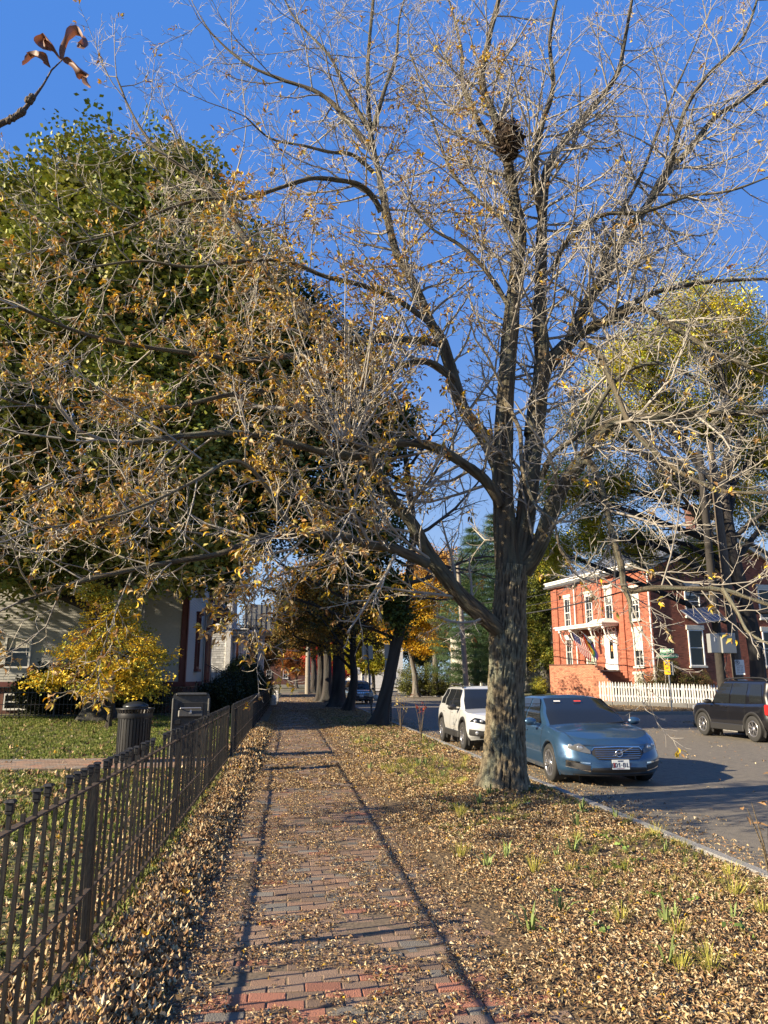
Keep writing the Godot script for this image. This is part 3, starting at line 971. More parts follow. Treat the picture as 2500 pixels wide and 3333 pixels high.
		for e in r.randi_range(3, 6):
			var k := r.randi_range(0, 3)
			var d: Vector3 = (tip[1] * 0.4 + Vector3(r.randfn(), r.randfn() - 0.4, r.randfn()) * 0.7).normalized()
			var s := d.cross(Vector3(r.randfn(), 1, r.randfn())).normalized()
			var bs := Basis(s, d.cross(s) * -1.0, d).scaled(Vector3.ONE * r.randf_range(0.55, 1.1))
			where[k].append(Transform3D(bs, p + d * 0.05 + Vector3(r.randfn(), r.randfn(), r.randfn()) * 0.02))
			var c := Color(0.42, 0.32, 0.17)
			var g := r.randf()
			if g < 0.24:
				c = Color(0.66, 0.44, 0.04)
			elif g < 0.48:
				c = Color(0.30, 0.17, 0.07)
			elif g < 0.62:
				c = Color(0.40, 0.34, 0.08)
			tint[k].append(c * r.randf_range(0.7, 1.2))
	var lv := Node3D.new()
	for k in 4:
		copies("leaves", kinds[k], M.gold_leaf, where[k], tint[k], t)
	lv.free()
	# the nest
	var nest := thing("squirrel_nest", "dark ball of leaves and twigs, a nest high in the bare street tree", "nest", Vector3(3.62, 11.05, -11.0))
	var nb := MB.new()
	nb.col = Color(0.02, 0.015, 0.011)
	nb.blob(Vector3.ZERO, Vector3(0.24, 0.30, 0.24), Basis(), 14, 10)
	for i in nb.v.size():
		nb.v[i] *= 0.9 + 0.6 * drift.get_noise_3dv(nb.v[i] * 14.0)
	part("mass", nb, M.dry_leaf, nest)
	var nl := MB.new()
	for k in 900:
		var d := Vector3(r.randfn(), r.randfn() * 1.2, r.randfn()).normalized()
		var p := d * Vector3(0.24, 0.36, 0.24) * r.randf_range(0.7, 1.2)
		var s := d.cross(Vector3(r.randfn(), r.randfn(), r.randfn())).normalized() * r.randf_range(0.03, 0.09)
		var w := d.cross(s).normalized() * r.randf_range(0.004, 0.02) + d * r.randf_range(-0.02, 0.02)
		var g := r.randf_range(0.5, 1.4)
		nl.col = Color(0.06, 0.042, 0.028) * g
		nl.quad(p - s, p + w, p + s, p - w)
	var nlp := part("leaves_and_twigs", nl, M.dry_leaf, nest)
	nlp.set_meta("kind", "stuff")

var sprays := {}
func spray(kind: String) -> ArrayMesh:
	if not sprays.has(kind):
		match kind:
			"maple":
				sprays[kind] = cluster_mesh(40, 0.50, 0.155, 0.9, 5)
			"fine":
				sprays[kind] = cluster_mesh(60, 0.55, 0.12, 0.55, 6)
			"small":
				sprays[kind] = cluster_mesh(30, 0.22, 0.075, 0.8, 7)
			"needle":
				sprays[kind] = cluster_mesh(60, 0.40, 0.26, 0.10, 8, 0.35)
			"box":
				sprays[kind] = cluster_mesh(40, 0.20, 0.055, 0.6, 9)
	return sprays[kind]

# a broadleaved tree: trunk, boughs to each lobe of the crown, branches to each spray of leaves
func leafy(t: Node3D, trunk: Array, r0: float, r1: float, lobes: Array, count: int, kind: String, pal: Array, r: RandomNumberGenerator, mat_: Material, bark := Color(0.05, 0.042, 0.034), size := 1.0) -> void:
	var b := MB.new()
	b.col = bark
	var pts := spline(trunk, 6)
	var rr := PackedFloat32Array()
	for k in pts.size():
		rr.append(lerpf(r0, r1, float(k) / (pts.size() - 1)))
	var f := noise(1.2, FastNoiseLite.TYPE_SIMPLEX, 5, 2)
	f.fractal_type = FastNoiseLite.FRACTAL_RIDGED
	furrowed(b, pts, rr, 28, r0 * 0.09, f, bark * 0.7, bark * 1.7, r0 * 0.5)
	part("trunk", b, M.bark, t)
	var w := MB.new()
	w.col = bark
	var where := []
	var tint := []
	var total := 0.0
	for l in lobes:
		total += l[1].x * l[1].y + l[1].z * l[1].y
	for l in lobes:
		var c: Vector3 = l[0]
		var e: Vector3 = l[1]
		# the bough leaves the trunk a good way below the lobe
		var foot: Vector3 = pts[pts.size() - 1]
		for k in range(pts.size() / 3, pts.size()):
			if pts[k].y > c.y - e.y * 0.4 - Vector2(c.x - pts[k].x, c.z - pts[k].z).length() * 0.5:
				foot = pts[k]
				break
		var mid := foot.lerp(c, 0.5) + Vector3(r.randfn(), r.randfn() + 0.8, r.randfn()) * 0.35
		var bp := spline([foot, mid, c, c + Vector3(0, e.y * 0.5, 0)], 4)
		var br := PackedFloat32Array()
		for k in bp.size():
			br.append(lerpf(r1 * 0.75, r1 * 0.16, float(k) / (bp.size() - 1)))
		w.tube(bp, br, 7)
		var n := int(count * (e.x * e.y + e.z * e.y) / total)
		for k in n:
			var d := Vector3(r.randfn(), r.randfn(), r.randfn()).normalized()
			var q := c + d * e * pow(r.randf(), 0.38) * (1.0 + 0.22 * r.randfn())
			if drift.get_noise_3d(q.x * 0.9 + c.x, q.y * 0.9, q.z * 0.9) < -0.30:
				continue
			var s := size * r.randf_range(0.65, 1.25)
			where.append(Transform3D(turned(r, 0.4, s), q))
			var col: Color = pal[r.randi_range(0, pal.size() - 1)]
			var warm := drift.get_noise_3d(q.x * 0.6, q.y * 0.6 + 40.0, q.z * 0.6)
			if l.size() > 2:
				col = col.lerp(l[2], clampf(0.5 + warm * 2.0, 0, 1))
			tint.append(col * r.randf_range(0.7, 1.25))
			if k % 5 == 0:
				var a := bp[mini(bp.size() - 1, r.randi_range(3, bp.size() - 1))]
				var h := a.lerp(q, 0.5) + Vector3(r.randfn(), r.randfn(), r.randfn()) * 0.2
				w.tube(PackedVector3Array([a, h, q]), PackedFloat32Array([r1 * 0.16, r1 * 0.09, 0.008]), 4)
	var wp := part("branches", w, M.bark, t)
	wp.set_meta("kind", "stuff")
	copies("foliage", spray(kind), mat_, where, tint, t)

# boughs and twigs without leaves
func bare(t: Node3D, p: Vector3, boughs: Array, o: Dictionary, r: RandomNumberGenerator, called := "bare_branches") -> void:
	var b := MB.new()
	for q in boughs:
		shoot(b, r, p + q[0], (q[1] as Vector3).normalized(), q[2], q[3], 0, o)
	var w := part(called, b, M.twig, t)
	w.set_meta("kind", "stuff")

func left_trees() -> void:
	var r := RandomNumberGenerator.new()
	r.seed = 40
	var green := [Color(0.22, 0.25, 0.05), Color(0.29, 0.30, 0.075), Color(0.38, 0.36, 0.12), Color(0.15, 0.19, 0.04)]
	var t := thing("maple_tree", "tall dense green maple on the lawn before the grey clapboard house", "tree")
	leafy(t, [Vector3(-6.7, 0.2, -28.2), Vector3(-6.8, 4, -27.9), Vector3(-7.0, 9, -27.5), Vector3(-7.2, 14, -27.3)], 0.48, 0.22, [
		[Vector3(-8.2, 20.5, -27.5), Vector3(2.2, 2.6, 2.3)], [Vector3(-5.0, 20.2, -27.5), Vector3(2.1, 2.7, 2.3)], [Vector3(-11.2, 19.0, -27.5), Vector3(2.4, 2.4, 2.3)],
		[Vector3(-12.5, 15.0, -27.0), Vector3(3.4, 3.6, 3.4)], [Vector3(-8.0, 15.5, -26.0), Vector3(3.6, 3.6, 3.4)], [Vector3(-3.6, 15.5, -27.0), Vector3(3.4, 3.4, 3.2)],
		[Vector3(-15.0, 10.0, -27.0), Vector3(3.6, 3.6, 3.6)], [Vector3(-10.5, 10.0, -25.0), Vector3(3.0, 3.2, 3.0)], [Vector3(-5.0, 10.5, -25.5), Vector3(3.0, 3.0, 3.0)], [Vector3(-2.0, 11.5, -28.0), Vector3(2.8, 3.0, 3.0)],
		[Vector3(-14.0, 6.0, -28.0), Vector3(3.0, 2.2, 3.0)], [Vector3(-9.0, 6.6, -27.0), Vector3(3.0, 1.9, 2.6)], [Vector3(-4.2, 7.0, -27.5), Vector3(2.8, 2.0, 2.6)], [Vector3(-17.5, 14, -28), Vector3(3, 4, 3)], [Vector3(-18, 8, -28), Vector3(3, 3, 3)]],
		14000, "maple", green + [Color(0.32, 0.30, 0.11)], r, M.green_leaf, Color(0.045, 0.038, 0.032), 1.15)

func verge_trees() -> void:
	var r := RandomNumberGenerator.new()
	r.seed = 50
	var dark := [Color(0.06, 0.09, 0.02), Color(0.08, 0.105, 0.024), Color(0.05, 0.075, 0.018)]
	var gold := [Color(0.42, 0.25, 0.045), Color(0.22, 0.17, 0.045), Color(0.52, 0.32, 0.05), Color(0.10, 0.10, 0.025)]
	var olive := [Color(0.17, 0.13, 0.035), Color(0.11, 0.095, 0.03), Color(0.22, 0.14, 0.04)]
	# the leaning one
	var t := thing("maple_tree", "leaning dark trunk on the verge with dark green leaves and bare boughs to the road", "tree")
	var base := Vector3(3.25, 0.0, -27.4)
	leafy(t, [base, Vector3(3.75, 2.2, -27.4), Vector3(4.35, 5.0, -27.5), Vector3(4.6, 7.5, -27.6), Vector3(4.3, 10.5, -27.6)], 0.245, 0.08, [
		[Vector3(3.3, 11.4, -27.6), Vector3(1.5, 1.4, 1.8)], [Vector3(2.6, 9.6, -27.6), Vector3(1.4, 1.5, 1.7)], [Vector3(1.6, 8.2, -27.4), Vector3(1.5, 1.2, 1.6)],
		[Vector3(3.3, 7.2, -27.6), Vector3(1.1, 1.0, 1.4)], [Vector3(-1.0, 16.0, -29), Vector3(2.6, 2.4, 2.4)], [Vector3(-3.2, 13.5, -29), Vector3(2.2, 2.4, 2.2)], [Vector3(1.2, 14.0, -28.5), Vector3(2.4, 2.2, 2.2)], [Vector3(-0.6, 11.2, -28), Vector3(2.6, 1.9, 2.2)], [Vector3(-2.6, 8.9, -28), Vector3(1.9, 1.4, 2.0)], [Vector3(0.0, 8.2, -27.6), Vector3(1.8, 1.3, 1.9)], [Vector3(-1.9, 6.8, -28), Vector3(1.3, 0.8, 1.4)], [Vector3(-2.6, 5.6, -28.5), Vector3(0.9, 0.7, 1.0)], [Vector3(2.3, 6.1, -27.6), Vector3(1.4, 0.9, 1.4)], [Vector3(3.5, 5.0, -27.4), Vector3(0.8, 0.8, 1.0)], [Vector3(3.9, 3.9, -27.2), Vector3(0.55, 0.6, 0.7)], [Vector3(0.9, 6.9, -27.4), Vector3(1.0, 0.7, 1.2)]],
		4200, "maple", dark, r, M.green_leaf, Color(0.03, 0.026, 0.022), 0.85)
	var o := {"rise": -0.02, "wander": 0.13, "levels": 3, "gap": 0.55, "ratio": 0.5, "thin": 0.35, "least": 0.005, "cols": [Color(0.035, 0.03, 0.026), Color(0.05, 0.042, 0.036), Color(0.075, 0.06, 0.05)]}
	bare(t, base, [[Vector3(1.1, 5.2, 0), Vector3(1, 0.35, 0.1), 3.8, 0.085], [Vector3(1.3, 7.0, 0), Vector3(1, 0.5, -0.2), 4.2, 0.08], [Vector3(1.2, 8.2, 0), Vector3(0.8, 0.8, 0.2), 4.0, 0.07], [Vector3(1.0, 9.4, 0), Vector3(0.6, 1, 0), 3.6, 0.07],
		[Vector3(1.05, 4.6, 0), Vector3(1, -0.05, 0.3), 2.6, 0.045], [Vector3(1.2, 6.2, 0), Vector3(0.9, -0.05, 0.2), 3.4, 0.05], [Vector3(0.9, 10, 0), Vector3(-0.5, 1, 0), 3.2, 0.06], [Vector3(1.0, 9, 0), Vector3(-0.9, 0.7, 0.2), 3.0, 0.06]], o, r)
	# the row of maples beyond
	var spec := [
		[Vector3(3.2, 0, -40.7), 0.24, 6.3, "slim dark trunk on the verge right beside the stout burled one, gold leaves above", gold, 0.25],
		[Vector3(3.0, 0, -46.5), 0.44, 9.0, "stout burled dark trunk on the verge left of the grey car, gold and olive crown", gold, 0.0],
		[Vector3(2.85, 0, -57.0), 0.34, 9.5, "straight trunk with olive gold crown, nearer of the two trunks beyond the burled one", olive, 0.0],
		[Vector3(2.45, 0, -59.5), 0.30, 9.0, "straight trunk with thin brown crown, farther of the two trunks beyond the burled one", olive, 0.0],
		[Vector3(3.0, 0, -93.0), 0.40, 9.5, "farthest verge trunk beside the pale wooden pole, brown gold crown", gold, 0.0]]
	for s in spec:
		t = thing("maple_tree", s[3], "tree", Vector3.ZERO, 0, "maples along the verge")
		var p: Vector3 = s[0]
		var h: float = s[2]
		leafy(t, [p, p + Vector3(0.05 + s[5], h * 0.25, 0), p + Vector3(-0.05 + s[5], h * 0.5, 0), p + Vector3(0.1 + s[5], h * 0.8, 0)], s[1], s[1] * 0.5, [
			[p + Vector3(0.2, h * 0.98, 0), Vector3(2.2, 1.7, 2.4)], [p + Vector3(-2.2, h * 0.82, 0), Vector3(1.9, 1.5, 2.2)], [p + Vector3(1.9, h * 0.8, 0), Vector3(1.7, 1.3, 2.2)], [p + Vector3(-0.4, h * 0.68, 0.5), Vector3(1.8, 1.0, 2.0)],
			[p + Vector3(-2.9, h * 0.62, 0), Vector3(1.3, 0.7, 1.8)], [p + Vector3(1.4, h * 0.56, 0.3), Vector3(1.0, 0.6, 1.4)], [p + Vector3(-1.2, h * 0.52, 0.2), Vector3(1.1, 0.45, 1.4)]],
			260 if s[1] < 0.25 else 900, "maple", s[4], r, M.gold_leaf, Color(0.036, 0.03, 0.026), 0.8)
		var ob := o.duplicate()
		ob.levels = 2
		ob.rise = 0.06
		bare(t, p, [[Vector3(0, h * 0.5, 0), Vector3(-1, 0.6, 0.2), 3.0, 0.09], [Vector3(0, h * 0.45, 0), Vector3(1, 0.8, 0.1), 2.6, 0.08], [Vector3(0, h * 0.6, 0), Vector3(-0.5, 1, 0), 3.0, 0.08], [Vector3(0, h * 0.62, 0), Vector3(0.6, 1, 0.3), 3.0, 0.08]], ob, r)
	# behind the left houses, thin and brown
	t = thing("maple_tree", "brown half bare tree beyond the dark grey shingled wing, by the pavement", "tree")
	leafy(t, [Vector3(-4.4, 0, -80), Vector3(-4.3, 3, -80), Vector3(-4.0, 6, -80)], 0.3, 0.14, [[Vector3(-4.2, 7.2, -80), Vector3(2.2, 1.6, 2.2)], [Vector3(-2.6, 5.4, -80), Vector3(1.8, 1.3, 2)], [Vector3(-2.2, 3.6, -80), Vector3(1.4, 1.0, 1.6)], [Vector3(-4.8, 5, -80), Vector3(1.8, 1.4, 2)], [Vector3(-0.9, 6.2, -80), Vector3(1.4, 0.9, 1.6)]],
		420, "maple", [Color(0.14, 0.075, 0.03), Color(0.2, 0.11, 0.035), Color(0.06, 0.055, 0.02)], r, M.gold_leaf, Color(0.036, 0.03, 0.026), 0.9)

func right_trees() -> void:
	var r := RandomNumberGenerator.new()
	r.seed = 60
	var yellow := [Color(0.80, 0.52, 0.03), Color(0.74, 0.46, 0.04), Color(0.85, 0.60, 0.05), Color(0.62, 0.42, 0.04)]
	var lime := [Color(0.50, 0.48, 0.04), Color(0.38, 0.40, 0.04), Color(0.62, 0.54, 0.05), Color(0.24, 0.28, 0.035)]
	var t := thing("yellow_tree", "bright orange yellow tree with forked trunk across the road, nearest kerb corner", "tree")
	leafy(t, [Vector3(12.3, 0, -73), Vector3(12.2, 2.2, -73), Vector3(11.6, 5, -73)], 0.3, 0.15, [[Vector3(11.0, 9.6, -73), Vector3(3.0, 2.0, 2.6)], [Vector3(9.0, 8.0, -73), Vector3(2.2, 1.6, 2.2)], [Vector3(12.8, 7.6, -73), Vector3(2.2, 1.5, 2.2)], [Vector3(10.4, 6.0, -72.5), Vector3(1.8, 1.0, 1.8)], [Vector3(13.0, 4.8, -72), Vector3(1.7, 0.8, 1.5)]],
		1900, "maple", yellow, r, M.gold_leaf, Color(0.12, 0.10, 0.08), 0.9)
	t = thing("yellow_tree", "tall pale gold tree behind the pine and the leaning pole", "tree")
	leafy(t, [Vector3(18, 0, -92), Vector3(18, 5, -92), Vector3(17.8, 10, -92)], 0.4, 0.2, [[Vector3(18, 15.5, -92), Vector3(3.6, 3.0, 3)], [Vector3(15.5, 12.5, -92), Vector3(3, 2.5, 3)], [Vector3(20.5, 12.5, -92), Vector3(3, 2.5, 3)], [Vector3(17.5, 9, -92), Vector3(3.5, 2.2, 3)]],
		1300, "maple", [Color(0.55, 0.36, 0.10), Color(0.62, 0.40, 0.12), Color(0.5, 0.28, 0.06)], r, M.gold_leaf, Color(0.12, 0.10, 0.08), 1.3)
	t = thing("lime_tree", "yellow green low tree behind the grey oncoming car", "tree")
	leafy(t, [Vector3(9.6, 0, -86), Vector3(9.6, 2, -86), Vector3(9.2, 4, -86)], 0.22, 0.12, [[Vector3(8.6, 6.0, -86), Vector3(2.6, 1.7, 2.2)], [Vector3(6.6, 5.0, -86), Vector3(2.2, 1.2, 2)], [Vector3(9.4, 3.6, -86), Vector3(2.2, 1.2, 2)], [Vector3(7.6, 3.4, -86), Vector3(1.6, 0.9, 1.5)]],
		1400, "maple", lime, r, M.gold_leaf, Color(0.07, 0.06, 0.05), 0.9)
	t = thing("red_maple", "small scarlet red tree far down the street", "tree")
	leafy(t, [Vector3(5.6, 0, -108), Vector3(5.6, 2, -108), Vector3(5.5, 4, -108)], 0.22, 0.12, [[Vector3(5.4, 6.6, -108), Vector3(2.2, 2.0, 2.2)], [Vector3(7.6, 5.2, -108), Vector3(1.8, 1.5, 2)], [Vector3(4.0, 5.0, -108), Vector3(1.8, 1.6, 2)], [Vector3(5.8, 3.4, -108), Vector3(2.6, 1.2, 2)], [Vector3(7.8, 3.0, -108), Vector3(1.6, 1.2, 2)]],
		1300, "maple", [Color(0.55, 0.05, 0.04), Color(0.62, 0.09, 0.06), Color(0.42, 0.03, 0.035)], r, M.gold_leaf, Color(0.06, 0.05, 0.045), 1.0)
	# leafy green behind the brick house's far end and the yard trees
	t = thing("lime_tree", "green and yellow tree in sun left of the brick house", "tree")
	leafy(t, [Vector3(22.5, 0.4, -64), Vector3(22.5, 4, -64), Vector3(22.4, 8, -64)], 0.3, 0.15, [[Vector3(22.4, 11.5, -64), Vector3(2.6, 2.6, 2.6)], [Vector3(20.7, 8.2, -64), Vector3(1.9, 2.4, 2.4)], [Vector3(23.5, 8.0, -64), Vector3(2.0, 2.4, 2.4)], [Vector3(21.2, 5.2, -63.5), Vector3(1.8, 1.7, 2)], [Vector3(22.6, 3.6, -63), Vector3(1.6, 1.1, 1.6)]],
		1800, "maple", [Color(0.16, 0.18, 0.03), Color(0.09, 0.12, 0.02), Color(0.26, 0.23, 0.035), Color(0.05, 0.075, 0.018)], r, M.green_leaf, Color(0.05, 0.042, 0.036), 0.8)
	# the honey locust over the brick house
	t = thing("locust_tree", "wide yellow green feathery tree spreading over the brick house and the poles", "tree")
	var lb := Vector3(19.0, 0, -28.8)
	leafy(t, [lb, lb + Vector3(0.1, 3, 0), lb + Vector3(-0.4, 6.5, 0), lb + Vector3(-0.6, 9.5, 0)], 0.32, 0.2, [
		[Vector3(18.5, 17.6, -29), Vector3(2.6, 1.7, 2.6)], [Vector3(15.6, 16.0, -30), Vector3(2.0, 1.5, 2.2)], [Vector3(21.8, 16.6, -31), Vector3(2.4, 1.7, 2.4)], [Vector3(13.9, 13.4, -31), Vector3(1.7, 1.4, 2.0)], [Vector3(17.2, 14.0, -31), Vector3(1.8, 1.3, 2.0)], [Vector3(20.4, 13.6, -31), Vector3(1.9, 1.3, 2.0)],
		[Vector3(12.9, 10.6, -33), Vector3(1.4, 1.3, 1.8)], [Vector3(15.2, 10.9, -33), Vector3(1.4, 1.1, 1.8)], [Vector3(14.6, 8.6, -34), Vector3(1.3, 1.3, 1.6)], [Vector3(18.0, 10.9, -32), Vector3(1.5, 1.0, 1.8)], [Vector3(23.0, 12.4, -32), Vector3(2.2, 1.5, 2.2)], [Vector3(20.6, 10.2, -32), Vector3(1.5, 1.0, 1.8)], [Vector3(16.9, 8.2, -34), Vector3(1.2, 1.0, 1.5)], [Vector3(23.4, 9.4, -32), Vector3(1.8, 1.0, 1.8)], [Vector3(19.4, 7.6, -32.5), Vector3(1.3, 0.8, 1.5)], [Vector3(13.0, 8.0, -35), Vector3(1.0, 1.0, 1.3)]],
		4200, "fine", [Color(0.58, 0.54, 0.05), Color(0.72, 0.60, 0.05), Color(0.46, 0.50, 0.06), Color(0.32, 0.40, 0.06)], r, M.gold_leaf, Color(0.035, 0.03, 0.027), 1.0)
	var o := {"rise": 0.02, "wander": 0.16, "levels": 2, "gap": 0.6, "ratio": 0.5, "thin": 0.35, "least": 0.006, "cols": [Color(0.03, 0.026, 0.023), Color(0.045, 0.04, 0.034), Color(0.06, 0.05, 0.045)]}
	bare(t, lb, [[Vector3(0, 5.0, 0), Vector3(-1, 0.35, -0.3), 5.5, 0.13], [Vector3(-0.3, 6.4, 0), Vector3(-1, 0.7, 0.1), 6.0, 0.13], [Vector3(-0.5, 8.5, 0), Vector3(-0.7, 1, 0), 6, 0.12], [Vector3(-0.4, 7.5, 0), Vector3(1, 0.8, 0), 6, 0.12], [Vector3(0, 4.2, 0), Vector3(-1, 0.15, 0.2), 4.0, 0.08], [Vector3(0.1, 4.4, 0), Vector3(1, 0.4, 0.3), 4.0, 0.09]], o, r)
	# white pines across the road
	for s in [[Vector3(16.6, 0, -66), 15.5, 5.6, "tall blue green pine across the road behind the leaning pole"], [Vector3(20.4, 0.3, -72), 18.0, 5.6, "taller dark green pine farther back beside the white porch house"]]:
		t = thing("pine_tree", s[3], "tree", Vector3.ZERO, 0, "pines across the road")
		var p: Vector3 = s[0]
		var b := MB.new()
		b.col = Color(0.06, 0.045, 0.035)
		b.tube(PackedVector3Array([p, p + Vector3(0.1, s[1] * 0.5, 0), p + Vector3(0, s[1], 0)]), PackedFloat32Array([0.28, 0.16, 0.03]), 10)
		part("trunk", b, M.bark, t)
		var w := MB.new()
		w.col = Color(0.06, 0.045, 0.035)
		var where := []
		var tint := []
		var y := 1.6
		while y < s[1]:
			var reach: float = s[2] * pow(1.0 - y / s[1], 0.75) * (0.75 if y < 3.0 else 1.0) + 0.25
			var n := 7
			var a0 := r.randf() * TAU
			for k in n:
				var a := a0 + TAU * k / n + r.randfn() * 0.2
				var d := Vector3(cos(a), 0, sin(a))
				var l := reach * r.randf_range(0.7, 1.12)
				var q := p + Vector3(0, y, 0)
				w.tube(PackedVector3Array([q, q + d * l * 0.5 + Vector3(0, l * 0.02, 0), q + d * l + Vector3(0, l * 0.12, 0)]), PackedFloat32Array([0.04, 0.025, 0.008]), 4)
				var m := int(l * 5.0) + 3
				for e in m:
					var u := (e + 0.7) / m
					var side := d.cross(Vector3.UP) * r.randfn() * 0.35 * l * 0.5 * (1.1 - u * 0.5)
					where.append(Transform3D(turned(r, 0.25, r.randf_range(0.7, 1.1)), q + d * l * u + side + Vector3(0, l * 0.1 * u * u + r.randfn() * 0.1, 0)))
					var g := r.randf_range(0.7, 1.3)
					tint.append(Color(0.075, 0.135, 0.06) * g if r.randf() < 0.75 else Color(0.12, 0.18, 0.07) * g)
			y += 0.62
		var wp := part("branches", w, M.bark, t)
		wp.set_meta("kind", "stuff")
		copies("needles", spray("needle"), M.green_leaf, where, tint, t)
	# far trees that close the street
	var far := [[Vector3(-6, 0, -135), 11.0, "brown gold tree closing the far end of the pavement", [Color(0.22, 0.12, 0.04), Color(0.3, 0.18, 0.05)]], [Vector3(1.5, 0, -150), 9.0, "orange tree far down the street between the verge trunks", [Color(0.4, 0.16, 0.04), Color(0.3, 0.12, 0.04)]],
		[Vector3(22, 0, -120), 13.0, "dark green tree behind the hedge across the road", [Color(0.06, 0.075, 0.025), Color(0.10, 0.10, 0.03)]], [Vector3(34, 0.4, -92), 15.0, "tall green tree behind the roof of the brick house", [Color(0.07, 0.09, 0.025), Color(0.16, 0.16, 0.03)]],
		[Vector3(12, 0, -150), 10.0, "yellow brown tree at the very end of the road", [Color(0.4, 0.28, 0.06), Color(0.25, 0.2, 0.05)]], [Vector3(-14, 0, -100), 12.0, "dark green tree behind the shingled houses", [Color(0.05, 0.065, 0.02), Color(0.08, 0.08, 0.025)]]]
	for s in far:
		t = thing("street_tree", s[2], "tree", Vector3.ZERO, 0, "trees closing the view")
		var p: Vector3 = s[0]
		var h: float = s[1]
		leafy(t, [p, p + Vector3(0, h * 0.3, 0), p + Vector3(0.2, h * 0.65, 0)], 0.3, 0.16, [[p + Vector3(0, h * 0.82, 0), Vector3(h * 0.24, h * 0.2, h * 0.24)], [p + Vector3(-h * 0.25, h * 0.6, 0), Vector3(h * 0.2, h * 0.18, h * 0.2)], [p + Vector3(h * 0.25, h * 0.58, 0), Vector3(h * 0.2, h * 0.18, h * 0.2)], [p + Vector3(0, h * 0.4, 0), Vector3(h * 0.25, h * 0.14, h * 0.2)]],
			900, "maple", s[3], r, M.gold_leaf, Color(0.05, 0.042, 0.036), h * 0.12)

func overhanging_branch() -> void:
	var t := thing("overhanging_branch", "close twig with a few curled brown leaves reaching in from an unseen tree", "branch")
	var b := MB.new()
	b.col = Color(0.12, 0.095, 0.075)
	var pts := PackedVector3Array([Vector3(-1.103, 3.552, -2.400), Vector3(-1.072, 3.573, -2.400), Vector3(-1.009, 3.618, -2.400), Vector3(-0.971, 3.692, -2.400), Vector3(-0.943, 3.752, -2.400), Vector3(-0.920, 3.819, -2.400), Vector3(-0.888, 3.866, -2.400)])
	b.tube(pts, PackedFloat32Array([0.013, 0.011, 0.009, 0.006, 0.0035, 0.003, 0.002]), 8)
	for k in 16:
		var q := pts[k % 3].lerp(pts[k % 3 + 1], fposmod(k * 0.37, 1.0))
		b.blob(q + Vector3(0.006 * sin(k * 2.0), 0.005 * cos(k * 3.0), 0.004), Vector3.ONE * (0.009 + 0.003 * (k % 3)), Basis(), 6, 4)
	part("stem", b, M.bark, t)
	var lm := mat(0.15, 0.075, 0.05, 0.6)
	lm.backlight_enabled = true
	lm.backlight = lin(0.10, 0.035, 0.015)
	var ribs := [[Vector3(-0.893, 3.877, -2.412), Vector3(-0.886, 3.918, -2.400), Vector3(-0.865, 3.956, -2.388), Vector3(-0.852, 3.997, -2.412), Vector3(-0.825, 3.966, -2.400), Vector3(-0.823, 3.927, -2.388), Vector3(-0.844, 3.950, -2.412)], [Vector3(-0.895, 3.879, -2.412), Vector3(-0.914, 3.907, -2.400), Vector3(-0.932, 3.921, -2.388), Vector3(-0.965, 3.960, -2.412), Vector3(-0.971, 3.928, -2.400), Vector3(-0.948, 3.897, -2.388), Vector3(-0.935, 3.910, -2.412)], [Vector3(-0.929, 3.840, -2.412), Vector3(-0.947, 3.856, -2.400), Vector3(-0.970, 3.859, -2.388), Vector3(-0.996, 3.872, -2.412), Vector3(-1.009, 3.837, -2.400), Vector3(-1.017, 3.819, -2.388)], [Vector3(-0.889, 3.876, -2.412), Vector3(-0.854, 3.862, -2.400), Vector3(-0.818, 3.823, -2.388), Vector3(-0.803, 3.819, -2.412), Vector3(-0.791, 3.784, -2.400), Vector3(-0.774, 3.753, -2.388)]]
	var count := 0
	for rib in ribs:
		var sp := spline(rib, 4)
		var rows := []
		for k in sp.size():
			var u := float(k) / (sp.size() - 1)
			var d := (sp[mini(k + 1, sp.size() - 1)] - sp[maxi(k - 1, 0)]).normalized()
			var s := d.cross(Vector3(0, 0, 1)).normalized().rotated(d, 0.5 + u * 2.2 + count)
			var up := d.cross(s)
			var hw := 0.019 * pow(sin(PI * clampf(u * 0.95 + 0.03, 0, 1)), 0.8) * (1.0 + 0.25 * sin(u * 17.0 + count * 2.0))
			var row := []
			for e in 5:
				var a := (e - 2) * 0.5
				row.append(sp[k] + s * hw * sin(a * 1.15) + up * hw * (1.0 - cos(a * 1.5)))
			rows.append(row)
		var lb := MB.new()
		lb.sheet(rows)
		part("leaf", lb, lm, t)
		count += 1
	# and the bare ends of another twig at the frame's edge
	t = thing("overhanging_branch", "bare dark twig ends high at the upper corner, without leaves", "branch")
	b = MB.new()
	var r := RandomNumberGenerator.new()
	r.seed = 71
	var o := {"rise": 0.08, "wander": 0.1, "levels": 2, "gap": 0.25, "ratio": 0.45, "thin": 0.4, "least": 0.004, "cols": [Color(0.06, 0.05, 0.045), Color(0.08, 0.07, 0.06), Color(0.1, 0.085, 0.07)]}
	shoot(b, r, Vector3(-6.3, 9.6, -8.0), Vector3(1, 0.35, 0), 1.9, 0.014, 0, o)
	shoot(b, r, Vector3(-6.3, 9.0, -8.0), Vector3(1, 0.2, 0), 1.7, 0.014, 0, o)
	part("stem", b, M.twig, t)

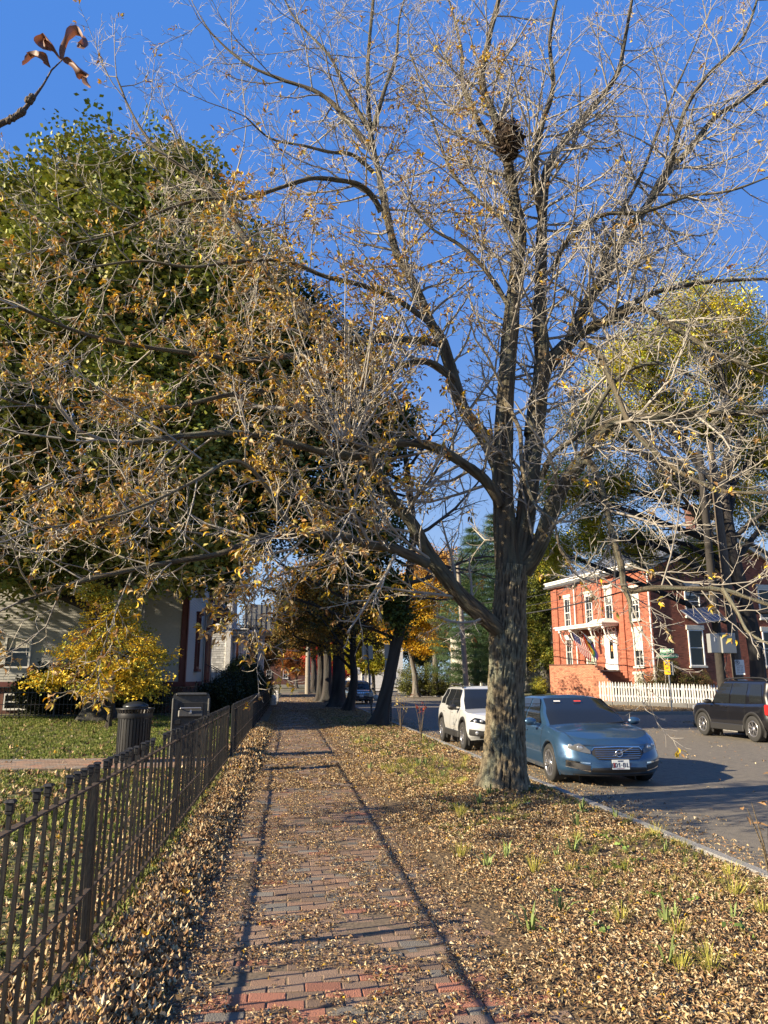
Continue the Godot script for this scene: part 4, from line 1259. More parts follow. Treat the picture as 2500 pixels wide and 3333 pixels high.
# ---------------------------------------------------------------- buildings
# a sash window: surround with its panes, meeting rail, glazing bars and sill; local +z looks outwards
func window(parent: Node3D, at: Vector3, w: float, h: float, turn: float, frame: Material, cols := 2, rows := 2, sill: Material = null, blind := 0.0, border := 0.07, called := "window") -> Node3D:
	var b := MB.new()
	for s in [-1.0, 1.0]:
		b.box(Vector3(s * (w / 2 + border / 2), 0, 0.0), Vector3(border, h + 2 * border, 0.13))
		b.box(Vector3(0, s * (h / 2 + border / 2), 0.0), Vector3(w, border, 0.13))
	b.box(Vector3(0, 0, -0.005), Vector3(w, 0.05, 0.075))
	for half in [-1.0, 1.0]:
		for k in range(1, cols):
			b.box(Vector3(-w / 2 + w * k / cols, half * (h / 4 + 0.012), -0.008), Vector3(0.022, h / 2 - 0.03, 0.05))
		for k in range(1, rows):
			b.box(Vector3(0, half * (h / 4 + 0.012) - h / 4 + h / 2 * k / rows, -0.011), Vector3(w - 0.002, 0.022, 0.044))
	var o := part(called, b, frame, parent, at)
	o.rotation.y = turn
	for half in [-1.0, 1.0]:
		var g := MB.new()
		g.box(Vector3(0, half * (h / 4 + 0.006), -0.026 + 0.008 * half), Vector3(w, h / 2 - 0.02, 0.012))
		part("pane", g, M.glass, o)
	if blind > 0:
		var bl := MB.new()
		bl.box(Vector3(0, h / 2 - h * blind / 2, -0.012), Vector3(w - 0.03, h * blind, 0.006))
		part("blind", bl, M.stone_trim, o)
	if sill:
		var sb := MB.new()
		sb.cbox(Vector3(0, -h / 2 - border - 0.05, 0.05), Vector3(w + 2 * border + 0.16, 0.12, 0.2), 0.01)
		part("sill", sb, sill, o)
	return o

func clapboards(parent: Node3D, at: Vector3, length: float, y0: float, y1: float, step: float, turn: float, m: Material) -> void:
	# boards lapped one over the other; local +x along the wall, +z outwards
	var b := MB.new()
	var n := int((y1 - y0) / step)
	var t := 0.02
	var p := []
	for y in [0.0, step * 1.12]:
		for q in [[0.0, t if y < 0.01 else 0.006], [length, t if y < 0.01 else 0.006], [length, -0.01], [0.0, -0.01]]:
			p.append(Vector3(q[0], y, q[1]))
	b.hexa(p)
	var me := b.mesh()
	for k in n:
		var o := part("board", me, m, parent, at + Vector3(0, y0 + k * step, 0))
		o.rotation.y = turn

func grey_house() -> void:
	var x1 := -4.43
	var z0 := -33.0
	var t := thing("clapboard_house", "grey clapboard house with dark red corner boards and red porch behind the lawn", "house", Vector3(x1, 0, z0))
	var w := MB.new()
	w.box(Vector3(-10, 5.5, -5.45), Vector3(19.94, 8.4, 10.7))
	part("wall", w, M.siding, t)
	var f := MB.new()
	f.box(Vector3(-10, 0.65, -5.45), Vector3(19.98, 1.32, 10.76))
	part("foundation", f, tri_brick(), t)
	clapboards(t, Vector3(-20, 0, 0.0), 19.75, 1.55, 9.4, 0.115, 0, M.siding)
	clapboards(t, Vector3(0.0, 0, -0.25), 10.5, 1.55, 9.4, 0.115, PI / 2, M.siding)
	var c := MB.new()
	c.box(Vector3(-0.10, 5.5, 0.02), Vector3(0.24, 8.2, 0.06))
	c.box(Vector3(0.02, 5.5, -0.10), Vector3(0.06, 8.2, 0.3))
	c.box(Vector3(-10, 1.46, 0.03), Vector3(20.0, 0.2, 0.07))
	c.box(Vector3(0.03, 1.46, -5.4), Vector3(0.07, 0.2, 10.7))
	part("corner_board", c, M.trim_red, t)
	var r := MB.new()
	r.box(Vector3(-10, 9.85, -5.4), Vector3(20.9, 0.3, 11.7))
	r.taper(Vector3(-10, 11.4, -5.4), Vector3(20.9, 2.8, 11.7), Vector2(0.5, 0.1))
	part("roof", r, M.slate, t)
	for q in [[-6.81, 2.79, 0.9, 1.17, 0.35], [-3.2, 2.79, 0.9, 1.5, 0.0], [-12.5, 2.79, 0.9, 1.17, 0.3], [-6.8, 6.3, 0.9, 1.6, 0.4], [-3.0, 6.3, 0.9, 1.6, 0.0], [-12, 6.3, 0.9, 1.6, 0.0]]:
		window(t, Vector3(q[0], q[1] - 0.02, 0.05), q[2], q[3], 0, M.white, 1, 1, null, q[4])
	window(t, Vector3(-6.72, 0.76, 0.02), 0.78, 0.52, 0, M.white, 1, 1)
	window(t, Vector3(-2.4, 0.76, 0.02), 0.78, 0.52, 0, M.white, 1, 1)
	for q in [[-3.6, 3.4, 0.85, 2.3], [-3.6, 6.8, 0.85, 2.0], [-8.6, 6.8, 0.85, 2.0]]:
		var wn := window(t, Vector3(0.06, q[1], q[0]), q[2], q[3], PI / 2, M.trim_red, 1, 1, M.trim_red, 0.0, 0.12)
		var hd := MB.new()
		hd.box(Vector3(0, q[3] / 2 + 0.2, 0.06), Vector3(q[2] + 0.5, 0.1, 0.22))
		part("head", hd, M.trim_red, wn)
	# downpipe
	var d := MB.new()
	d.tube(spline([Vector3(0.12, 1.2, -6.0), Vector3(0.12, 4.3, -6.0), Vector3(0.25, 4.9, -6.0), Vector3(0.75, 5.15, -6.0)], 4), PackedFloat32Array([0.05, 0.05, 0.05, 0.05, 0.05, 0.05, 0.05, 0.05, 0.05, 0.05, 0.05, 0.05, 0.05]), 8)
	var d2 := MB.new()
	d2.rod(Vector3(-1.9, 1.3, 0.08), Vector3(-1.9, 9.4, 0.08), 0.05, 8)
	part("downpipe", d2, M.box_grey, t)
	part("downpipe", d, M.box_grey, t)
	# porch hood with brackets over red doors
	var p := MB.new()
	p.box(Vector3(0.55, 5.2, -8.2), Vector3(1.3, 0.16, 3.6))
	p.taper(Vector3(0.5, 5.45, -8.2), Vector3(1.4, 0.34, 3.8), Vector2(0.3, 0.8))
	part("porch_hood", p, M.slate, t)
	var br := MB.new()
	for z in [-6.6, -9.8]:
		br.tube(spline([Vector3(0.08, 4.2, z), Vector3(0.35, 4.35, z), Vector3(0.75, 4.8, z), Vector3(1.05, 5.1, z)], 4), PackedFloat32Array([0.1, 0.1, 0.1, 0.09, 0.08, 0.08, 0.08, 0.08, 0.09, 0.1, 0.1, 0.08, 0.06]), 8)
		br.box(Vector3(1.05, 4.95, z), Vector3(0.12, 0.35, 0.12))
	part("bracket", br, M.trim_red, t)
	var door := MB.new()
	door.cbox(Vector3(0.06, 2.75, -8.2), Vector3(0.12, 2.5, 2.2), 0.02)
	for z in [-7.7, -8.7]:
		door.cbox(Vector3(0.12, 2.9, z), Vector3(0.05, 1.9, 0.7), 0.02)
	part("door", door, M.trim_red, t)
	var st := MB.new()
	for k in 7:
		st.box(Vector3(0.3 + k * 0.14, 1.4 - k * 0.2, -8.2), Vector3(0.6 + 0.28 * k, 0.2, 2.6))
	part("porch_steps", st, M.granite, t)
	var ra := MB.new()
	for z in [-6.9, -9.5]:
		ra.rod(Vector3(0.1, 2.45, z), Vector3(2.2, 1.3, z), 0.02)
		for k in 8:
			ra.rod(Vector3(0.15 + k * 0.28, 2.42 - k * 0.153, z), Vector3(0.15 + k * 0.28, 1.2 - k * 0.14, z), 0.011, 5)
	part("porch_railing", ra, M.black_paint, t)
	var la := MB.new()
	la.lathe([[0.02, 0.0], [0.09, 0.04], [0.07, 0.3], [0.12, 0.32], [0.0, 0.45]], 6)
	part("porch_lantern", la, M.black_paint, t, Vector3(0.75, 4.6, -9.3))

func tri_brick() -> StandardMaterial3D:
	if not M.has("base_brick"):
		M.base_brick = tri(mat(1, 1, 1, 0.9), Vector3.ONE * 1.2)
		M.base_brick.albedo_texture = ntex(0.05, [[0.0, 0.07, 0.03, 0.022], [1.0, 0.16, 0.07, 0.05]], 256, 81)
	return M.base_brick

func shingles(parent: Node3D, at: Vector3, length: float, y0: float, y1: float, turn: float, c: Color, single: bool, r: RandomNumberGenerator) -> void:
	var where := []
	var tint := []
	var b := MB.new()
	b.hexa([Vector3(-0.5, 0, 0.022), Vector3(0.5, 0, 0.022), Vector3(0.5, 0, -0.004), Vector3(-0.5, 0, -0.004), Vector3(-0.5, 0.17, 0.006), Vector3(0.5, 0.17, 0.006), Vector3(0.5, 0.17, -0.004), Vector3(-0.5, 0.17, -0.004)])
	var me := b.mesh()
	var mats := []
	for k in 5:
		mats.append(mat(c.r * (0.75 + 0.12 * k), c.g * (0.75 + 0.12 * k), c.b * (0.75 + 0.12 * k), 0.85))
	var n := int((y1 - y0) / 0.145)
	var bs := Basis(Vector3.UP, turn)
	for j in n:
		var x := -r.randf() * 0.1
		while x < length - 0.02:
			var w := minf(r.randf_range(0.12, 0.26), length - x)
			var x0 := maxf(x, 0.0)
			var tr := Transform3D(bs * Basis.from_scale(Vector3(x + w - x0 - 0.007, 1, 1)), at + bs * Vector3((x0 + x + w) / 2, y0 + j * 0.145 + r.randf_range(-0.006, 0.006), 0))
			if single:
				var o := part("shingle", me, mats[r.randi_range(0, 4)], parent)
				o.transform = tr
			else:
				where.append(tr)
				tint.append(c * r.randf_range(0.75, 1.25))
			x += w
	if not single:
		copies("shingles", me, M.shingle, where, tint, parent)

# a tall narrow window under a round head
func arched_window(parent: Node3D, at: Vector3, w: float, h: float, turn: float) -> void:
	var o := window(parent, at, w, h, turn, M.white, 1, 1, M.white, 0.0, 0.08, "arched_window")
	var a := MB.new()
	for k in 12:
		var q := PI * (k + 0.5) / 12
		a.box(Vector3(cos(q) * (w / 2 + 0.12), h / 2 + 0.08 + sin(q) * (w / 2 + 0.12), 0.03), Vector3(0.13, 0.22, 0.1), Basis(Vector3(0, 0, 1), q))
	a.box(Vector3(0, h / 2 + 0.06 + w / 4, 0.0), Vector3(w, w / 2, 0.06))
	part("round_head", a, M.white, o)

func shingle_house() -> void:
	var r := RandomNumberGenerator.new()
	r.seed = 91
	var t := thing("shingle_house", "grey shingled house with white trim, bay window and flat roofed wing by the pavement", "house", Vector3(-3.69, 0, -48.0))
	var w := MB.new()
	w.box(Vector3(-5.0, 3.9, -2.1), Vector3(9.9, 7.8, 4.1))
	part("wall", w, M.joint, t)
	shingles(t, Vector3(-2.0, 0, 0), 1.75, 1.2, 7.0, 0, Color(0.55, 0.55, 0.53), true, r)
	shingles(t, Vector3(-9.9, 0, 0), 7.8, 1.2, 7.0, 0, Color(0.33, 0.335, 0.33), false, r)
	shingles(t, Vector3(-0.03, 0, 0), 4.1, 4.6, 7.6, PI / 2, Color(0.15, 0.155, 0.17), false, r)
	var c := MB.new()
	c.cbox(Vector3(-0.15, 3.6, 0.03), Vector3(0.32, 7.0, 0.09), 0.01)
	c.cbox(Vector3(0.03, 3.6, -0.18), Vector3(0.08, 7.0, 0.36), 0.01)
	part("corner_board", c, M.white_worn, t)
	# the bay
	var y0 := 0.9
	var bay := MB.new()
	var ring := [Vector3(0.0, 0, -0.45), Vector3(0.75, 0, -1.0), Vector3(0.75, 0, -3.4), Vector3(0.0, 0, -3.95)]
	for k in 3:
		bay.quad(ring[k] + Vector3(0, 0.1, 0), ring[k] + Vector3(0, 4.5, 0), ring[k + 1] + Vector3(0, 4.5, 0), ring[k + 1] + Vector3(0, 0.1, 0))
	part("bay", bay, M.white_worn, t)
	var bc := MB.new()
	bc.cbox(Vector3(0.35, 4.6, -2.2), Vector3(1.3, 0.2, 4.0), 0.03)
	bc.cbox(Vector3(0.32, 4.42, -2.2), Vector3(1.1, 0.18, 3.8), 0.03)
	bc.cbox(Vector3(0.32, 4.78, -2.2), Vector3(1.5, 0.08, 4.3), 0.02)
	part("bay_cornice", bc, M.white_worn, t)
	arched_window(t, Vector3(0.40, 2.75, -0.70), 0.46, 2.3, PI / 2 - 0.632)
	arched_window(t, Vector3(0.79, 2.75, -2.2), 0.8, 2.3, PI / 2)
	window(t, Vector3(0.06, 5.9, -2.0), 0.9, 1.6, PI / 2, M.white, 1, 1, M.white)
	window(t, Vector3(-1.1, 5.9, 0.06), 0.8, 1.6, 0, M.white, 1, 1, M.white)
	var ev := MB.new()
	ev.cbox(Vector3(-4.9, 7.75, -2.1), Vector3(10.9, 0.22, 5.0), 0.03)
	ev.cbox(Vector3(-4.9, 7.95, -2.1), Vector3(11.3, 0.18, 5.4), 0.03)
	part("eaves", ev, M.white_worn, t)
	var rf := MB.new()
	rf.taper(Vector3(-4.9, 8.7, -2.1), Vector3(11.2, 1.3, 5.2), Vector2(0.7, 0.4))
	part("roof", rf, M.slate, t)
	# the flat roofed wing
	var wg := MB.new()
	wg.box(Vector3(0.9, 2.35, -5.4), Vector3(2.0, 4.7, 2.6))
	part("wing_wall", wg, M.joint, t)
	shingles(t, Vector3(0.0, 0, -4.1), 1.55, 1.0, 4.4, 0, Color(0.12, 0.125, 0.14), true, r)
	var wc := MB.new()
	wc.cbox(Vector3(1.73, 2.4, -4.05), Vector3(0.4, 4.3, 0.14), 0.01)
	wc.cbox(Vector3(1.9, 2.4, -4.25), Vector3(0.1, 4.3, 0.4), 0.01)
	wc.cbox(Vector3(0.9, 4.62, -4.0), Vector3(2.2, 0.34, 0.24), 0.02)
	wc.cbox(Vector3(0.95, 4.86, -5.4), Vector3(2.9, 0.14, 3.6), 0.02)
	part("wing_trim", wc, M.white_worn, t)
	arched_window(t, Vector3(0.72, 2.4, -4.05), 0.55, 1.7, 0)
	var ral := MB.new()
	for k in 8:
		ral.rod(Vector3(0.2 + k * 0.25, 4.93, -4.1), Vector3(0.2 + k * 0.25, 5.7, -4.1), 0.012, 5)
	for y in [5.3, 5.7]:
		ral.rod(Vector3(0.1, y, -4.1), Vector3(2.1, y, -4.1), 0.016)
	part("roof_railing", ral, M.black_paint, t)
	var up := MB.new()
	up.box(Vector3(1.35, 5.95, -6.3), Vector3(1.9, 2.0, 0.1))
	for k in 6:
		up.box(Vector3(0.45 + k * 0.36, 5.95, -6.24), Vector3(0.03, 2.0, 0.04))
	part("metal_roof_panel", up, M.box_grey, t)
	var bx := MB.new()
	bx.cbox(Vector3(1.0, 5.05, -4.6), Vector3(1.4, 0.22, 0.3), 0.02)
	part("roof_planter", bx, M.wood_pole, t)
	copies("planter_leaves", spray("small"), M.gold_leaf, range(24).map(func(k): return Transform3D(Basis(Vector3.UP, k * 1.3), Vector3(0.4 + 0.05 * k, 5.22 + 0.05 * sin(k * 3.0), -4.6))), range(24).map(func(k): return Color(0.45, 0.2, 0.05) if k % 3 else Color(0.2, 0.2, 0.05)), t)
	var vr := MB.new()
	for k in 5:
		vr.box(Vector3(1.9, 0.17 * (5 - k) - 0.085, -0.5 - k * 0.3), Vector3(1.0, 0.17, 0.3))
	# white stone blocks that end the iron fence
	for q in [[Vector3(-0.95, 0, -51.2), 0.62, "white painted stone block at the end of the iron fence, nearer of two"], [Vector3(-0.90, 0, -58.5), 0.8, "white painted stone block beside the pavement, farther of two"]]:
		var s := thing("stone_block", q[2], "block", q[0])
		var b := MB.new()
		b.cbox(Vector3(0, q[1] * 0.4, 0), Vector3(0.34, q[1] * 0.8, 0.9), 0.03)
		b.cbox(Vector3(-0.02, q[1] * 0.9, -0.1), Vector3(0.3, q[1] * 0.25, 0.5), 0.05)
		part("block", b, M.white_worn, s)

func lay_bricks(parent: Node3D, at: Vector3, turn: float, length: float, y0: float, y1: float, holes: Array, tone: Color, r: RandomNumberGenerator, slope := Vector2.ZERO) -> void:
	# running bond, local +x along the wall, +z outwards; holes: [x0, x1, y0, y1]; slope: gable rise towards the middle
	var where := []
	var tint := []
	var b := MB.new()
	b.box(Vector3.ZERO, Vector3(1, 0.062, 0.03))
	var me := b.mesh()
	var bs := Basis(Vector3.UP, turn)
	var y := y0 + 0.035
	var row := 0
	while y < y1 + slope.x - 0.03:
		var x := -0.1 if row % 2 else 0.0
		var inset := 0.0 if y < y1 else (y - y1) / slope.x * length / 2
		while x < length - inset - 0.01:
			var a := maxf(x, inset)
			var e := minf(x + 0.203, length - inset)
			for h in holes:
				if y > h[2] and y < h[3]:
					if a >= h[0] and a < h[1]:
						a = h[1]
					elif a < h[0] and e > h[0]:
						e = h[0]
			if e - a > 0.025:
				where.append(Transform3D(bs * Basis.from_scale(Vector3(e - a, 1, 1)), at + bs * Vector3((a + e) / 2, y, r.randf_range(-0.003, 0.003))))
				var k := r.randf()
				tint.append(tone * (r.randf_range(0.8, 1.15) if k < 0.85 else 0.6))
			x += 0.214
		y += 0.0745
		row += 1
	copies("brickwork", me, M.brick, where, tint, parent)

func brick_house() -> void:
	var r := RandomNumberGenerator.new()
	r.seed = 101
	var turn := deg_to_rad(9.38)
	var t := thing("brick_house", "two storey red brick house with white trim and flags at its hooded doors", "house", Vector3(21.8, 0, -42.75), turn)
	var W := 12.1
	var D := 11.0
	var w := MB.new()
	w.box(Vector3(D / 2 + 0.02, 4.3, -W / 2 - 0.02), Vector3(D, 8.4, W))
	w.hexa([Vector3(0.02, 8.4, -0.02), Vector3(D, 8.4, -0.02), Vector3(D, 8.4, -W), Vector3(0.02, 8.4, -W), Vector3(D / 2, 11.0, -0.02), Vector3(D / 2 + 0.01, 11.0, -0.02), Vector3(D / 2 + 0.01, 11.0, -W), Vector3(D / 2, 11.0, -W)])
	part("wall", w, M.mortar, t)
	var tone := Color(0.33, 0.108, 0.064)
	# front: local -x, its own x runs from the far end (u = W) to the near corner
	var lower := [[1.45, 3.4, 1.0, 1.75], [9.72, 3.58, 0.62, 1.8]]
	var upper := [[1.5, 6.25, 0.75, 1.8], [4.35, 6.45, 0.75, 2.1], [6.8, 6.38, 0.75, 1.85], [9.68, 6.42, 0.7, 1.9]]
	var holes := []
	var fw := [[1.47, 3.52, 0.78, 2.0], [9.72, 3.6, 0.66, 1.75], [1.5, 6.25, 0.72, 1.75], [4.37, 6.5, 0.72, 2.15], [6.8, 6.4, 0.72, 1.9], [9.68, 6.42, 0.66, 1.95]]
	for q in fw:
		holes.append([W - q[0] - q[2] / 2 - 0.07, W - q[0] + q[2] / 2 + 0.07, q[1] - q[3] / 2 - 0.17, q[1] + q[3] / 2 + 0.07])
	holes.append([W - 4.42 - 0.72, W - 4.42 + 0.72, 2.2, 4.85])
	holes.append([W - 6.85 - 0.6, W - 6.85 + 0.6, 2.2, 4.65])
	holes.append([W - 1.66 - 0.45, W - 1.66 + 0.45, 0.9, 2.0])
	lay_bricks(t, Vector3(-0.005, 0, -W), -PI / 2, W, 0.4, 8.42, holes, tone, r)
	var sholes := []
	var sw := [[3.0, 6.4, 0.95, 1.75], [3.0, 3.55, 0.95, 2.05], [8.6, 6.4, 0.95, 1.75], [8.6, 3.55, 0.95, 2.05]]
	for q in sw:
		sholes.append([q[0] - q[2] / 2 - 0.07, q[0] + q[2] / 2 + 0.07, q[1] - q[3] / 2 - 0.17, q[1] + q[3] / 2 + 0.07])
	lay_bricks(t, Vector3(0, 0, 0.005), 0, D, 0.4, 8.42, sholes, tone, r, Vector2(2.5, 0))
	var i := 0
	for q in fw:
		var o := window(t, Vector3(-0.02, q[1], -q[0]), q[2], q[3], -PI / 2, M.white, 2, 2 if i in [0, 2, 4, 5] else 1, M.stone_trim, [0.55, 0.0, 0.35, 0.25, 0.0, 0.0][i])
		var l := MB.new()
		l.cbox(Vector3(0, q[3] / 2 + 0.21, 0.02), Vector3(q[2] + 0.34, 0.28, 0.14), 0.01)
		part("lintel", l, M.stone_trim, o)
		if i == 2 or i == 3: # diamond glazing in the upper sash
			var dm := MB.new()
			for k in range(-2, 6):
				for s in [-1.0, 1.0]:
					var c := Vector3(s * (-q[2] / 2 + 0.12 + (k - 1) * 0.16 + 0.1), q[3] / 4, 0.0)
					if absf(c.x) < q[2] / 2 - 0.1:
						dm.box(c, Vector3(0.02, q[3] / 2 - 0.1, 0.03), Basis(Vector3(0, 0, 1), s * 0.32))
			part("lattice", dm, M.white, o)
		i += 1
	for q in sw:
		var o := window(t, Vector3(q[0], q[1], 0.02), q[2], q[3], 0, M.white, 1, 1, M.stone_trim, 0.3 if q[0] < 5 and q[1] > 5 else 0.0)
		var l := MB.new()
		l.cbox(Vector3(0, q[3] / 2 + 0.21, 0.02), Vector3(q[2] + 0.34, 0.28, 0.14), 0.01)
		part("lintel", l, M.stone_trim, o)
	# brick pilasters of the front
	var pw := []
	var pt := []
	var pb := MB.new()
	pb.box(Vector3.ZERO, Vector3(0.09, 0.062, 0.46))
	for u in [0.25, 3.0, 5.35, 7.85, 11.3]:
		var y := 0.44
		while y < 8.35:
			if not (y > 4.7 and y < 5.45 and u > 3.2 and u < 9):
				pw.append(Transform3D(Basis(), Vector3(-0.06, y, -u - 0.22 * 0.0)))
				pt.append(tone * r.randf_range(0.8, 1.15))
			y += 0.0745
	copies("pilasters", pb.mesh(), M.brick, pw, pt, t)
	# cornice, rake boards, roof, chimney
	var c := MB.new()
	c.cbox(Vector3(-0.12, 8.52, -W / 2), Vector3(0.3, 0.24, W + 0.4), 0.03)
	c.cbox(Vector3(-0.16, 8.70, -W / 2), Vector3(0.36, 0.14, W + 0.5), 0.02)
	c.cbox(Vector3(-0.20, 8.82, -W / 2), Vector3(0.44, 0.10, W + 0.6), 0.02)
	part("cornice", c, M.white_worn, t)
	var rise := atan2(2.6, D / 2)
	var rl := sqrt(2.6 * 2.6 + D * D / 4)
	var rk := MB.new()
	var rf := MB.new()
	for s in [-1.0, 1.0]:
		var mid := Vector3(D / 2 + s * D / 4, 9.85, 0.14)
		rk.cbox(mid + Vector3(0, -0.12, 0), Vector3(rl + 0.5, 0.28, 0.24), 0.02, Basis(Vector3(0, 0, 1), -s * rise))
		rf.cbox(mid + Vector3(0, 0.12, -W / 2 - 0.1), Vector3(rl + 0.9, 0.12, W + 0.9), 0.01, Basis(Vector3(0, 0, 1), -s * rise))
	part("rake_board", rk, M.white_worn, t)
	var rn := part("roof", rf, M.slate, t)
	var ch := MB.new()
	ch.box(Vector3(D / 2, 11.8, -2.0), Vector3(0.9, 2.4, 0.9))
	ch.box(Vector3(D / 2, 13.0, -2.0), Vector3(1.05, 0.2, 1.05))
	part("chimney", ch, tri_brick(), rn)
	# the hood over the doors with scroll brackets
	var h := MB.new()
	h.cbox(Vector3(-0.62, 5.14, -6.5), Vector3(1.3, 0.14, 6.0), 0.02)
	h.cbox(Vector3(-0.64, 5.26, -6.5), Vector3(1.42, 0.1, 6.2), 0.02)
	h.taper(Vector3(-0.6, 5.42, -4.4), Vector3(1.3, 0.26, 1.8), Vector2(0.4, 0.8))
	part("door_hood", h, M.white, t)
	for u in [3.65, 5.25, 7.75, 9.2]:
		var b := MB.new()
		for k in 2:
			var arc := []
			for e in 9:
				var a := PI / 2 * e / 8
				arc.append(Vector3(-0.08 - (0.95 - 0.25 * k) * sin(a), 3.95 + 0.2 * k + (1.05 - 0.25 * k) * (1.0 - cos(a)), -u))
			var rad := PackedFloat32Array()
			for e in 9:
				rad.append(0.05)
			b.tube(PackedVector3Array(arc), rad, 6, true)
		for q in [[Vector3(-0.3, 4.85, -u), 0.15], [Vector3(-0.22, 4.5, -u), 0.1], [Vector3(-0.6, 4.95, -u), 0.09]]:
			var ring := PackedVector3Array()
			var rr := PackedFloat32Array()
			for e in 13:
				ring.append(q[0] + Vector3(cos(TAU * e / 12), sin(TAU * e / 12), 0) * q[1])
				rr.append(0.028)
			b.tube(ring, rr, 5)
		b.blob(Vector3(-1.05, 4.98, -u), Vector3(0.14, 0.14, 0.12), Basis(), 8, 6)
		b.box(Vector3(-0.08, 4.1, -u), Vector3(0.12, 0.5, 0.12))
		part("bracket", b, M.white, t)
	# doors
	var d := MB.new()
	for s in [-1.0, 1.0]:
		d.cbox(Vector3(-0.03, 3.5, -4.42 + s * 0.6), Vector3(0.16, 2.5, 0.22), 0.01)
	d.box(Vector3(-0.03, 4.62, -4.42), Vector3(0.155, 0.26, 1.0))
	d.box(Vector3(0.0, 3.38, -4.42), Vector3(0.06, 2.2, 1.0))
	var dn := part("door", d, M.white, t)
	var gp := MB.new()
	gp.box(Vector3(-0.036, 3.6, -4.42), Vector3(0.014, 1.25, 0.4))
	part("pane", gp, M.glass, dn)
	var nt := MB.new()
	nt.box(Vector3(-0.047, 3.65, -4.36), Vector3(0.004, 0.34, 0.14))
	part("notice", nt, mat(0.8, 0.3, 0.08, 0.6), dn)
	var hb := MB.new()
	hb.blob(Vector3(-0.07, 3.3, -4.06), Vector3(0.03, 0.07, 0.03), Basis(), 8, 6)
	part("handle", hb, M.metal, dn)
	d = MB.new()
	for s in [-1.0, 1.0]:
		d.cbox(Vector3(-0.03, 3.4, -6.85 + s * 0.5), Vector3(0.16, 2.4, 0.2), 0.01)
	d.box(Vector3(-0.03, 4.5, -6.85), Vector3(0.155, 0.2, 0.8))
	dn = part("door", d, M.stone_trim, t)
	var dl := MB.new()
	dl.cbox(Vector3(0.0, 3.3, -6.85), Vector3(0.06, 2.2, 0.8), 0.005)
	for y in [2.75, 3.75]:
		dl.cbox(Vector3(-0.03, y, -6.85), Vector3(0.03, 0.7, 0.5), 0.01)
	part("leaf", dl, mat(0.3, 0.34, 0.26, 0.6), dn)
	var bw := MB.new()
	bw.box(Vector3(-0.01, 1.45, -1.66), Vector3(0.1, 1.1, 0.9))
	bw.box(Vector3(-0.03, 2.05, -1.66), Vector3(0.12, 0.16, 1.15))
	part("basement_window", bw, M.stone_trim, t)
	# drainpipes
	for u in [-0.06, 8.5]:
		var dp := MB.new()
		dp.rod(Vector3(-0.16, 2.1, -u), Vector3(-0.16, 8.4, -u), 0.05, 8)
		dp.rod(Vector3(-0.16, 0.5, -u), Vector3(-0.16, 2.1, -u), 0.065, 8)
		part("drainpipe", dp, M.white, t)
	# landing, steps
	var st := MB.new()
	st.box(Vector3(-0.85, 1.4, -4.5), Vector3(1.6, 1.7, 1.7))
	for k in 9:
		st.box(Vector3(-0.85, 1.32 - k * 0.09, -3.5 + k * 0.3), Vector3(1.6, 1.55 - k * 0.175, 0.3))
	part("steps", st, tri_brick(), t)
	var sl := MB.new()
	sl.cbox(Vector3(-0.85, 2.2, -4.5), Vector3(1.7, 0.1, 1.8), 0.01)
	part("landing", sl, M.granite, t)
	# terrace with its sloping brick wall
	var tw := thing("terrace_wall", "sunlit curved brick terrace wall with a sloping end before the red brick house", "wall")
	var A := Vector3(16.15, 0, -45.4)
	var B := Vector3(17.75, 0, -42.5)
	var C := Vector3(18.55, 0, -41.6)
	var D2 := Vector3(20.75, 0, -47.9)
	var E2 := Vector3(20.0, 0, -51.5)
	var core := MB.new()
	core.hexa([A, B, D2, E2, A + Vector3(0, 2.5, 0), B + Vector3(0, 2.5, 0), D2 + Vector3(0, 2.5, 0), E2 + Vector3(0, 2.5, 0)])
	var dc := (C - B).normalized()
	var nc := Vector3(0, 1, 0).cross(dc) * 0.32
	core.hexa([B, C, C + nc, B + nc, B + Vector3(0, 2.42, 0), C + Vector3(0, 1.3, 0), C + nc + Vector3(0, 1.3, 0), B + nc + Vector3(0, 2.42, 0)])
	part("core", core, M.mortar, tw)
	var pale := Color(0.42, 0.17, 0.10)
	var runs := [[A, B, 2.5], [B, D2, 2.5]]
	for k in 8:
		runs.append([B.lerp(C, k / 8.0), B.lerp(C, (k + 1) / 8.0), 2.48 - k * 0.14])
	for s in runs:
		var dd: Vector3 = (s[1] - s[0]).normalized()
		lay_bricks(tw, s[0] + Vector3(-dd.z, 0, dd.x) * 0.006, atan2(-dd.z, dd.x), (s[1] - s[0]).length(), 0.4, s[2], [], pale, r)
	var cap := MB.new()
	var cd := (B - A).normalized()
	cap.cbox((A + B) / 2 + Vector3(0, 2.53, 0) + Vector3(0, 1, 0).cross(cd) * 0.12, Vector3(0.34, 0.06, (B - A).length() + 0.05), 0.01, Basis(Vector3.UP, atan2(cd.x, cd.z)))
	part("coping", cap, tri_brick(), tw)
	flags(t)
	# white picket fence on a low stone wall
	var f := thing("picket_fence", "white wooden picket fence on a low stone wall before the brick house", "fence", Vector3(17.2, 0.42, -40.5), atan2(-1.9, 5.9))
	var L := 6.6
	var pk := MB.new()
	pk.hexa([Vector3(-0.04, 0, 0.01), Vector3(0.04, 0, 0.01), Vector3(0.04, 0, -0.01), Vector3(-0.04, 0, -0.01), Vector3(-0.04, 0.92, 0.01), Vector3(0.04, 0.92, 0.01), Vector3(0.04, 0.92, -0.01), Vector3(-0.04, 0.92, -0.01)])
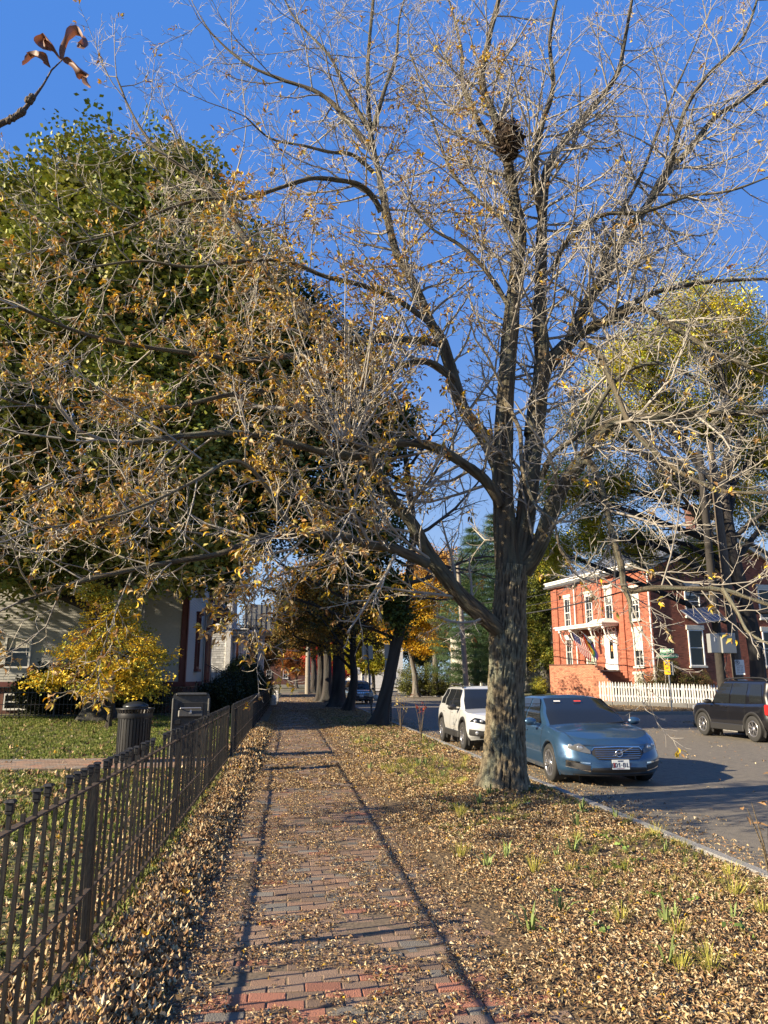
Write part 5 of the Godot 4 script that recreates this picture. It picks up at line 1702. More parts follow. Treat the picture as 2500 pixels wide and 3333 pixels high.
	pk.hexa([Vector3(-0.04, 0.92, 0.01), Vector3(0.04, 0.92, 0.01), Vector3(0.04, 0.92, -0.01), Vector3(-0.04, 0.92, -0.01), Vector3(-0.012, 1.04, 0.01), Vector3(0.012, 1.04, 0.01), Vector3(0.012, 1.04, -0.01), Vector3(-0.012, 1.04, -0.01)])
	var pkm := pk.mesh()
	for k in 46:
		var o := part("picket", pkm, M.white, f, Vector3(0.05 + k * 0.143, 0.10 - 0.0045 * k + r.randf_range(-0.015, 0.015), 0))
		o.rotation.z = r.randfn() * 0.02
	for y in [0.38, 0.86]:
		var ra := MB.new()
		ra.hexa([Vector3(0, y - 0.05, -0.015), Vector3(L, y - 0.25, -0.015), Vector3(L, y - 0.25, -0.06), Vector3(0, y - 0.05, -0.06), Vector3(0, y + 0.05, -0.015), Vector3(L, y - 0.15, -0.015), Vector3(L, y - 0.15, -0.06), Vector3(0, y + 0.05, -0.06)])
		part("rail", ra, M.white, f)
	var sw2 := thing("stone_wall", "low grey stone retaining wall under the white picket fence", "wall", Vector3(17.0, 0.0, -40.5), atan2(-1.9, 5.9))
	var x := 0.0
	while x < 7.4:
		var l := r.randf_range(0.5, 1.1)
		var b := MB.new()
		b.cbox(Vector3(x + l / 2, 0.28 - 0.02 * x, 0.02), Vector3(l - 0.015, 0.42, 0.3 + r.randf() * 0.03), 0.03)
		part("stone", b, M.granite, sw2)
		x += l

func flags(_house: Node3D) -> void:
	# each flag: foot of its staff, the staff's direction, rows of colour from hoist edge to edge
	var red := Color(0.36, 0.015, 0.025)
	var white := Color(0.55, 0.53, 0.5)
	var blue := Color(0.012, 0.018, 0.08)
	var list := [
		["national_flag", "striped red and white flag with starred blue canton on a staff by the doors", Vector3(20.75, 3.75, -49.2), Vector3(-0.75, 0.62, -0.25), 1.5, 1.15],
		["rainbow_flag", "rainbow flag with a chevron on a staff right of the striped flag", Vector3(20.85, 3.6, -48.2), Vector3(-0.75, 0.62, 0.1), 1.35, 1.05]]
	for q in list:
		var f := thing(q[0], q[1], "flag")
		var b := MB.new()
		var d: Vector3 = (q[3] as Vector3).normalized()
		b.rod(q[2], q[2] + d * 1.9, 0.016, 6)
		part("staff", b, M.white, f)
		var c := MB.new()
		var nat: bool = q[0] == "national_flag"
		var rows := 13 if nat else 6
		var rain := [Color(0.5, 0.03, 0.03), Color(0.6, 0.2, 0.02), Color(0.65, 0.5, 0.03), Color(0.03, 0.22, 0.06), Color(0.03, 0.08, 0.35), Color(0.16, 0.04, 0.2)]
		var nx := 14
		var at := func(u: float, v: float) -> Vector3: # u along the fly, v along the hoist (staff)
			var hang := Vector3(0.10, -1.0, 0.45).normalized()
			return q[2] + d * (1.85 - v * float(q[5])) + hang * u * float(q[4]) + Vector3(0.07 * sin(u * 9.0 + v * 2.0), 0, 0.06 * sin(u * 7.0 + 1.0 + v * 3.0)) * u
		for j in rows:
			for i in nx:
				var u := float(i) / nx
				var vv := float(j) / rows
				c.col = (red if j % 2 == 0 else white) if nat else rain[j]
				if nat and u < 0.4 and j < 7:
					c.col = blue if (i + j) % 2 or j == 0 or j == 6 else Color(0.12, 0.13, 0.24)
				if not nat:
					var k := 0.45 * (1.0 - absf((j + 0.5) / rows * 2.0 - 1.0))
					if u < k - 0.24:
						c.col = Color(0.7, 0.68, 0.66)
					elif u < k - 0.12:
						c.col = Color(0.3, 0.5, 0.65)
					elif u < k:
						c.col = Color(0.03, 0.015, 0.01)
				var pa: Vector3 = at.call(u, vv)
				var pb: Vector3 = at.call(u + 1.0 / nx, vv)
				var pc: Vector3 = at.call(u + 1.0 / nx, vv + 1.0 / rows)
				var pd: Vector3 = at.call(u, vv + 1.0 / rows)
				c.quad(pa, pb, pc, pd)
		var m := vmat(0.8)
		part("cloth", c, m, f)
	# a dark ribbon hanging from the second staff
	var rb := thing("ribbon", "narrow dark red ribbon hanging from the hood right of the rainbow flag", "ribbon", Vector3(20.5, 4.9, -47.65))
	var b2 := MB.new()
	var rows2 := []
	for k in 9:
		rows2.append([Vector3(-0.07 + 0.03 * sin(k), -0.2 * k, 0.04 * sin(k * 0.9)), Vector3(0.07 + 0.03 * sin(k), -0.2 * k, 0.04 * sin(k * 0.9 + 0.5))])
	b2.sheet(rows2)
	part("strip", b2, mat(0.06, 0.012, 0.012, 0.8), rb)

# a plain gabled house farther off: walls, boards or not, roof, windows on two sides
func far_house(label: String, at: Vector3, turn: float, s: Vector3, wall: Material, roof: Material, boards: bool, wins: Array) -> Node3D:
	var t := thing("house", label, "house", at, turn)
	var w := MB.new()
	w.box(Vector3(0, s.y / 2, 0), s)
	w.hexa([Vector3(-s.x / 2, s.y, s.z / 2), Vector3(s.x / 2, s.y, s.z / 2), Vector3(s.x / 2, s.y, -s.z / 2), Vector3(-s.x / 2, s.y, -s.z / 2), Vector3(-0.01, s.y + s.x * 0.38, s.z / 2), Vector3(0.01, s.y + s.x * 0.38, s.z / 2), Vector3(0.01, s.y + s.x * 0.38, -s.z / 2), Vector3(-0.01, s.y + s.x * 0.38, -s.z / 2)])
	part("wall", w, wall, t)
	if boards:
		clapboards(t, Vector3(-s.x / 2, 0, s.z / 2 + 0.01), s.x, 0.4, s.y, 0.2, 0, wall)
		clapboards(t, Vector3(-s.x / 2 - 0.01, 0, -s.z / 2), s.z, 0.4, s.y, 0.2, -PI / 2, wall)
	var rf := MB.new()
	var a := atan2(0.38, 0.5)
	for e in [-1.0, 1.0]:
		rf.box(Vector3(e * s.x / 4, s.y + s.x * 0.19 + 0.1, 0), Vector3(s.x * 0.5 / cos(a) + 0.5, 0.14, s.z + 0.7), Basis(Vector3(0, 0, 1), -e * a))
	part("roof", rf, roof, t)
	for q in wins:
		if q[0] == "front":
			window(t, Vector3(q[1], q[2], s.z / 2 + 0.05), 0.9, 1.6, 0, M.white, 2, 1, M.white)
		else:
			window(t, Vector3(-s.x / 2 - 0.05, q[2], q[1]), 0.9, 1.6, -PI / 2, M.white, 2, 1, M.white)
	return t

func far_buildings() -> void:
	var cream := mat(0.55, 0.53, 0.46, 0.7)
	var wins := [["front", -1.8, 2.2], ["front", 1.8, 2.2], ["front", -1.8, 5.2], ["front", 1.8, 5.2], ["side", -2.5, 2.2], ["side", 2.5, 2.2], ["side", -2.5, 5.2], ["side", 2.5, 5.2]]
	var t := far_house("cream house with a railed porch behind the pines across the road", Vector3(23.5, 0.3, -80), 0.1, Vector3(9, 6.4, 11), cream, M.slate, true, wins)
	var p := MB.new()
	p.box(Vector3(-2.5, 0.55, 6.9), Vector3(7, 0.2, 2.8))
	for k in 24:
		p.box(Vector3(-5.8 + k * 0.29, 1.2, 8.2), Vector3(0.07, 1.0, 0.07))
	p.box(Vector3(-2.5, 1.72, 8.2), Vector3(7, 0.1, 0.14))
	p.box(Vector3(-2.5, 0.75, 8.2), Vector3(7, 0.1, 0.12))
	for x in [-5.9, -2.5, 0.9]:
		p.box(Vector3(x, 2.1, 8.2), Vector3(0.18, 3.2, 0.18))
	p.box(Vector3(-2.5, 3.75, 7.0), Vector3(7.4, 0.25, 3.2))
	for k in 5:
		p.box(Vector3(-6.6 - k * 0.3, 0.45 - k * 0.09, 7.2), Vector3(0.3, 0.1, 1.6))
	p.rod(Vector3(-6.2, 1.6, 8.0), Vector3(-8.0, 1.0, 8.0), 0.05)
	part("porch", p, M.white_worn, t)
	far_house("white house seen through the trees behind the street corner signs", Vector3(13.2, 0, -118), 0.0, Vector3(8, 6.2, 9), M.white_worn, M.slate, true, wins)
	far_house("grey clapboard house behind a dark hedge left of the brick house", Vector3(28, 0.5, -66), 0.15, Vector3(11, 6.2, 10), M.siding, M.slate, true, wins)
	far_house("red brick house closing the far end of the pavement", Vector3(-2.5, 0.6, -170), 0.0, Vector3(14, 7.0, 10), tri_brick(), M.slate, false, wins)
	far_house("second shingled house beyond the flat roofed wing", Vector3(-13.5, 0, -76), 0.0, Vector3(8.5, 6.5, 12), M.siding, M.slate, false, [["front", 2.6, 4.8]])
	far_house("brown house at the far left end of the road", Vector3(7.0, 0.4, -205), 0.0, Vector3(12, 7, 10), M.wood_pole, M.slate, false, wins)

# ---------------------------------------------------------------- vehicles
# Lofted car bodies. +z is the front, y up, the origin on the road under the middle.
class Car:
	var p: Dictionary
	func _init(d: Dictionary) -> void:
		p = d
	static func lut(t: Array, x: float) -> float:
		if x <= t[0][0]:
			return t[0][1]
		for i in range(1, t.size()):
			if x <= t[i][0]:
				var u: float = (x - t[i - 1][0]) / (t[i][0] - t[i - 1][0])
				u = u * u * (3.0 - 2.0 * u) * 0.5 + u * 0.5
				return lerpf(t[i - 1][1], t[i][1], u)
		return t[t.size() - 1][1]
	func wide(v: float) -> float:
		return p.hw * lut(p.wf, v)
	func nose(v: float) -> float:
		return p.front + lut(p.df, v)
	func tail(v: float) -> float:
		return -p.rear + lut(p.dr, v)
	func level(v: float, z: float) -> float:
		return lerpf(lut(p.bottom, z), lut(p.deck, z), v)
	func v_at(y: float, z: float) -> float:
		var b := lut(p.bottom, z)
		return clampf((y - b) / (lut(p.deck, z) - b), 0, 1)
	# front surface at lateral x and height y
	func fz(x: float, y: float) -> float:
		var v := v_at(y, p.front - 0.25)
		var zc: float = nose(v) - p.round
		var u := clampf(absf(x) / wide(v), 0, 0.999)
		return zc + p.round * pow(1.0 - pow(u, p.ex), 1.0 / p.ez)
	# half outline, front middle to rear middle
	func outline(v: float) -> PackedVector3Array:
		var o := PackedVector3Array()
		var w := wide(v)
		var zc: float = nose(v) - p.round
		var zr: float = tail(v) + p.round
		for k in 14:
			var a := PI / 2 * k / 14.0
			var z: float = zc + p.round * pow(cos(a), 2.0 / p.ez)
			o.append(Vector3(w * pow(sin(a), 2.0 / p.ex), level(v, z), z))
		var n := 84
		for k in n + 1:
			var z := lerpf(zc, zr, float(k) / n)
			o.append(Vector3(w, level(v, z), z))
		for k in range(13, -1, -1):
			var a := PI / 2 * k / 14.0
			var z: float = zr - p.round * pow(cos(a), 2.0 / p.ez)
			o.append(Vector3(w * pow(sin(a), 2.0 / p.ex), level(v, z), z))
		return o
	func body() -> MB:
		var b := MB.new()
		var K := 22
		var R: float = p.arch
		for side in [1.0, -1.0]:
			var rows := []
			for j in K + 1:
				rows.append(outline(float(j) / K))
			var w: int = rows[0].size()
			var deep := {}
			for j in K + 1:
				for i in w:
					var q: Vector3 = rows[j][i]
					for az in p.axles:
						var dz: float = q.z - az
						var dy: float = q.y - p.wheel
						var r := sqrt(dz * dz + dy * dy)
						if r < R and q.x > p.hw * 0.6:
							if r > R - 0.075:
								q.z = az + dz / r * R
								q.y = p.wheel + dy / r * R
							else:
								deep[j * w + i] = true
					rows[j][i] = Vector3(q.x * side, q.y, q.z)
			var at := b.v.size()
			b.sheet(rows, side > 0)
			# leave the arches open
			var keep := PackedInt32Array()
			for t in range(0, b.ix.size(), 3):
				var cut := false
				for e in 3:
					if b.ix[t + e] >= at and deep.has(b.ix[t + e] - at):
						cut = true
				if not cut:
					keep.append_array([b.ix[t], b.ix[t + 1], b.ix[t + 2]])
			b.ix = keep
		# the upper deck: bonnet, boot and the shelf under the cabin
		var top := outline(1.0)
		var rows2 := []
		for i in top.size():
			var row := []
			for k in 13:
				var u := -1.0 + k / 6.0
				var bulge: float = p.crown * (1.0 - u * u) * clampf(top[i].x / p.hw, 0, 1)
				row.append(Vector3(top[i].x * u, top[i].y + bulge, top[i].z))
			rows2.append(row)
		b.sheet(rows2)
		var low := outline(0.0)
		rows2 = []
		for i in low.size():
			rows2.append([Vector3(-low[i].x, low[i].y, low[i].z), Vector3(low[i].x, low[i].y, low[i].z)])
		b.sheet(rows2, true)
		return b
	# cabin: c = levels of [t, half width, front z, rear z]; corner rounding
	func cab(t: float) -> Array:
		return [lut(p.cw, t), lut(p.cf, t), lut(p.cr, t), lut(p.cy, t)]
	func cab_ring(t: float, off := 0.0) -> PackedVector3Array:
		var c := cab(t)
		var o := PackedVector3Array()
		var rr := 0.30
		var w: float = c[0] + off
		for k in 10:
			var a := PI / 2 * k / 10.0
			o.append(Vector3(w * pow(sin(a), 2.0 / 7.0), c[3], c[1] + off - rr + rr * pow(cos(a), 2.0 / 3.0)))
		for k in 21:
			o.append(Vector3(w, c[3], lerpf(c[1] - rr, c[2] + rr, k / 20.0)))
		for k in range(9, -1, -1):
			var a := PI / 2 * k / 10.0
			o.append(Vector3(w * pow(sin(a), 2.0 / 7.0), c[3], c[2] - off + rr - rr * pow(cos(a), 2.0 / 3.0)))
		return o
	func cabin() -> MB:
		var b := MB.new()
		for side in [1.0, -1.0]:
			var rows := []
			for j in 13:
				var ring := cab_ring(j / 12.0)
				var row := []
				for q in ring:
					row.append(Vector3(q.x * side, q.y, q.z))
				rows.append(row)
			b.sheet(rows, side > 0)
		var top := cab_ring(1.0)
		var rows2 := []
		for q in top:
			var row := []
			for k in 11:
				var u := -1.0 + k / 5.0
				row.append(Vector3(q.x * u, q.y + 0.045 * (1.0 - u * u) * clampf(q.x / p.hw * 1.3, 0, 1), q.z))
			rows2.append(row)
		b.sheet(rows2)
		return b
	# glass of front or rear: fraction f of the width, between levels
	func screen(front: bool, t0: float, t1: float, f: float) -> MB:
		var b := MB.new()
		var rows := []
		for j in 9:
			var t := lerpf(t0, t1, j / 8.0)
			var c := cab(t)
			var row := []
			for k in 15:
				var u := (-1.0 + k / 7.0) * f
				var s := pow(maxf(1.0 - pow(absf(u), 7.0), 0.0), 1.0 / 3.0)
				if front:
					row.append(Vector3(u * c[0], c[3], c[1] + 0.008 - 0.30 + 0.30 * s))
				else:
					row.append(Vector3(u * c[0], c[3], c[2] - 0.008 + 0.30 - 0.30 * s))
			rows.append(row)
		b.sheet(rows, not front)
		return b
	# side glass between two slanted edges: z at the bottom and at the top of each
	func side_glass(side: float, t0: float, t1: float, a0: float, a1: float, e0: float, e1: float, off := 0.008) -> MB:
		var b := MB.new()
		var rows := []
		for j in 7:
			var t := lerpf(t0, t1, j / 6.0)
			var c := cab(t)
			var u := (t - t0) / (t1 - t0)
			var row := []
			for k in 9:
				row.append(Vector3(side * (c[0] + off), c[3], lerpf(lerpf(a0, a1, u), lerpf(e0, e1, u), k / 8.0)))
			rows.append(row)
		b.sheet(rows, side > 0)
		return b
	# a thin skin on the front between x0 and x1; lower and upper edge as tables over x
	func skin(x0: float, x1: float, lo: Array, hi: Array, off: float, n := 14) -> MB:
		var b := MB.new()
		var rows := []
		for j in 6:
			var row := []
			for k in n + 1:
				var x := lerpf(x0, x1, float(k) / n)
				var y := lerpf(lut(lo, x), lut(hi, x), j / 5.0)
				row.append(Vector3(x, y, fz(x, y) + off))
			rows.append(row)
		b.sheet(rows)
		return b
	func side_x(y: float, z: float) -> float:
		return wide(v_at(y, z))

func wheel(t: Node3D, at: Vector3, rad: float, wid: float, rim: float, side: float, spokes: int, turn := 0.0, twin := true) -> void:
	var w := Node3D.new()
	w.name = "wheel"
	t.add_child(w, true)
	w.position = at
	w.rotation.y = turn
	var b := MB.new()
	var bs := Basis(Vector3(0, 0, 1), -PI / 2 * side)
	b.lathe([[rim, -wid / 2], [rad - 0.03, -wid / 2], [rad, -wid / 2 + 0.03], [rad, wid / 2 - 0.03], [rad - 0.03, wid / 2], [rim + 0.01, wid / 2], [rim, wid / 2 - 0.015], [rim - 0.01, 0.0]], 32, Vector3.ZERO, bs)
	part("tyre", b, M.rubber, w)
	var r := MB.new()
	r.lathe([[rim, wid / 2 - 0.02], [rim - 0.012, wid / 2], [rim - 0.035, wid / 2 - 0.012], [rim - 0.04, wid / 2 - 0.1]], 28, Vector3.ZERO, bs)
	for k in spokes:
		var a := TAU * k / spokes
		for s in ([-1.0, 1.0] if twin else [0.0]):
			var d := Vector3(0, cos(a), sin(a))
			var e := Vector3(0, cos(a + s * 0.16), sin(a + s * 0.16))
			var p0 := d * 0.05 + Vector3(side * (wid / 2 - 0.035), 0, 0)
			var p1 := e * (rim - 0.015) + Vector3(side * (wid / 2 - 0.015), 0, 0)
			var q := (p1 - p0)
			var sd := q.cross(Vector3(1, 0, 0)).normalized()
			r.box((p0 + p1) / 2, Vector3(0.024 if twin else 0.06, q.length(), 0.03), Basis(sd, q.normalized(), sd.cross(q.normalized())))
	r.lathe([[0.0, wid / 2 - 0.005], [0.05, wid / 2 - 0.01], [0.07, wid / 2 - 0.04]], 14, Vector3.ZERO, bs)
	part("rim", r, M.rim, w)
	var bk := MB.new()
	bk.lathe([[rim - 0.005, wid / 2 - 0.11], [0.0, wid / 2 - 0.105]], 20, Vector3.ZERO, bs)
	part("brake_disc", bk, M.plastic, w)

func arches(c: Car, t: Node3D, m: Material, lip: float, proud: float) -> void:
	for az in c.p.axles:
		for side in [1.0, -1.0]:
			var b := MB.new()
			var rows := [[], [], [], []]
			for k in 33:
				var a := -0.42 + (PI + 0.84) * k / 32.0
				for j in 4:
					var r: float = c.p.arch + [-0.015, -0.01, lip - 0.01, lip][j]
					var y: float = c.p.wheel + sin(a) * r
					var z: float = az + cos(a) * r
					var x: float = c.side_x(maxf(y, 0.2), z)
					rows[j].append(Vector3(side * (x + [-0.10, proud, proud, -0.006][j]), y, z))
			b.sheet(rows, side < 0)
			part("arch_trim", b, m, t)
			var l := MB.new()
			var lr := [[], []]
			for k in 25:
				var a := -0.3 + (PI + 0.6) * k / 24.0
				for j in 2:
					lr[j].append(Vector3(side * (c.p.hw - 0.06 - 0.34 * j), c.p.wheel + sin(a) * (c.p.arch + 0.005), az + cos(a) * (c.p.arch + 0.005)))
			l.sheet(lr)
			l.box(Vector3(side * (c.p.hw - 0.42), c.p.wheel + 0.1, az), Vector3(0.02, c.p.arch * 2, c.p.arch * 2))
			part("arch_liner", l, M.plastic, t)

func mirror(t: Node3D, side: float, at: Vector3, m: Material) -> void:
	var b := MB.new()
	b.blob(Vector3(side * at.x, at.y, at.z), Vector3(0.125, 0.075, 0.08), Basis(), 14, 10)
	b.box(Vector3(side * (at.x - 0.13), at.y - 0.05, at.z + 0.01), Vector3(0.12, 0.04, 0.05))
	part("wing_mirror", b, m, t)

func seam(c: Car, t: Node3D, side: float, z0: float, y0: float, z1: float, y1: float, called := "door_seam") -> void:
	var b := MB.new()
	var rows := [[], []]
	for k in 13:
		var u := k / 12.0
		var z := lerpf(z0, z1, u)
		var y := lerpf(y0, y1, u)
		for j in 2:
			var d := Vector2(y1 - y0, z1 - z0).normalized().orthogonal() * 0.006 * (j * 2 - 1)
			rows[j].append(Vector3(side * (c.side_x(y, z) + 0.003), y + d.x, z + d.y))
	b.sheet(rows)
	part(called, b, M.plastic, t)

func paint(r: float, g: float, b: float, metal := 0.35) -> StandardMaterial3D:
	var m := mat(r, g, b, 0.32, metal)
	m.clearcoat_enabled = true
	m.clearcoat = 1.0
	m.clearcoat_roughness = 0.04
	return m

func number_plate(t: Node3D, at: Vector3, tilt: float, top: String, big: String, back: Color) -> void:
	var n := Node3D.new()
	n.name = "number_plate"
	t.add_child(n, true)
	n.position = at
	n.rotation.x = tilt
	var b := MB.new()
	b.cbox(Vector3.ZERO, Vector3(0.305, 0.155, 0.006), 0.004)
	part("plate", b, mat(back.r, back.g, back.b, 0.4), n)
	text(big, 0.075, M.ink, n, Vector3(0.015, -0.008, 0.004), Vector3.ZERO, true)
	if top:
		text(top, 0.026, M.ink, n, Vector3(0, 0.056, 0.004))
		var e := MB.new()
		e.box(Vector3(-0.118, -0.01, 0.004), Vector3(0.03, 0.08, 0.002))
		e.box(Vector3(-0.01, -0.062, 0.004), Vector3(0.13, 0.006, 0.002))
		part("emblem", e, mat(0.3, 0.06, 0.06, 0.5), n)

func sedan() -> void:
	var c := Car.new({"hw": 0.93, "front": 2.31, "rear": 2.30, "round": 0.55, "ex": 2.7, "ez": 1.8, "crown": 0.05, "wheel": 0.325, "arch": 0.375, "axles": [1.37, -1.40],
		"wf": [[0, 0.90], [0.12, 0.965], [0.45, 1.0], [0.72, 0.985], [0.9, 0.955], [1.0, 0.90]], "df": [[0, -0.07], [0.18, 0.0], [0.45, -0.02], [0.8, -0.09], [1.0, -0.24]], "dr": [[0, 0.1], [0.3, 0.0], [0.8, 0.05], [1.0, 0.12]],
		"bottom": [[-2.3, 0.32], [-1.9, 0.22], [0, 0.19], [1.8, 0.17], [2.3, 0.2]], "deck": [[-2.3, 1.02], [-1.7, 1.05], [-0.6, 0.98], [0.7, 0.95], [1.1, 0.94], [1.7, 0.86], [2.05, 0.77], [2.31, 0.68]],
		"cw": [[0, 0.84], [0.25, 0.80], [0.9, 0.62], [1.0, 0.55]], "cf": [[0, 1.12], [0.5, 0.66], [0.9, 0.22], [1.0, 0.02]], "cr": [[0, -1.95], [0.5, -1.55], [0.9, -1.05], [1.0, -0.85]], "cy": [[0, 0.92], [0.5, 1.20], [0.9, 1.41], [1.0, 1.44]]})
	var t := thing("sedan", "metallic blue sedan parked at the left kerb, nearest car, beside the big bare tree", "car", Vector3(5.58, -0.12, -14.75), 0.0)
	var blue := paint(0.034, 0.082, 0.155, 0.5)
	part("body", c.body(), blue, t)
	part("cabin", c.cabin(), blue, t)
	var ws := part("windscreen", c.screen(true, 0.07, 0.90, 0.90), M.glass, t)
	part("rear_window", c.screen(false, 0.12, 0.88, 0.86), M.glass, t)
	var st := MB.new()
	st.box(Vector3(0.05, 1.36, 0.40), Vector3(0.14, 0.035, 0.004), Basis(Vector3(1, 0, 0), -0.95))
	part("sticker", st, mat(0.6, 0.06, 0.04, 0.6), ws)
	st = MB.new()
	st.box(Vector3(-0.36, 1.36, 0.385), Vector3(0.13, 0.035, 0.004), Basis(Vector3(1, 0, 0), -0.95))
	part("toll_tag", st, M.white, ws)
	for s in [1.0, -1.0]:
		part("side_window", c.side_glass(s, 0.12, 0.88, 0.78, 0.18, -0.12, -0.18), M.glass, t)
		part("side_window", c.side_glass(s, 0.12, 0.88, -0.20, -0.26, -1.05, -0.85), M.glass, t)
		mirror(t, s, Vector3(1.03, 1.0, 0.74), blue)
		seam(c, t, s, 0.98, 0.30, 0.98, 0.93)
		seam(c, t, s, -0.12, 0.27, -0.12, 0.95)
		seam(c, t, s, -1.02, 0.62, -1.05, 0.97)
		var h := MB.new()
		for z in [0.08, -0.9]:
			h.cbox(Vector3(s * (c.side_x(0.82, z) + 0.015), 0.82, z), Vector3(0.03, 0.03, 0.2), 0.01)
		part("door_handle", h, blue, t)
		# headlamp
		var a: float = 0.47 * s
		var e: float = 0.895 * s
		var hl := part("headlight", c.skin(minf(a, e), maxf(a, e), [[-0.9, 0.63], [-0.47, 0.545], [0.47, 0.545], [0.9, 0.63]], [[-0.9, 0.75], [-0.6, 0.70], [-0.47, 0.60], [0.47, 0.60], [0.6, 0.70], [0.9, 0.75]], 0.006), M.lamp_dark, t)
		for q in [[0.62, 0.055], [0.75, 0.045]]:
			var l := MB.new()
			var y: float = 0.628 if q[0] < 0.7 else 0.655
			l.blob(Vector3(s * q[0], y, c.fz(q[0], y) + 0.004), Vector3(q[1], q[1] * 0.8, 0.012), Basis(Vector3.UP, s * 0.5), 12, 8)
			part("lens", l, M.lamp, hl)
		a = 0.84 * s
		e = 0.9 * s
		part("indicator", c.skin(minf(a, e), maxf(a, e), [[-0.9, 0.645], [-0.84, 0.635], [0.84, 0.635], [0.9, 0.645]], [[-0.9, 0.745], [-0.84, 0.735], [0.84, 0.735], [0.9, 0.745]], 0.009, 6), M.amber, hl)
		# lower lamp strip with chrome edge
		a = 0.5 * s
		e = 0.84 * s
		part("fog_recess", c.skin(minf(a, e), maxf(a, e), [[-0.84, 0.33], [-0.5, 0.27], [0.5, 0.27], [0.84, 0.33]], [[-0.84, 0.42], [-0.5, 0.36], [0.5, 0.36], [0.84, 0.42]], 0.006), M.plastic, t)
		part("chrome_strip", c.skin(minf(a, e), maxf(a, e), [[-0.84, 0.405], [-0.5, 0.385], [0.5, 0.385], [0.84, 0.405]], [[-0.84, 0.43], [-0.5, 0.405], [0.5, 0.405], [0.84, 0.43]], 0.012), M.chrome, t)
		part("chrome_strip", c.skin(minf(a, e), maxf(a, e), [[-0.84, 0.32], [-0.5, 0.255], [0.5, 0.255], [0.84, 0.32]], [[-0.84, 0.335], [-0.5, 0.275], [0.5, 0.275], [0.84, 0.335]], 0.012), M.chrome, t)
	# grille
	var gl := [[-0.45, 0.53], [-0.36, 0.455], [0, 0.445], [0.36, 0.455], [0.45, 0.53]]
	var gh := [[-0.45, 0.60], [-0.42, 0.645], [0, 0.655], [0.42, 0.645], [0.45, 0.60]]
	var g := part("grille", c.skin(-0.45, 0.45, gl, gh, 0.004, 20), M.plastic, t)
	for k in 5:
		var y := 0.475 + k * 0.034
		var x := 0.40 if k > 0 else 0.36
		part("grille_bar", c.skin(-x, x, [[-1, y - 0.0022], [1, y - 0.0022]], [[-1, y + 0.0022], [1, y + 0.0022]], 0.010, 16), M.chrome, g)
	part("grille_frame", c.skin(-0.45, 0.45, [[-0.45, 0.585], [-0.42, 0.64], [0, 0.65], [0.42, 0.64], [0.45, 0.585]], [[-0.45, 0.60], [-0.42, 0.655], [0, 0.665], [0.42, 0.655], [0.45, 0.60]], 0.010, 20), M.chrome, g)
	var bar := MB.new()
	var dz := c.fz(0.0, 0.55) + 0.02
	bar.cbox(Vector3(0, 0.552, dz - 0.004), Vector3(0.55, 0.014, 0.008), 0.003, Basis(Vector3(0, 0, 1), 0.36))
	part("diagonal_bar", bar, M.chrome, g)
	var ring := PackedVector3Array()
	var rr := PackedFloat32Array()
	for k in 25:
		ring.append(Vector3(cos(TAU * k / 24) * 0.056, 0.552 + sin(TAU * k / 24) * 0.056, dz + 0.006))
		rr.append(0.010)
	var em := MB.new()
	em.tube(ring, rr, 8)
	em.cbox(Vector3(0, 0.552, dz + 0.01), Vector3(0.11, 0.028, 0.012), 0.003)
	em.rod(Vector3(0.038, 0.592, dz + 0.006), Vector3(0.066, 0.62, dz + 0.006), 0.010)
	var emn := part("emblem", em, M.chrome, g)
	text("VOLVO", 0.022, M.ink, emn, Vector3(0, 0.552, dz + 0.018), Vector3.ZERO, true)
	part("lower_intake", c.skin(-0.48, 0.48, [[-0.48, 0.25], [0, 0.235], [0.48, 0.25]], [[-0.48, 0.32], [0, 0.335], [0.48, 0.32]], 0.006, 16), M.plastic, t)
	part("splitter", c.skin(-0.8, 0.8, [[-1, 0.185], [1, 0.185]], [[-1, 0.212], [1, 0.212]], 0.008, 20), M.plastic, t)
	number_plate(t, Vector3(0.0, 0.375, c.fz(0, 0.375) + 0.02), -0.05, "MAINE", "601\u00b7BLF", Color(0.62, 0.66, 0.66))
	for s in [1.0, -1.0]:
		var sm := MB.new()
		var rows := [[], []]
		for k in 17:
			var z := lerpf(1.12, 2.02, k / 16.0)
			var x: float = lerpf(0.80, 0.70, k / 16.0)
			for j in 2:
				var xx := x + 0.008 * j
				var half := c.wide(1.0) * (1.0 if z < 1.6 else pow(maxf(1.0 - pow((z - 1.52) / 0.55, 1.8), 0.01), 1.0 / 2.7))
				var y: float = Car.lut(c.p.deck, z) + c.p.crown * (1.0 - pow(xx / half, 2.0)) * clampf(half / c.p.hw, 0, 1) + 0.003
				rows[j].append(Vector3(s * xx, y, z))
		sm.sheet(rows)
		part("bonnet_seam", sm, M.plastic, t)
	part("bumper_seam", c.skin(-0.86, 0.86, [[-1, 0.675], [1, 0.675]], [[-1, 0.681], [1, 0.681]], 0.004, 24), M.plastic, t)
	var wp := MB.new()
	for s in [-0.35, 0.25]:
		wp.rod(Vector3(s, 0.965, 1.06), Vector3(s + 0.5, 1.0, 0.98), 0.01, 5)
	part("wiper", wp, M.plastic, t)
	for q in [[1.0, 1.37], [-1.0, 1.37], [1.0, -1.40], [-1.0, -1.40]]:
		wheel(t, Vector3(q[0] * 0.815, 0.325, q[1]), 0.325, 0.225, 0.23, q[0], 7)
	arches(c, t, blue, 0.035, 0.006)

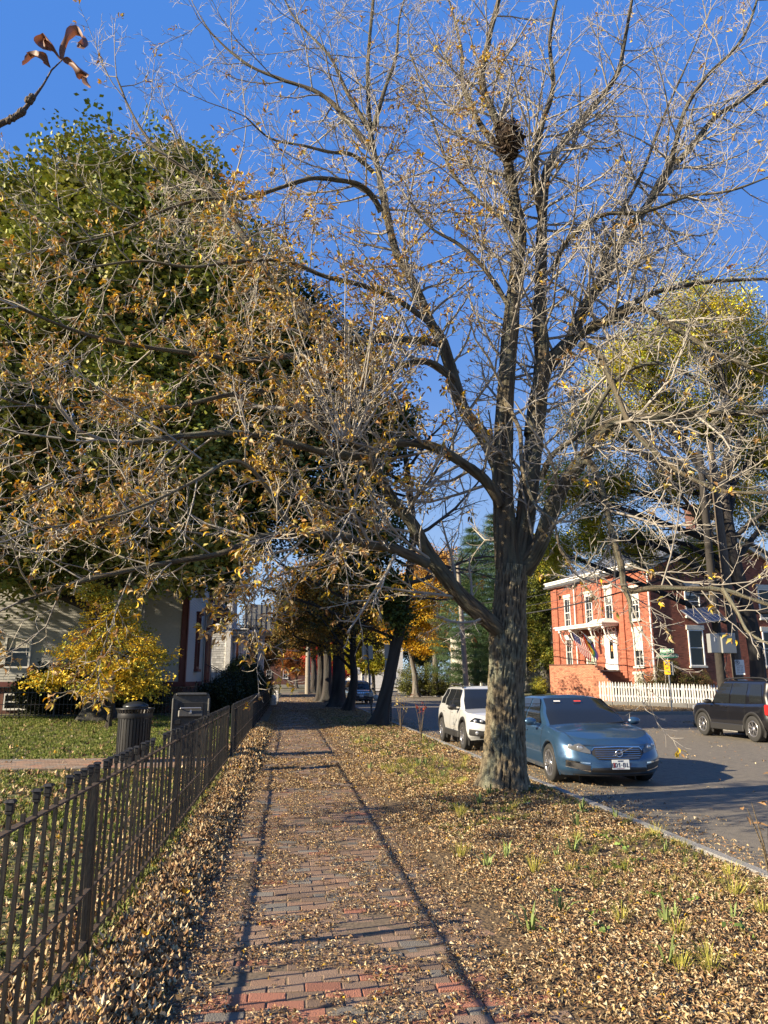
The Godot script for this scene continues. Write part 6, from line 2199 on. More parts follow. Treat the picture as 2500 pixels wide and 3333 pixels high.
func suv_profile(hw: float, front: float, rear: float, h: float, axles: Array, box := 0.0) -> Car:
	return Car.new({"hw": hw, "front": front, "rear": rear, "round": 0.45, "ex": 3.2, "ez": 1.9 + box, "crown": 0.035, "wheel": 0.35, "arch": 0.42, "axles": axles,
		"wf": [[0, 0.92], [0.12, 0.97], [0.4, 1.0], [0.7, 0.985], [0.92, 0.955], [1.0, 0.91]], "df": [[0, -0.12], [0.2, -0.01], [0.5, 0.0], [0.8, -0.05], [1.0, -0.18]], "dr": [[0, 0.14], [0.3, 0.0], [0.8, 0.03], [1.0, 0.08]],
		"bottom": [[-rear, 0.42], [-rear + 0.5, 0.30], [0, 0.26], [front - 0.5, 0.27], [front, 0.33]], "deck": [[-rear, 1.10], [-1.0, 1.06], [0.6, 1.0 + 0.04 * box], [1.1, 1.0 + 0.05 * box], [front - 0.45, 0.93 + 0.09 * box], [front - 0.12, 0.86 + 0.12 * box], [front, 0.80 + 0.12 * box]],
		"cw": [[0, hw * 0.915], [0.3, hw * 0.875], [0.9, hw * 0.72], [1.0, hw * 0.66]], "cf": [[0, 1.10], [0.5, 0.72], [0.9, 0.36 + 0.12 * box], [1.0, 0.2 + 0.1 * box]], "cr": [[0, -rear + 0.12], [0.5, -rear + 0.26], [0.9, -rear + 0.5 - 0.2 * box], [1.0, -rear + 0.66 - 0.3 * box]], "cy": [[0, 0.98], [0.5, lerpf(0.98, h, 0.53)], [0.9, h - 0.045], [1.0, h]]})

func crossover() -> void:
	var t := thing("crossover", "white crossover with black lower trim parked behind the blue sedan, partly hidden by the trunk", "car", Vector3(5.38, -0.12, -20.75))
	var c := suv_profile(0.90, 2.22, 2.22, 1.56, [1.33, -1.34])
	var white := paint(0.44, 0.45, 0.45, 0.0)
	part("body", c.body(), white, t)
	part("cabin", c.cabin(), white, t)
	part("windscreen", c.screen(true, 0.07, 0.90, 0.90), M.glass, t)
	part("rear_window", c.screen(false, 0.2, 0.85, 0.84), M.glass, t)
	for s in [1.0, -1.0]:
		part("side_window", c.side_glass(s, 0.14, 0.88, 0.80, 0.32, -0.15, -0.18), M.glass, t)
		part("side_window", c.side_glass(s, 0.14, 0.88, -0.22, -0.25, -1.1, -1.0), M.glass, t)
		part("side_window", c.side_glass(s, 0.2, 0.86, -1.18, -1.08, -1.7, -1.45), M.glass, t)
		part("pillar", c.side_glass(s, 0.14, 0.88, -0.15, -0.18, -0.22, -0.25, 0.007), M.plastic, t)
		mirror(t, s, Vector3(1.02, 1.05, 0.72), M.plastic)
		seam(c, t, s, 0.92, 0.40, 0.92, 0.98)
		seam(c, t, s, -0.16, 0.36, -0.16, 1.02)
		var rl := MB.new()
		rl.tube(spline([Vector3(s * 0.60, 1.55, 0.25), Vector3(s * 0.63, 1.63, 0.05), Vector3(s * 0.63, 1.64, -1.1), Vector3(s * 0.60, 1.55, -1.4)], 4), PackedFloat32Array([0.03, 0.025, 0.022, 0.02, 0.02, 0.02, 0.02, 0.02, 0.02, 0.022, 0.025, 0.03, 0.03]), 6)
		part("roof_rail", rl, M.plastic, t)
		var h := MB.new()
		for z in [0.05, -0.95]:
			h.cbox(Vector3(s * (c.side_x(0.9, z) + 0.015), 0.9, z), Vector3(0.03, 0.03, 0.2), 0.01)
		part("door_handle", h, white, t)
		var sl := MB.new()
		sl.cbox(Vector3(s * 0.885, 0.36, 0), Vector3(0.06, 0.17, 1.75), 0.02)
		part("sill_trim", sl, M.plastic, t)
		var a: float = 0.46 * s
		var e: float = 0.86 * s
		var hl := part("headlight", c.skin(minf(a, e), maxf(a, e), [[-0.86, 0.735], [-0.46, 0.68], [0.46, 0.68], [0.86, 0.735]], [[-0.86, 0.86], [-0.6, 0.815], [-0.46, 0.75], [0.46, 0.75], [0.6, 0.815], [0.86, 0.86]], 0.006), M.glass, t)
		for x in [0.58, 0.72]:
			var l := MB.new()
			l.blob(Vector3(s * x, 0.755, c.fz(x, 0.755) + 0.002), Vector3(0.05, 0.04, 0.014), Basis(Vector3.UP, s * 0.5), 10, 8)
			part("lens", l, M.lamp, hl)
		a = 0.52 * s
		e = 0.86 * s
		var fg := part("fog_recess", c.skin(minf(a, e), maxf(a, e), [[-0.86, 0.40], [-0.52, 0.40], [0.52, 0.40], [0.86, 0.40]], [[-0.86, 0.56], [-0.52, 0.52], [0.52, 0.52], [0.86, 0.56]], 0.006), M.plastic, t)
		var fl := MB.new()
		fl.blob(Vector3(s * 0.70, 0.47, c.fz(0.70, 0.47) + 0.01), Vector3(0.045, 0.045, 0.012), Basis(Vector3.UP, s * 0.5), 10, 8)
		part("lens", fl, M.lamp, fg)
	part("grille", c.skin(-0.42, 0.42, [[-0.42, 0.64], [0, 0.60], [0.42, 0.64]], [[-0.42, 0.76], [0, 0.785], [0.42, 0.76]], 0.005, 16), M.plastic, t)
	part("grille_bar", c.skin(-0.44, 0.44, [[-1, 0.69], [1, 0.69]], [[-1, 0.71], [1, 0.71]], 0.012, 16), M.chrome, t)
	part("bumper_trim", c.skin(-0.62, 0.62, [[-1, 0.33], [1, 0.33]], [[-0.62, 0.44], [-0.45, 0.50], [0, 0.54], [0.45, 0.50], [0.62, 0.44]], 0.008, 20), M.plastic, t)
	for q in [[1.0, 1.33], [-1.0, 1.33], [1.0, -1.34], [-1.0, -1.34]]:
		wheel(t, Vector3(q[0] * 0.79, 0.35, q[1]), 0.35, 0.225, 0.225, q[0], 5)
	arches(c, t, M.plastic, 0.075, 0.012)

func black_suv() -> void:
	var t := thing("sport_utility_vehicle", "black boxy sport utility vehicle parked at the far kerb before the utility poles", "car", Vector3(14.38, -0.12, -22.15), PI)
	var c := suv_profile(0.94, 2.19, 2.19, 1.74, [1.34, -1.34], 1.0)
	var black := paint(0.006, 0.006, 0.008, 0.0)
	part("body", c.body(), black, t)
	part("cabin", c.cabin(), black, t)
	part("windscreen", c.screen(true, 0.07, 0.88, 0.90), M.glass, t)
	part("rear_window", c.screen(false, 0.15, 0.85, 0.86), M.glass, t)
	for s in [1.0, -1.0]:
		part("side_window", c.side_glass(s, 0.13, 0.84, 0.80, 0.42, -0.12, -0.14), M.glass, t)
		part("side_window", c.side_glass(s, 0.13, 0.84, -0.20, -0.22, -0.98, -0.96), M.glass, t)
		part("side_window", c.side_glass(s, 0.18, 0.80, -1.16, -1.10, -1.78, -1.62), M.glass, t)
		mirror(t, s, Vector3(1.06, 1.1, 0.74), M.plastic)
		seam(c, t, s, 0.92, 0.40, 0.92, 1.0)
		seam(c, t, s, -0.14, 0.36, -0.14, 1.04)
		seam(c, t, s, -0.98, 0.72, -1.0, 1.04)
		var rl := MB.new()
		rl.tube(spline([Vector3(s * 0.62, 1.72, 0.3), Vector3(s * 0.66, 1.80, 0.1), Vector3(s * 0.66, 1.82, -1.5), Vector3(s * 0.62, 1.72, -1.8)], 4), PackedFloat32Array([0.03, 0.025, 0.022, 0.02, 0.02, 0.02, 0.02, 0.02, 0.02, 0.022, 0.025, 0.03, 0.03]), 6)
		part("roof_rail", rl, M.plastic, t)
		var h := MB.new()
		for z in [0.0, -0.9]:
			h.cbox(Vector3(s * (c.side_x(0.95, z) + 0.018), 0.95, z), Vector3(0.035, 0.035, 0.2), 0.01)
		part("door_handle", h, black, t)
		var sl := MB.new()
		sl.cbox(Vector3(s * 0.93, 0.36, 0), Vector3(0.06, 0.2, 1.75), 0.02)
		part("sill_trim", sl, M.plastic, t)
		var tl := MB.new()
		tl.cbox(Vector3(s * 0.865, 0.92, -2.06), Vector3(0.16, 0.3, 0.2), 0.03)
		part("tail_light", tl, M.red_lamp, t)
		var hl := MB.new()
		hl.cbox(Vector3(s * 0.68, 0.86, 2.06), Vector3(0.3, 0.14, 0.12), 0.03)
		part("headlight", hl, M.lamp, t)
	var gr := MB.new()
	gr.cbox(Vector3(0, 0.86, 2.1), Vector3(1.0, 0.2, 0.14), 0.03)
	part("grille", gr, M.plastic, t)
	var bp := MB.new()
	bp.cbox(Vector3(0, 0.5, -2.13), Vector3(1.7, 0.22, 0.18), 0.04)
	part("bumper", bp, M.box_grey, t)
	for q in [[1.0, 1.34], [-1.0, 1.34], [1.0, -1.34], [-1.0, -1.34]]:
		wheel(t, Vector3(q[0] * 0.83, 0.37, q[1]), 0.37, 0.235, 0.235, q[0], 6, 0.0, true)
	arches(c, t, M.plastic, 0.085, 0.014)

func grey_car() -> Node3D:
	var t := thing("sport_utility_vehicle", "grey sport utility vehicle with slotted grille parked at the kerb beyond the verge trees", "car", Vector3(5.25, -0.10, -57.5), 0.03)
	var c := suv_profile(0.92, 2.2, 2.2, 1.66, [1.32, -1.32], 0.6)
	var grey := paint(0.10, 0.105, 0.11, 0.5)
	part("body", c.body(), grey, t)
	part("cabin", c.cabin(), paint(0.02, 0.02, 0.022), t)
	part("windscreen", c.screen(true, 0.07, 0.90, 0.90), M.glass, t)
	part("rear_window", c.screen(false, 0.15, 0.85, 0.86), M.glass, t)
	for s in [1.0, -1.0]:
		part("side_window", c.side_glass(s, 0.13, 0.86, 0.80, 0.42, -1.5, -1.4), M.glass, t)
		mirror(t, s, Vector3(1.04, 1.08, 0.74), M.plastic)
		var a: float = 0.45 * s
		var e: float = 0.86 * s
		part("headlight", c.skin(minf(a, e), maxf(a, e), [[-1, 0.76], [1, 0.76]], [[-1, 0.87], [1, 0.87]], 0.008), M.lamp, t)
	var g := part("grille", c.skin(-0.45, 0.45, [[-1, 0.73], [1, 0.73]], [[-1, 0.87], [1, 0.87]], 0.006), M.plastic, t)
	for k in 7:
		var x := -0.39 + k * 0.13
		part("grille_slot", c.skin(x - 0.045, x + 0.045, [[-1, 0.77], [1, 0.77]], [[-1, 0.84], [1, 0.84]], 0.012, 4), M.chrome, g)
	part("bumper_trim", c.skin(-0.8, 0.8, [[-1, 0.36], [1, 0.36]], [[-0.8, 0.5], [0, 0.62], [0.8, 0.5]], 0.008, 16), M.plastic, t)
	part("chrome_strip", c.skin(-0.7, 0.7, [[-1, 0.38], [1, 0.38]], [[-1, 0.42], [1, 0.42]], 0.014, 16), M.chrome, t)
	number_plate(t, Vector3(0.0, 0.58, c.fz(0, 0.58) + 0.02), 0.0, "", "WN\u00b713", Color(0.6, 0.64, 0.66))
	for q in [[1.0, 1.32], [-1.0, 1.32], [1.0, -1.32], [-1.0, -1.32]]:
		wheel(t, Vector3(q[0] * 0.81, 0.36, q[1]), 0.36, 0.225, 0.23, q[0], 5)
	arches(c, t, M.plastic, 0.06, 0.01)
	return t

func vehicles() -> void:
	sedan()
	crossover()
	black_suv()
	var g := grey_car()
	dup(g, Vector3(5.1, -0.10, -64.5), 0.03, "dark car parked behind the grey one, mostly hidden by the stout trunk")

# ---------------------------------------------------------------- shrubs, poles, bins, litter
func bush(called: String, label: String, at: Vector3, lumps: Array, n: int, pal: Array, kind: String, r: RandomNumberGenerator, m: Material, group := "", size := 1.0) -> void:
	var t := thing(called, label, "shrub", at, 0, group)
	var b := MB.new()
	b.col = Color(0.06, 0.045, 0.035)
	var where := []
	var tint := []
	for l in lumps:
		for k in n:
			var d := Vector3(r.randfn(), r.randfn(), r.randfn()).normalized()
			var q: Vector3 = l[0] + d * l[1] * pow(r.randf(), 0.35) * (1.0 + 0.12 * r.randfn())
			if q.y < 0.05:
				continue
			where.append(Transform3D(turned(r, 0.5, size * r.randf_range(0.7, 1.2)), q))
			tint.append((pal[r.randi_range(0, pal.size() - 1)] as Color) * r.randf_range(0.7, 1.25))
			if k % 9 == 0:
				var foot := Vector3(q.x * 0.15, 0, q.z * 0.15)
				b.tube(PackedVector3Array([foot, foot.lerp(q, 0.5) + Vector3(0, q.y * 0.15, 0), q]), PackedFloat32Array([0.02, 0.012, 0.005]), 4)
	var s := part("stems", b, M.bark, t)
	s.set_meta("kind", "stuff")
	copies("foliage", spray(kind), m, where, tint, t)

func shrubs() -> void:
	var r := RandomNumberGenerator.new()
	r.seed = 120
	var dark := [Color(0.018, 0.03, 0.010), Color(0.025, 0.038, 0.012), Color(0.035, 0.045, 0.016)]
	# the small yellow tree on the lawn
	var t := thing("yellow_shrub", "small yellow leaved tree on the lawn behind the ribbed litter bin", "tree")
	var p := Vector3(-5.7, 0.1, -25.4)
	leafy(t, [p, p + Vector3(0.05, 0.9, 0), p + Vector3(-0.2, 2.0, 0)], 0.07, 0.045, [
		[p + Vector3(-0.7, 4.35, 0), Vector3(0.65, 0.35, 0.5)], [p + Vector3(-0.2, 3.7, 0), Vector3(0.9, 0.4, 0.7)], [p + Vector3(-0.1, 2.9, 0), Vector3(1.25, 0.5, 0.9)], [p + Vector3(-1.3, 2.3, 0), Vector3(0.8, 0.4, 0.8)], [p + Vector3(1.0, 2.4, 0), Vector3(0.8, 0.5, 0.8)], [p + Vector3(-1.9, 1.55, 0), Vector3(0.7, 0.3, 0.6)], [p + Vector3(0.2, 1.9, 0.2), Vector3(1.2, 0.45, 0.9)], [p + Vector3(0.9, 1.4, 0.2), Vector3(1.0, 0.4, 0.7)], [p + Vector3(-0.3, 1.3, 0.2), Vector3(0.8, 0.3, 0.6)]],
		900, "small", [Color(0.70, 0.50, 0.05), Color(0.78, 0.58, 0.06), Color(0.55, 0.46, 0.06), Color(0.30, 0.32, 0.05)], r, M.gold_leaf, Color(0.05, 0.04, 0.03), 1.0)
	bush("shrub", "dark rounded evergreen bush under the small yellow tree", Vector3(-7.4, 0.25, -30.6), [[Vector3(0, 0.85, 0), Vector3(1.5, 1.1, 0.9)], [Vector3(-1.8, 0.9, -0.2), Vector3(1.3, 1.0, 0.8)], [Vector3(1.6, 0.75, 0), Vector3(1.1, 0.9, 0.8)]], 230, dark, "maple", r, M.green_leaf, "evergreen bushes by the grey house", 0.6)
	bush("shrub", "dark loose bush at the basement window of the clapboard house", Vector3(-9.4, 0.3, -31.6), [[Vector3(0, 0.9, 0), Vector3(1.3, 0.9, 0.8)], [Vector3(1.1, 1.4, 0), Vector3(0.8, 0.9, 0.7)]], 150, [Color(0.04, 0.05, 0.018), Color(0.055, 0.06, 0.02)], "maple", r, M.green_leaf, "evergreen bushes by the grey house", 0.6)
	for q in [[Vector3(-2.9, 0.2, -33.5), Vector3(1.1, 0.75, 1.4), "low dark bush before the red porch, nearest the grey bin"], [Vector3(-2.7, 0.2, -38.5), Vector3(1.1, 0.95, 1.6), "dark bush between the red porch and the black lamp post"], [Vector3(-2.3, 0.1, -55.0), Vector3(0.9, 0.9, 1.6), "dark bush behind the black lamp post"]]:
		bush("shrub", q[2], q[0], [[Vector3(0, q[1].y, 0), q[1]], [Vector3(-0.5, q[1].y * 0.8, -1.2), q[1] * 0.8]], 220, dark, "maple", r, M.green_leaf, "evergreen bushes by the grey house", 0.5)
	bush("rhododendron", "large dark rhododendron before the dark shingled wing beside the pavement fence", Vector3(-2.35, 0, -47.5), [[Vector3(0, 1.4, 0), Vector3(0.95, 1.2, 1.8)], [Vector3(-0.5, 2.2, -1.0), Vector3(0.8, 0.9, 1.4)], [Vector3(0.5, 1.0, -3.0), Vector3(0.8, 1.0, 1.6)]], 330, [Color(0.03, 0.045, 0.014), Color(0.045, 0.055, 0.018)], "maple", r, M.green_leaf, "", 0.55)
	bush("shrub", "yellow green sunlit shrub beside the white bay of the shingled house", Vector3(-3.25, 0.2, -44.5), [[Vector3(0, 1.3, 0), Vector3(0.85, 0.8, 0.8)], [Vector3(0.2, 2.0, 0), Vector3(0.5, 0.5, 0.5)]], 240, [Color(0.14, 0.15, 0.04), Color(0.20, 0.19, 0.05), Color(0.08, 0.09, 0.025)], "small", r, M.green_leaf, "", 0.9)
	bush("hedge", "clipped green and rusty hedge behind the white picket fence", Vector3(21.4, 0.4, -40.6), [[Vector3(-1.1, 0.9, 0.2), Vector3(1.1, 0.75, 0.7)], [Vector3(0.6, 0.9, -0.1), Vector3(1.4, 0.8, 0.7)], [Vector3(0.2, 1.8, -0.2), Vector3(0.7, 0.55, 0.5)], [Vector3(2.0, 0.9, -0.2), Vector3(0.9, 0.75, 0.6)]], 300, [Color(0.08, 0.09, 0.025), Color(0.13, 0.13, 0.035), Color(0.12, 0.075, 0.035), Color(0.07, 0.05, 0.025)], "box", r, M.green_leaf, "", 1.0)
	bush("hedge", "tall green hedge across the road behind the yellow tree", Vector3(14.0, 0, -77.0), [[Vector3(-1.6, 1.6, 0), Vector3(1.4, 1.7, 1.2)], [Vector3(0.6, 1.7, 0), Vector3(1.6, 1.8, 1.2)], [Vector3(2.8, 1.5, 0), Vector3(1.5, 1.6, 1.2)]], 200, [Color(0.12, 0.14, 0.035), Color(0.17, 0.17, 0.04), Color(0.08, 0.09, 0.025)], "maple", r, M.green_leaf, "", 0.7)
	bush("shrub", "yellow bush at the left end of the brick terrace wall", Vector3(15.9, 0.3, -46.8), [[Vector3(0, 0.8, 0), Vector3(0.45, 0.8, 0.5)], [Vector3(-0.2, 0.5, 0.3), Vector3(0.4, 0.5, 0.4)]], 140, [Color(0.40, 0.36, 0.04), Color(0.3, 0.3, 0.04), Color(0.15, 0.17, 0.03)], "small", r, M.gold_leaf, "", 0.9)

func wire(pts: Array, sag: float, rad: float, parent: Node3D, called := "wire") -> void:
	var o := PackedVector3Array()
	var rr := PackedFloat32Array()
	for k in 17:
		var u := k / 16.0
		var p: Vector3 = (pts[0] as Vector3).lerp(pts[1], u)
		p.y -= sag * 4.0 * u * (1.0 - u)
		o.append(p)
		rr.append(rad)
	var b := MB.new()
	b.tube(o, rr, 5)
	part(called, b, M.wire, parent)

func poles_and_signs() -> void:
	# two wooden poles at the far corner
	var p1 := Vector3(15.95, 0, -26.3)
	var t := thing("utility_pole", "dark wooden utility pole carrying a solar panel and grey cabinet, behind the black car", "utility pole", p1)
	var b := MB.new()
	b.tube(PackedVector3Array([Vector3(0, -0.05, 0), Vector3(0, 5, 0), Vector3(0.03, 10.5, 0)]), PackedFloat32Array([0.17, 0.15, 0.12]), 16)
	part("pole", b, M.tar_pole, t)
	b = MB.new()
	var cabl := spline([Vector3(0.12, 3.0, 0.16), Vector3(0.16, 2.4, 0.2), Vector3(0.02, 2.0, 0.24), Vector3(0.2, 1.75, 0.2), Vector3(0.05, 1.5, 0.2)], 4)
	var cr := PackedFloat32Array()
	cr.resize(cabl.size())
	cr.fill(0.014)
	b.tube(cabl, cr, 5)
	part("cable", b, M.wire, t)
	var sp := thing("solar_panel", "blue tilted solar panel on a bracket at the dark pole", "solar panel", p1 + Vector3(-0.65, 4.0, 0.25), 0.25)
	var tilt := Basis(Vector3(0, 0, 1), 0.12) * Basis(Vector3(1, 0, 0), 0.62)
	b = MB.new()
	b.cbox(Vector3.ZERO, Vector3(1.35, 0.035, 0.95), 0.005, tilt)
	part("panel_frame", b, M.metal, sp)
	b = MB.new()
	b.box(tilt * Vector3(0, 0.021, 0), Vector3(1.29, 0.006, 0.89), tilt)
	part("cells", b, M.solar, sp)
	b = MB.new()
	for k in 7:
		b.box(tilt * Vector3(-0.64 + k * 0.213, 0.0245, 0), Vector3(0.008, 0.002, 0.89), tilt)
	for k in 4:
		b.box(tilt * Vector3(0, 0.0245, -0.4 + k * 0.27), Vector3(1.29, 0.002, 0.008), tilt)
	part("cell_lines", b, M.metal, sp)
	b = MB.new()
	b.rod(Vector3(0.6, -0.1, -0.2), Vector3(-0.1, -0.03, 0.0), 0.025)
	b.rod(Vector3(0.6, -0.75, -0.2), Vector3(0.1, -0.1, 0.0), 0.02)
	part("bracket", b, M.metal, sp)
	var cb := thing("control_cabinet", "grey metal control cabinet strapped to the dark pole under the solar panel", "cabinet", p1 + Vector3(-0.05, 2.6, 0.33), 0.15)
	b = MB.new()
	b.cbox(Vector3(0.2, 0.37, 0), Vector3(0.62, 0.74, 0.3), 0.015)
	part("box", b, M.box_grey, cb)
	b = MB.new()
	b.cbox(Vector3(-0.34, 0.36, -0.02), Vector3(0.44, 0.7, 0.2), 0.012)
	part("side_box", b, M.sign_back, cb)
	b = MB.new()
	b.box(Vector3(-0.36, 0.5, 0.082), Vector3(0.04, 0.16, 0.004))
	part("label_strip", b, M.white, cb)
	var p2 := Vector3(16.85, 0, -26.6)
	t = thing("utility_pole", "brown wooden utility pole with a small notice, right behind the dark pole", "utility pole", p2)
	b = MB.new()
	b.tube(PackedVector3Array([Vector3(0, -0.05, 0), Vector3(-0.1, 5, 0), Vector3(-0.2, 11.0, 0)]), PackedFloat32Array([0.20, 0.175, 0.13]), 16)
	part("pole", b, M.wood_pole, t)
	var ns := thing("parking_sign", "white no parking notice nailed to the brown pole", "sign", p2 + Vector3(-0.06, 2.1, 0.205), -0.45)
	b = MB.new()
	b.cbox(Vector3(0, 0, 0), Vector3(0.32, 0.55, 0.006), 0.003)
	part("plate", b, M.plate, ns)
	text("P", 0.1, M.ink, ns, Vector3(-0.07, 0.18, 0.005), Vector3.ZERO, true)
	var rg := PackedVector3Array()
	var rr := PackedFloat32Array()
	for k in 17:
		rg.append(Vector3(-0.07 + cos(TAU * k / 16) * 0.075, 0.18 + sin(TAU * k / 16) * 0.075, 0.006))
		rr.append(0.008)
	b = MB.new()
	b.tube(rg, rr, 4)
	b.box(Vector3(-0.07, 0.18, 0.007), Vector3(0.15, 0.012, 0.004), Basis(Vector3(0, 0, 1), -0.8))
	part("symbol", b, M.ink, ns)
	var k0 := 0
	for s in ["NO PARKING", "MON  TUE", "8AM - 4PM", "APR - NOV", "TOW ZONE"]:
		text(s, 0.035, M.ink, ns, Vector3(0, 0.05 - 0.06 * k0, 0.005))
		k0 += 1
	# the street name post
	t = thing("street_sign", "grey post with two green street name plates by the picket fence", "sign", Vector3(20.0, 0.03, -37.85), -0.48)
	b = MB.new()
	b.rod(Vector3.ZERO, Vector3(0, 3.15, 0), 0.035, 8)
	part("post", b, M.metal, t)
	for q in [["Melbourne St", 2.86, 0.25, 1.05], ["North St", 3.12, -0.35, 0.72]]:
		var pl := MB.new()
		pl.cbox(Vector3(0, 0, 0), Vector3(q[3], 0.24, 0.01), 0.003)
		var n := part("name_plate", pl, M.sign_green, t, Vector3(0, q[1], 0.04))
		n.rotation.y = q[2]
		text(q[0], 0.135, M.white, n, Vector3(0, 0, 0.007), Vector3.ZERO, true)
		if q[1] > 3:
			var br := MB.new()
			for e in [-1.0, 1.0]:
				br.box(Vector3(0, e * 0.113, 0.006), Vector3(q[3], 0.012, 0.003))
				br.box(Vector3(e * q[3] * 0.492, 0, 0.006), Vector3(0.012, 0.21, 0.003))
			part("border", br, M.white, n)
	b = MB.new()
	b.cbox(Vector3(-0.06, 2.25, 0.05), Vector3(0.3, 0.75, 0.01), 0.004)
	var yp := part("hazard_plate", b, mat(0.85, 0.5, 0.02, 0.4), t)
	b = MB.new()
	for k in 3:
		b.box(Vector3(-0.06 + (k - 1) * 0.05, 2.42 - k * 0.2, 0.057), Vector3(0.14, 0.05, 0.003), Basis(Vector3(0, 0, 1), 0.7 - k * 0.7))
	b.blob(Vector3(-0.03, 2.52, 0.058), Vector3(0.035, 0.035, 0.002), Basis(), 8, 4)
	part("symbol", b, M.ink, yp)
	b = MB.new()
	b.cbox(Vector3(0.09, 2.2, -0.03), Vector3(0.3, 0.7, 0.01), 0.1)
	part("back_plate", b, M.sign_back, t)
	# sign posts on the verge, seen from behind
	for q in [[Vector3(4.36 - 0.35, 0, -29.7), 0.0, 3.15, "black perforated post with two stacked sign plates on the verge before the road", 0.0], [Vector3(3.72, 0, -33.8), 0.075, 3.25, "leaning black post with one sign plate left of the leaning trunk", 0.055]]:
		t = thing("sign_post", q[3], "sign", q[0])
		t.rotation.z = q[1]
		b = MB.new()
		b.cbox(Vector3(0, q[2] / 2, 0), Vector3(0.07, q[2], 0.05), 0.004)
		part("post", b, M.plastic, t)
		b = MB.new()
		for k in 40:
			b.box(Vector3(0, 0.2 + k * 0.07, 0.026), Vector3(0.014, 0.014, 0.003))
		part("holes", b, M.metal, t)
		b = MB.new()
		if q[1] == 0.0:
			b.cbox(Vector3(0, 2.75, -0.035), Vector3(0.5, 0.55, 0.006), 0.06)
			b.cbox(Vector3(0, 2.05, -0.035), Vector3(0.46, 0.72, 0.006), 0.06)
		else:
			b.cbox(Vector3(0, 2.85, -0.035), Vector3(0.5, 0.6, 0.006), 0.06)
			b.cbox(Vector3(0.02, 1.0, 0.04), Vector3(0.22, 0.2, 0.05), 0.02)
			b.blob(Vector3(0.24, 0.85, 0.0), Vector3(0.13, 0.13, 0.05), Basis(), 10, 8)
		part("sign_plate", b, M.sign_back, t)
	# overhead lines and their pole far off
	t = thing("utility_pole", "grey leaning utility pole with crossarm across the road before the pines", "utility pole", Vector3(13.9, 0, -58.4))
	b = MB.new()
	b.tube(PackedVector3Array([Vector3(0.05, 0, 0), Vector3(-0.2, 5, 0), Vector3(-0.48, 10.9, 0)]), PackedFloat32Array([0.22, 0.19, 0.15]), 12)
	part("pole", b, M.pale_pole, t)
	b = MB.new()
	b.box(Vector3(-0.45, 10.2, 0), Vector3(2.5, 0.13, 0.11))
	for k in 4:
		b.lathe([[0.03, 0.0], [0.06, 0.05], [0.04, 0.1], [0.06, 0.14], [0.0, 0.2]], 8, Vector3(-1.6 + k * 0.76, 10.27, 0))
	part("crossarm", b, M.wood_pole, t)
	b = MB.new()
	b.lathe([[0.0, 8.6], [0.22, 8.62], [0.22, 9.4], [0.1, 9.5], [0.0, 9.5]], 12, Vector3(-0.8, 0, 0.1))
	part("transformer", b, M.box_grey, t)
	var lines := thing("overhead_wires", "dark overhead wires strung between the wooden utility poles", "wires")
	for q in [[Vector3(13.0, 10.2, -58.4), Vector3(15.9, 9.6, -26.3)], [Vector3(14.2, 10.2, -58.4), Vector3(16.0, 9.9, -26.3)], [Vector3(13.5, 7.6, -58.4), Vector3(15.9, 6.6, -26.3)], [Vector3(13.5, 7.0, -58.4), Vector3(15.9, 6.2, -26.3)], [Vector3(15.9, 6.4, -26.3), Vector3(15.6, 7.2, 5)], [Vector3(15.9, 9.6, -26.3), Vector3(15.6, 9.8, 5)], [Vector3(13.5, 8.2, -58.4), Vector3(2.3, 7.6, -87.5)], [Vector3(13.0, 10.2, -58.4), Vector3(8.5, 9.2, -110)], [Vector3(15.9, 6.5, -26.3), Vector3(21.6, 7.6, -46)]]:
		wire(q, 0.55, 0.016, lines)
	wire([Vector3(15.9, 6.0, -26.3), Vector3(13.5, 6.6, -58.4)], 0.7, 0.035, lines, "thick_cable")
	t = thing("utility_pole", "pale wooden pole far along the verge, sunlit", "utility pole", Vector3(2.2, 0, -87.5))
	b = MB.new()
	b.tube(PackedVector3Array([Vector3(0, 0, 0), Vector3(-0.05, 5, 0), Vector3(-0.1, 10, 0)]), PackedFloat32Array([0.33, 0.28, 0.2]), 12)
	part("pole", b, M.pale_pole, t)
	t = thing("guy_marker", "thin leaning yellow guy wire guard beside the pavement end", "guy wire", Vector3(-0.95, 0, -84.0))
	b = MB.new()
	b.rod(Vector3(-0.1, 0, 0), Vector3(0.75, 9.5, 0), 0.012, 5)
	part("wire", b, M.wire, t)
	b = MB.new()
	b.rod(Vector3(-0.06, 0.1, 0.02), Vector3(0.5, 6.2, 0.02), 0.05, 8)
	part("guard", b, M.yellow, t)
	# lamp post by the house path
	t = thing("lamp_post", "black garden lamp post with lantern in the bushes by the shingled house", "lamp", Vector3(-2.55, 0.1, -42.2))
	b = MB.new()
	b.lathe([[0.09, 0.0], [0.07, 0.2], [0.04, 0.3], [0.035, 1.7], [0.06, 1.75]], 10)
	part("post", b, M.black_paint, t)
	b = MB.new()
	b.lathe([[0.06, 1.75], [0.13, 2.05], [0.17, 2.06], [0.08, 2.2], [0.02, 2.3], [0.0, 2.33]], 6)
	part("lantern", b, M.black_paint, t)
	# street signs far across the road
	t = thing("street_sign", "small green name plate on pale pole across the road by the yellow tree", "sign", Vector3(8.6, 0, -84.5))
	b = MB.new()
	b.rod(Vector3(0, 0, 0), Vector3(0, 3.6, 0), 0.04, 6)
	b.rod(Vector3(-1.0, 0, 0), Vector3(-1.0, 3.0, 0), 0.035, 6)
	part("post", b, M.pale_pole, t)
	b = MB.new()
	b.cbox(Vector3(0, 3.6, 0.05), Vector3(1.5, 0.3, 0.02), 0.005)
	part("name_plate", b, M.sign_green, t)
	b = MB.new()
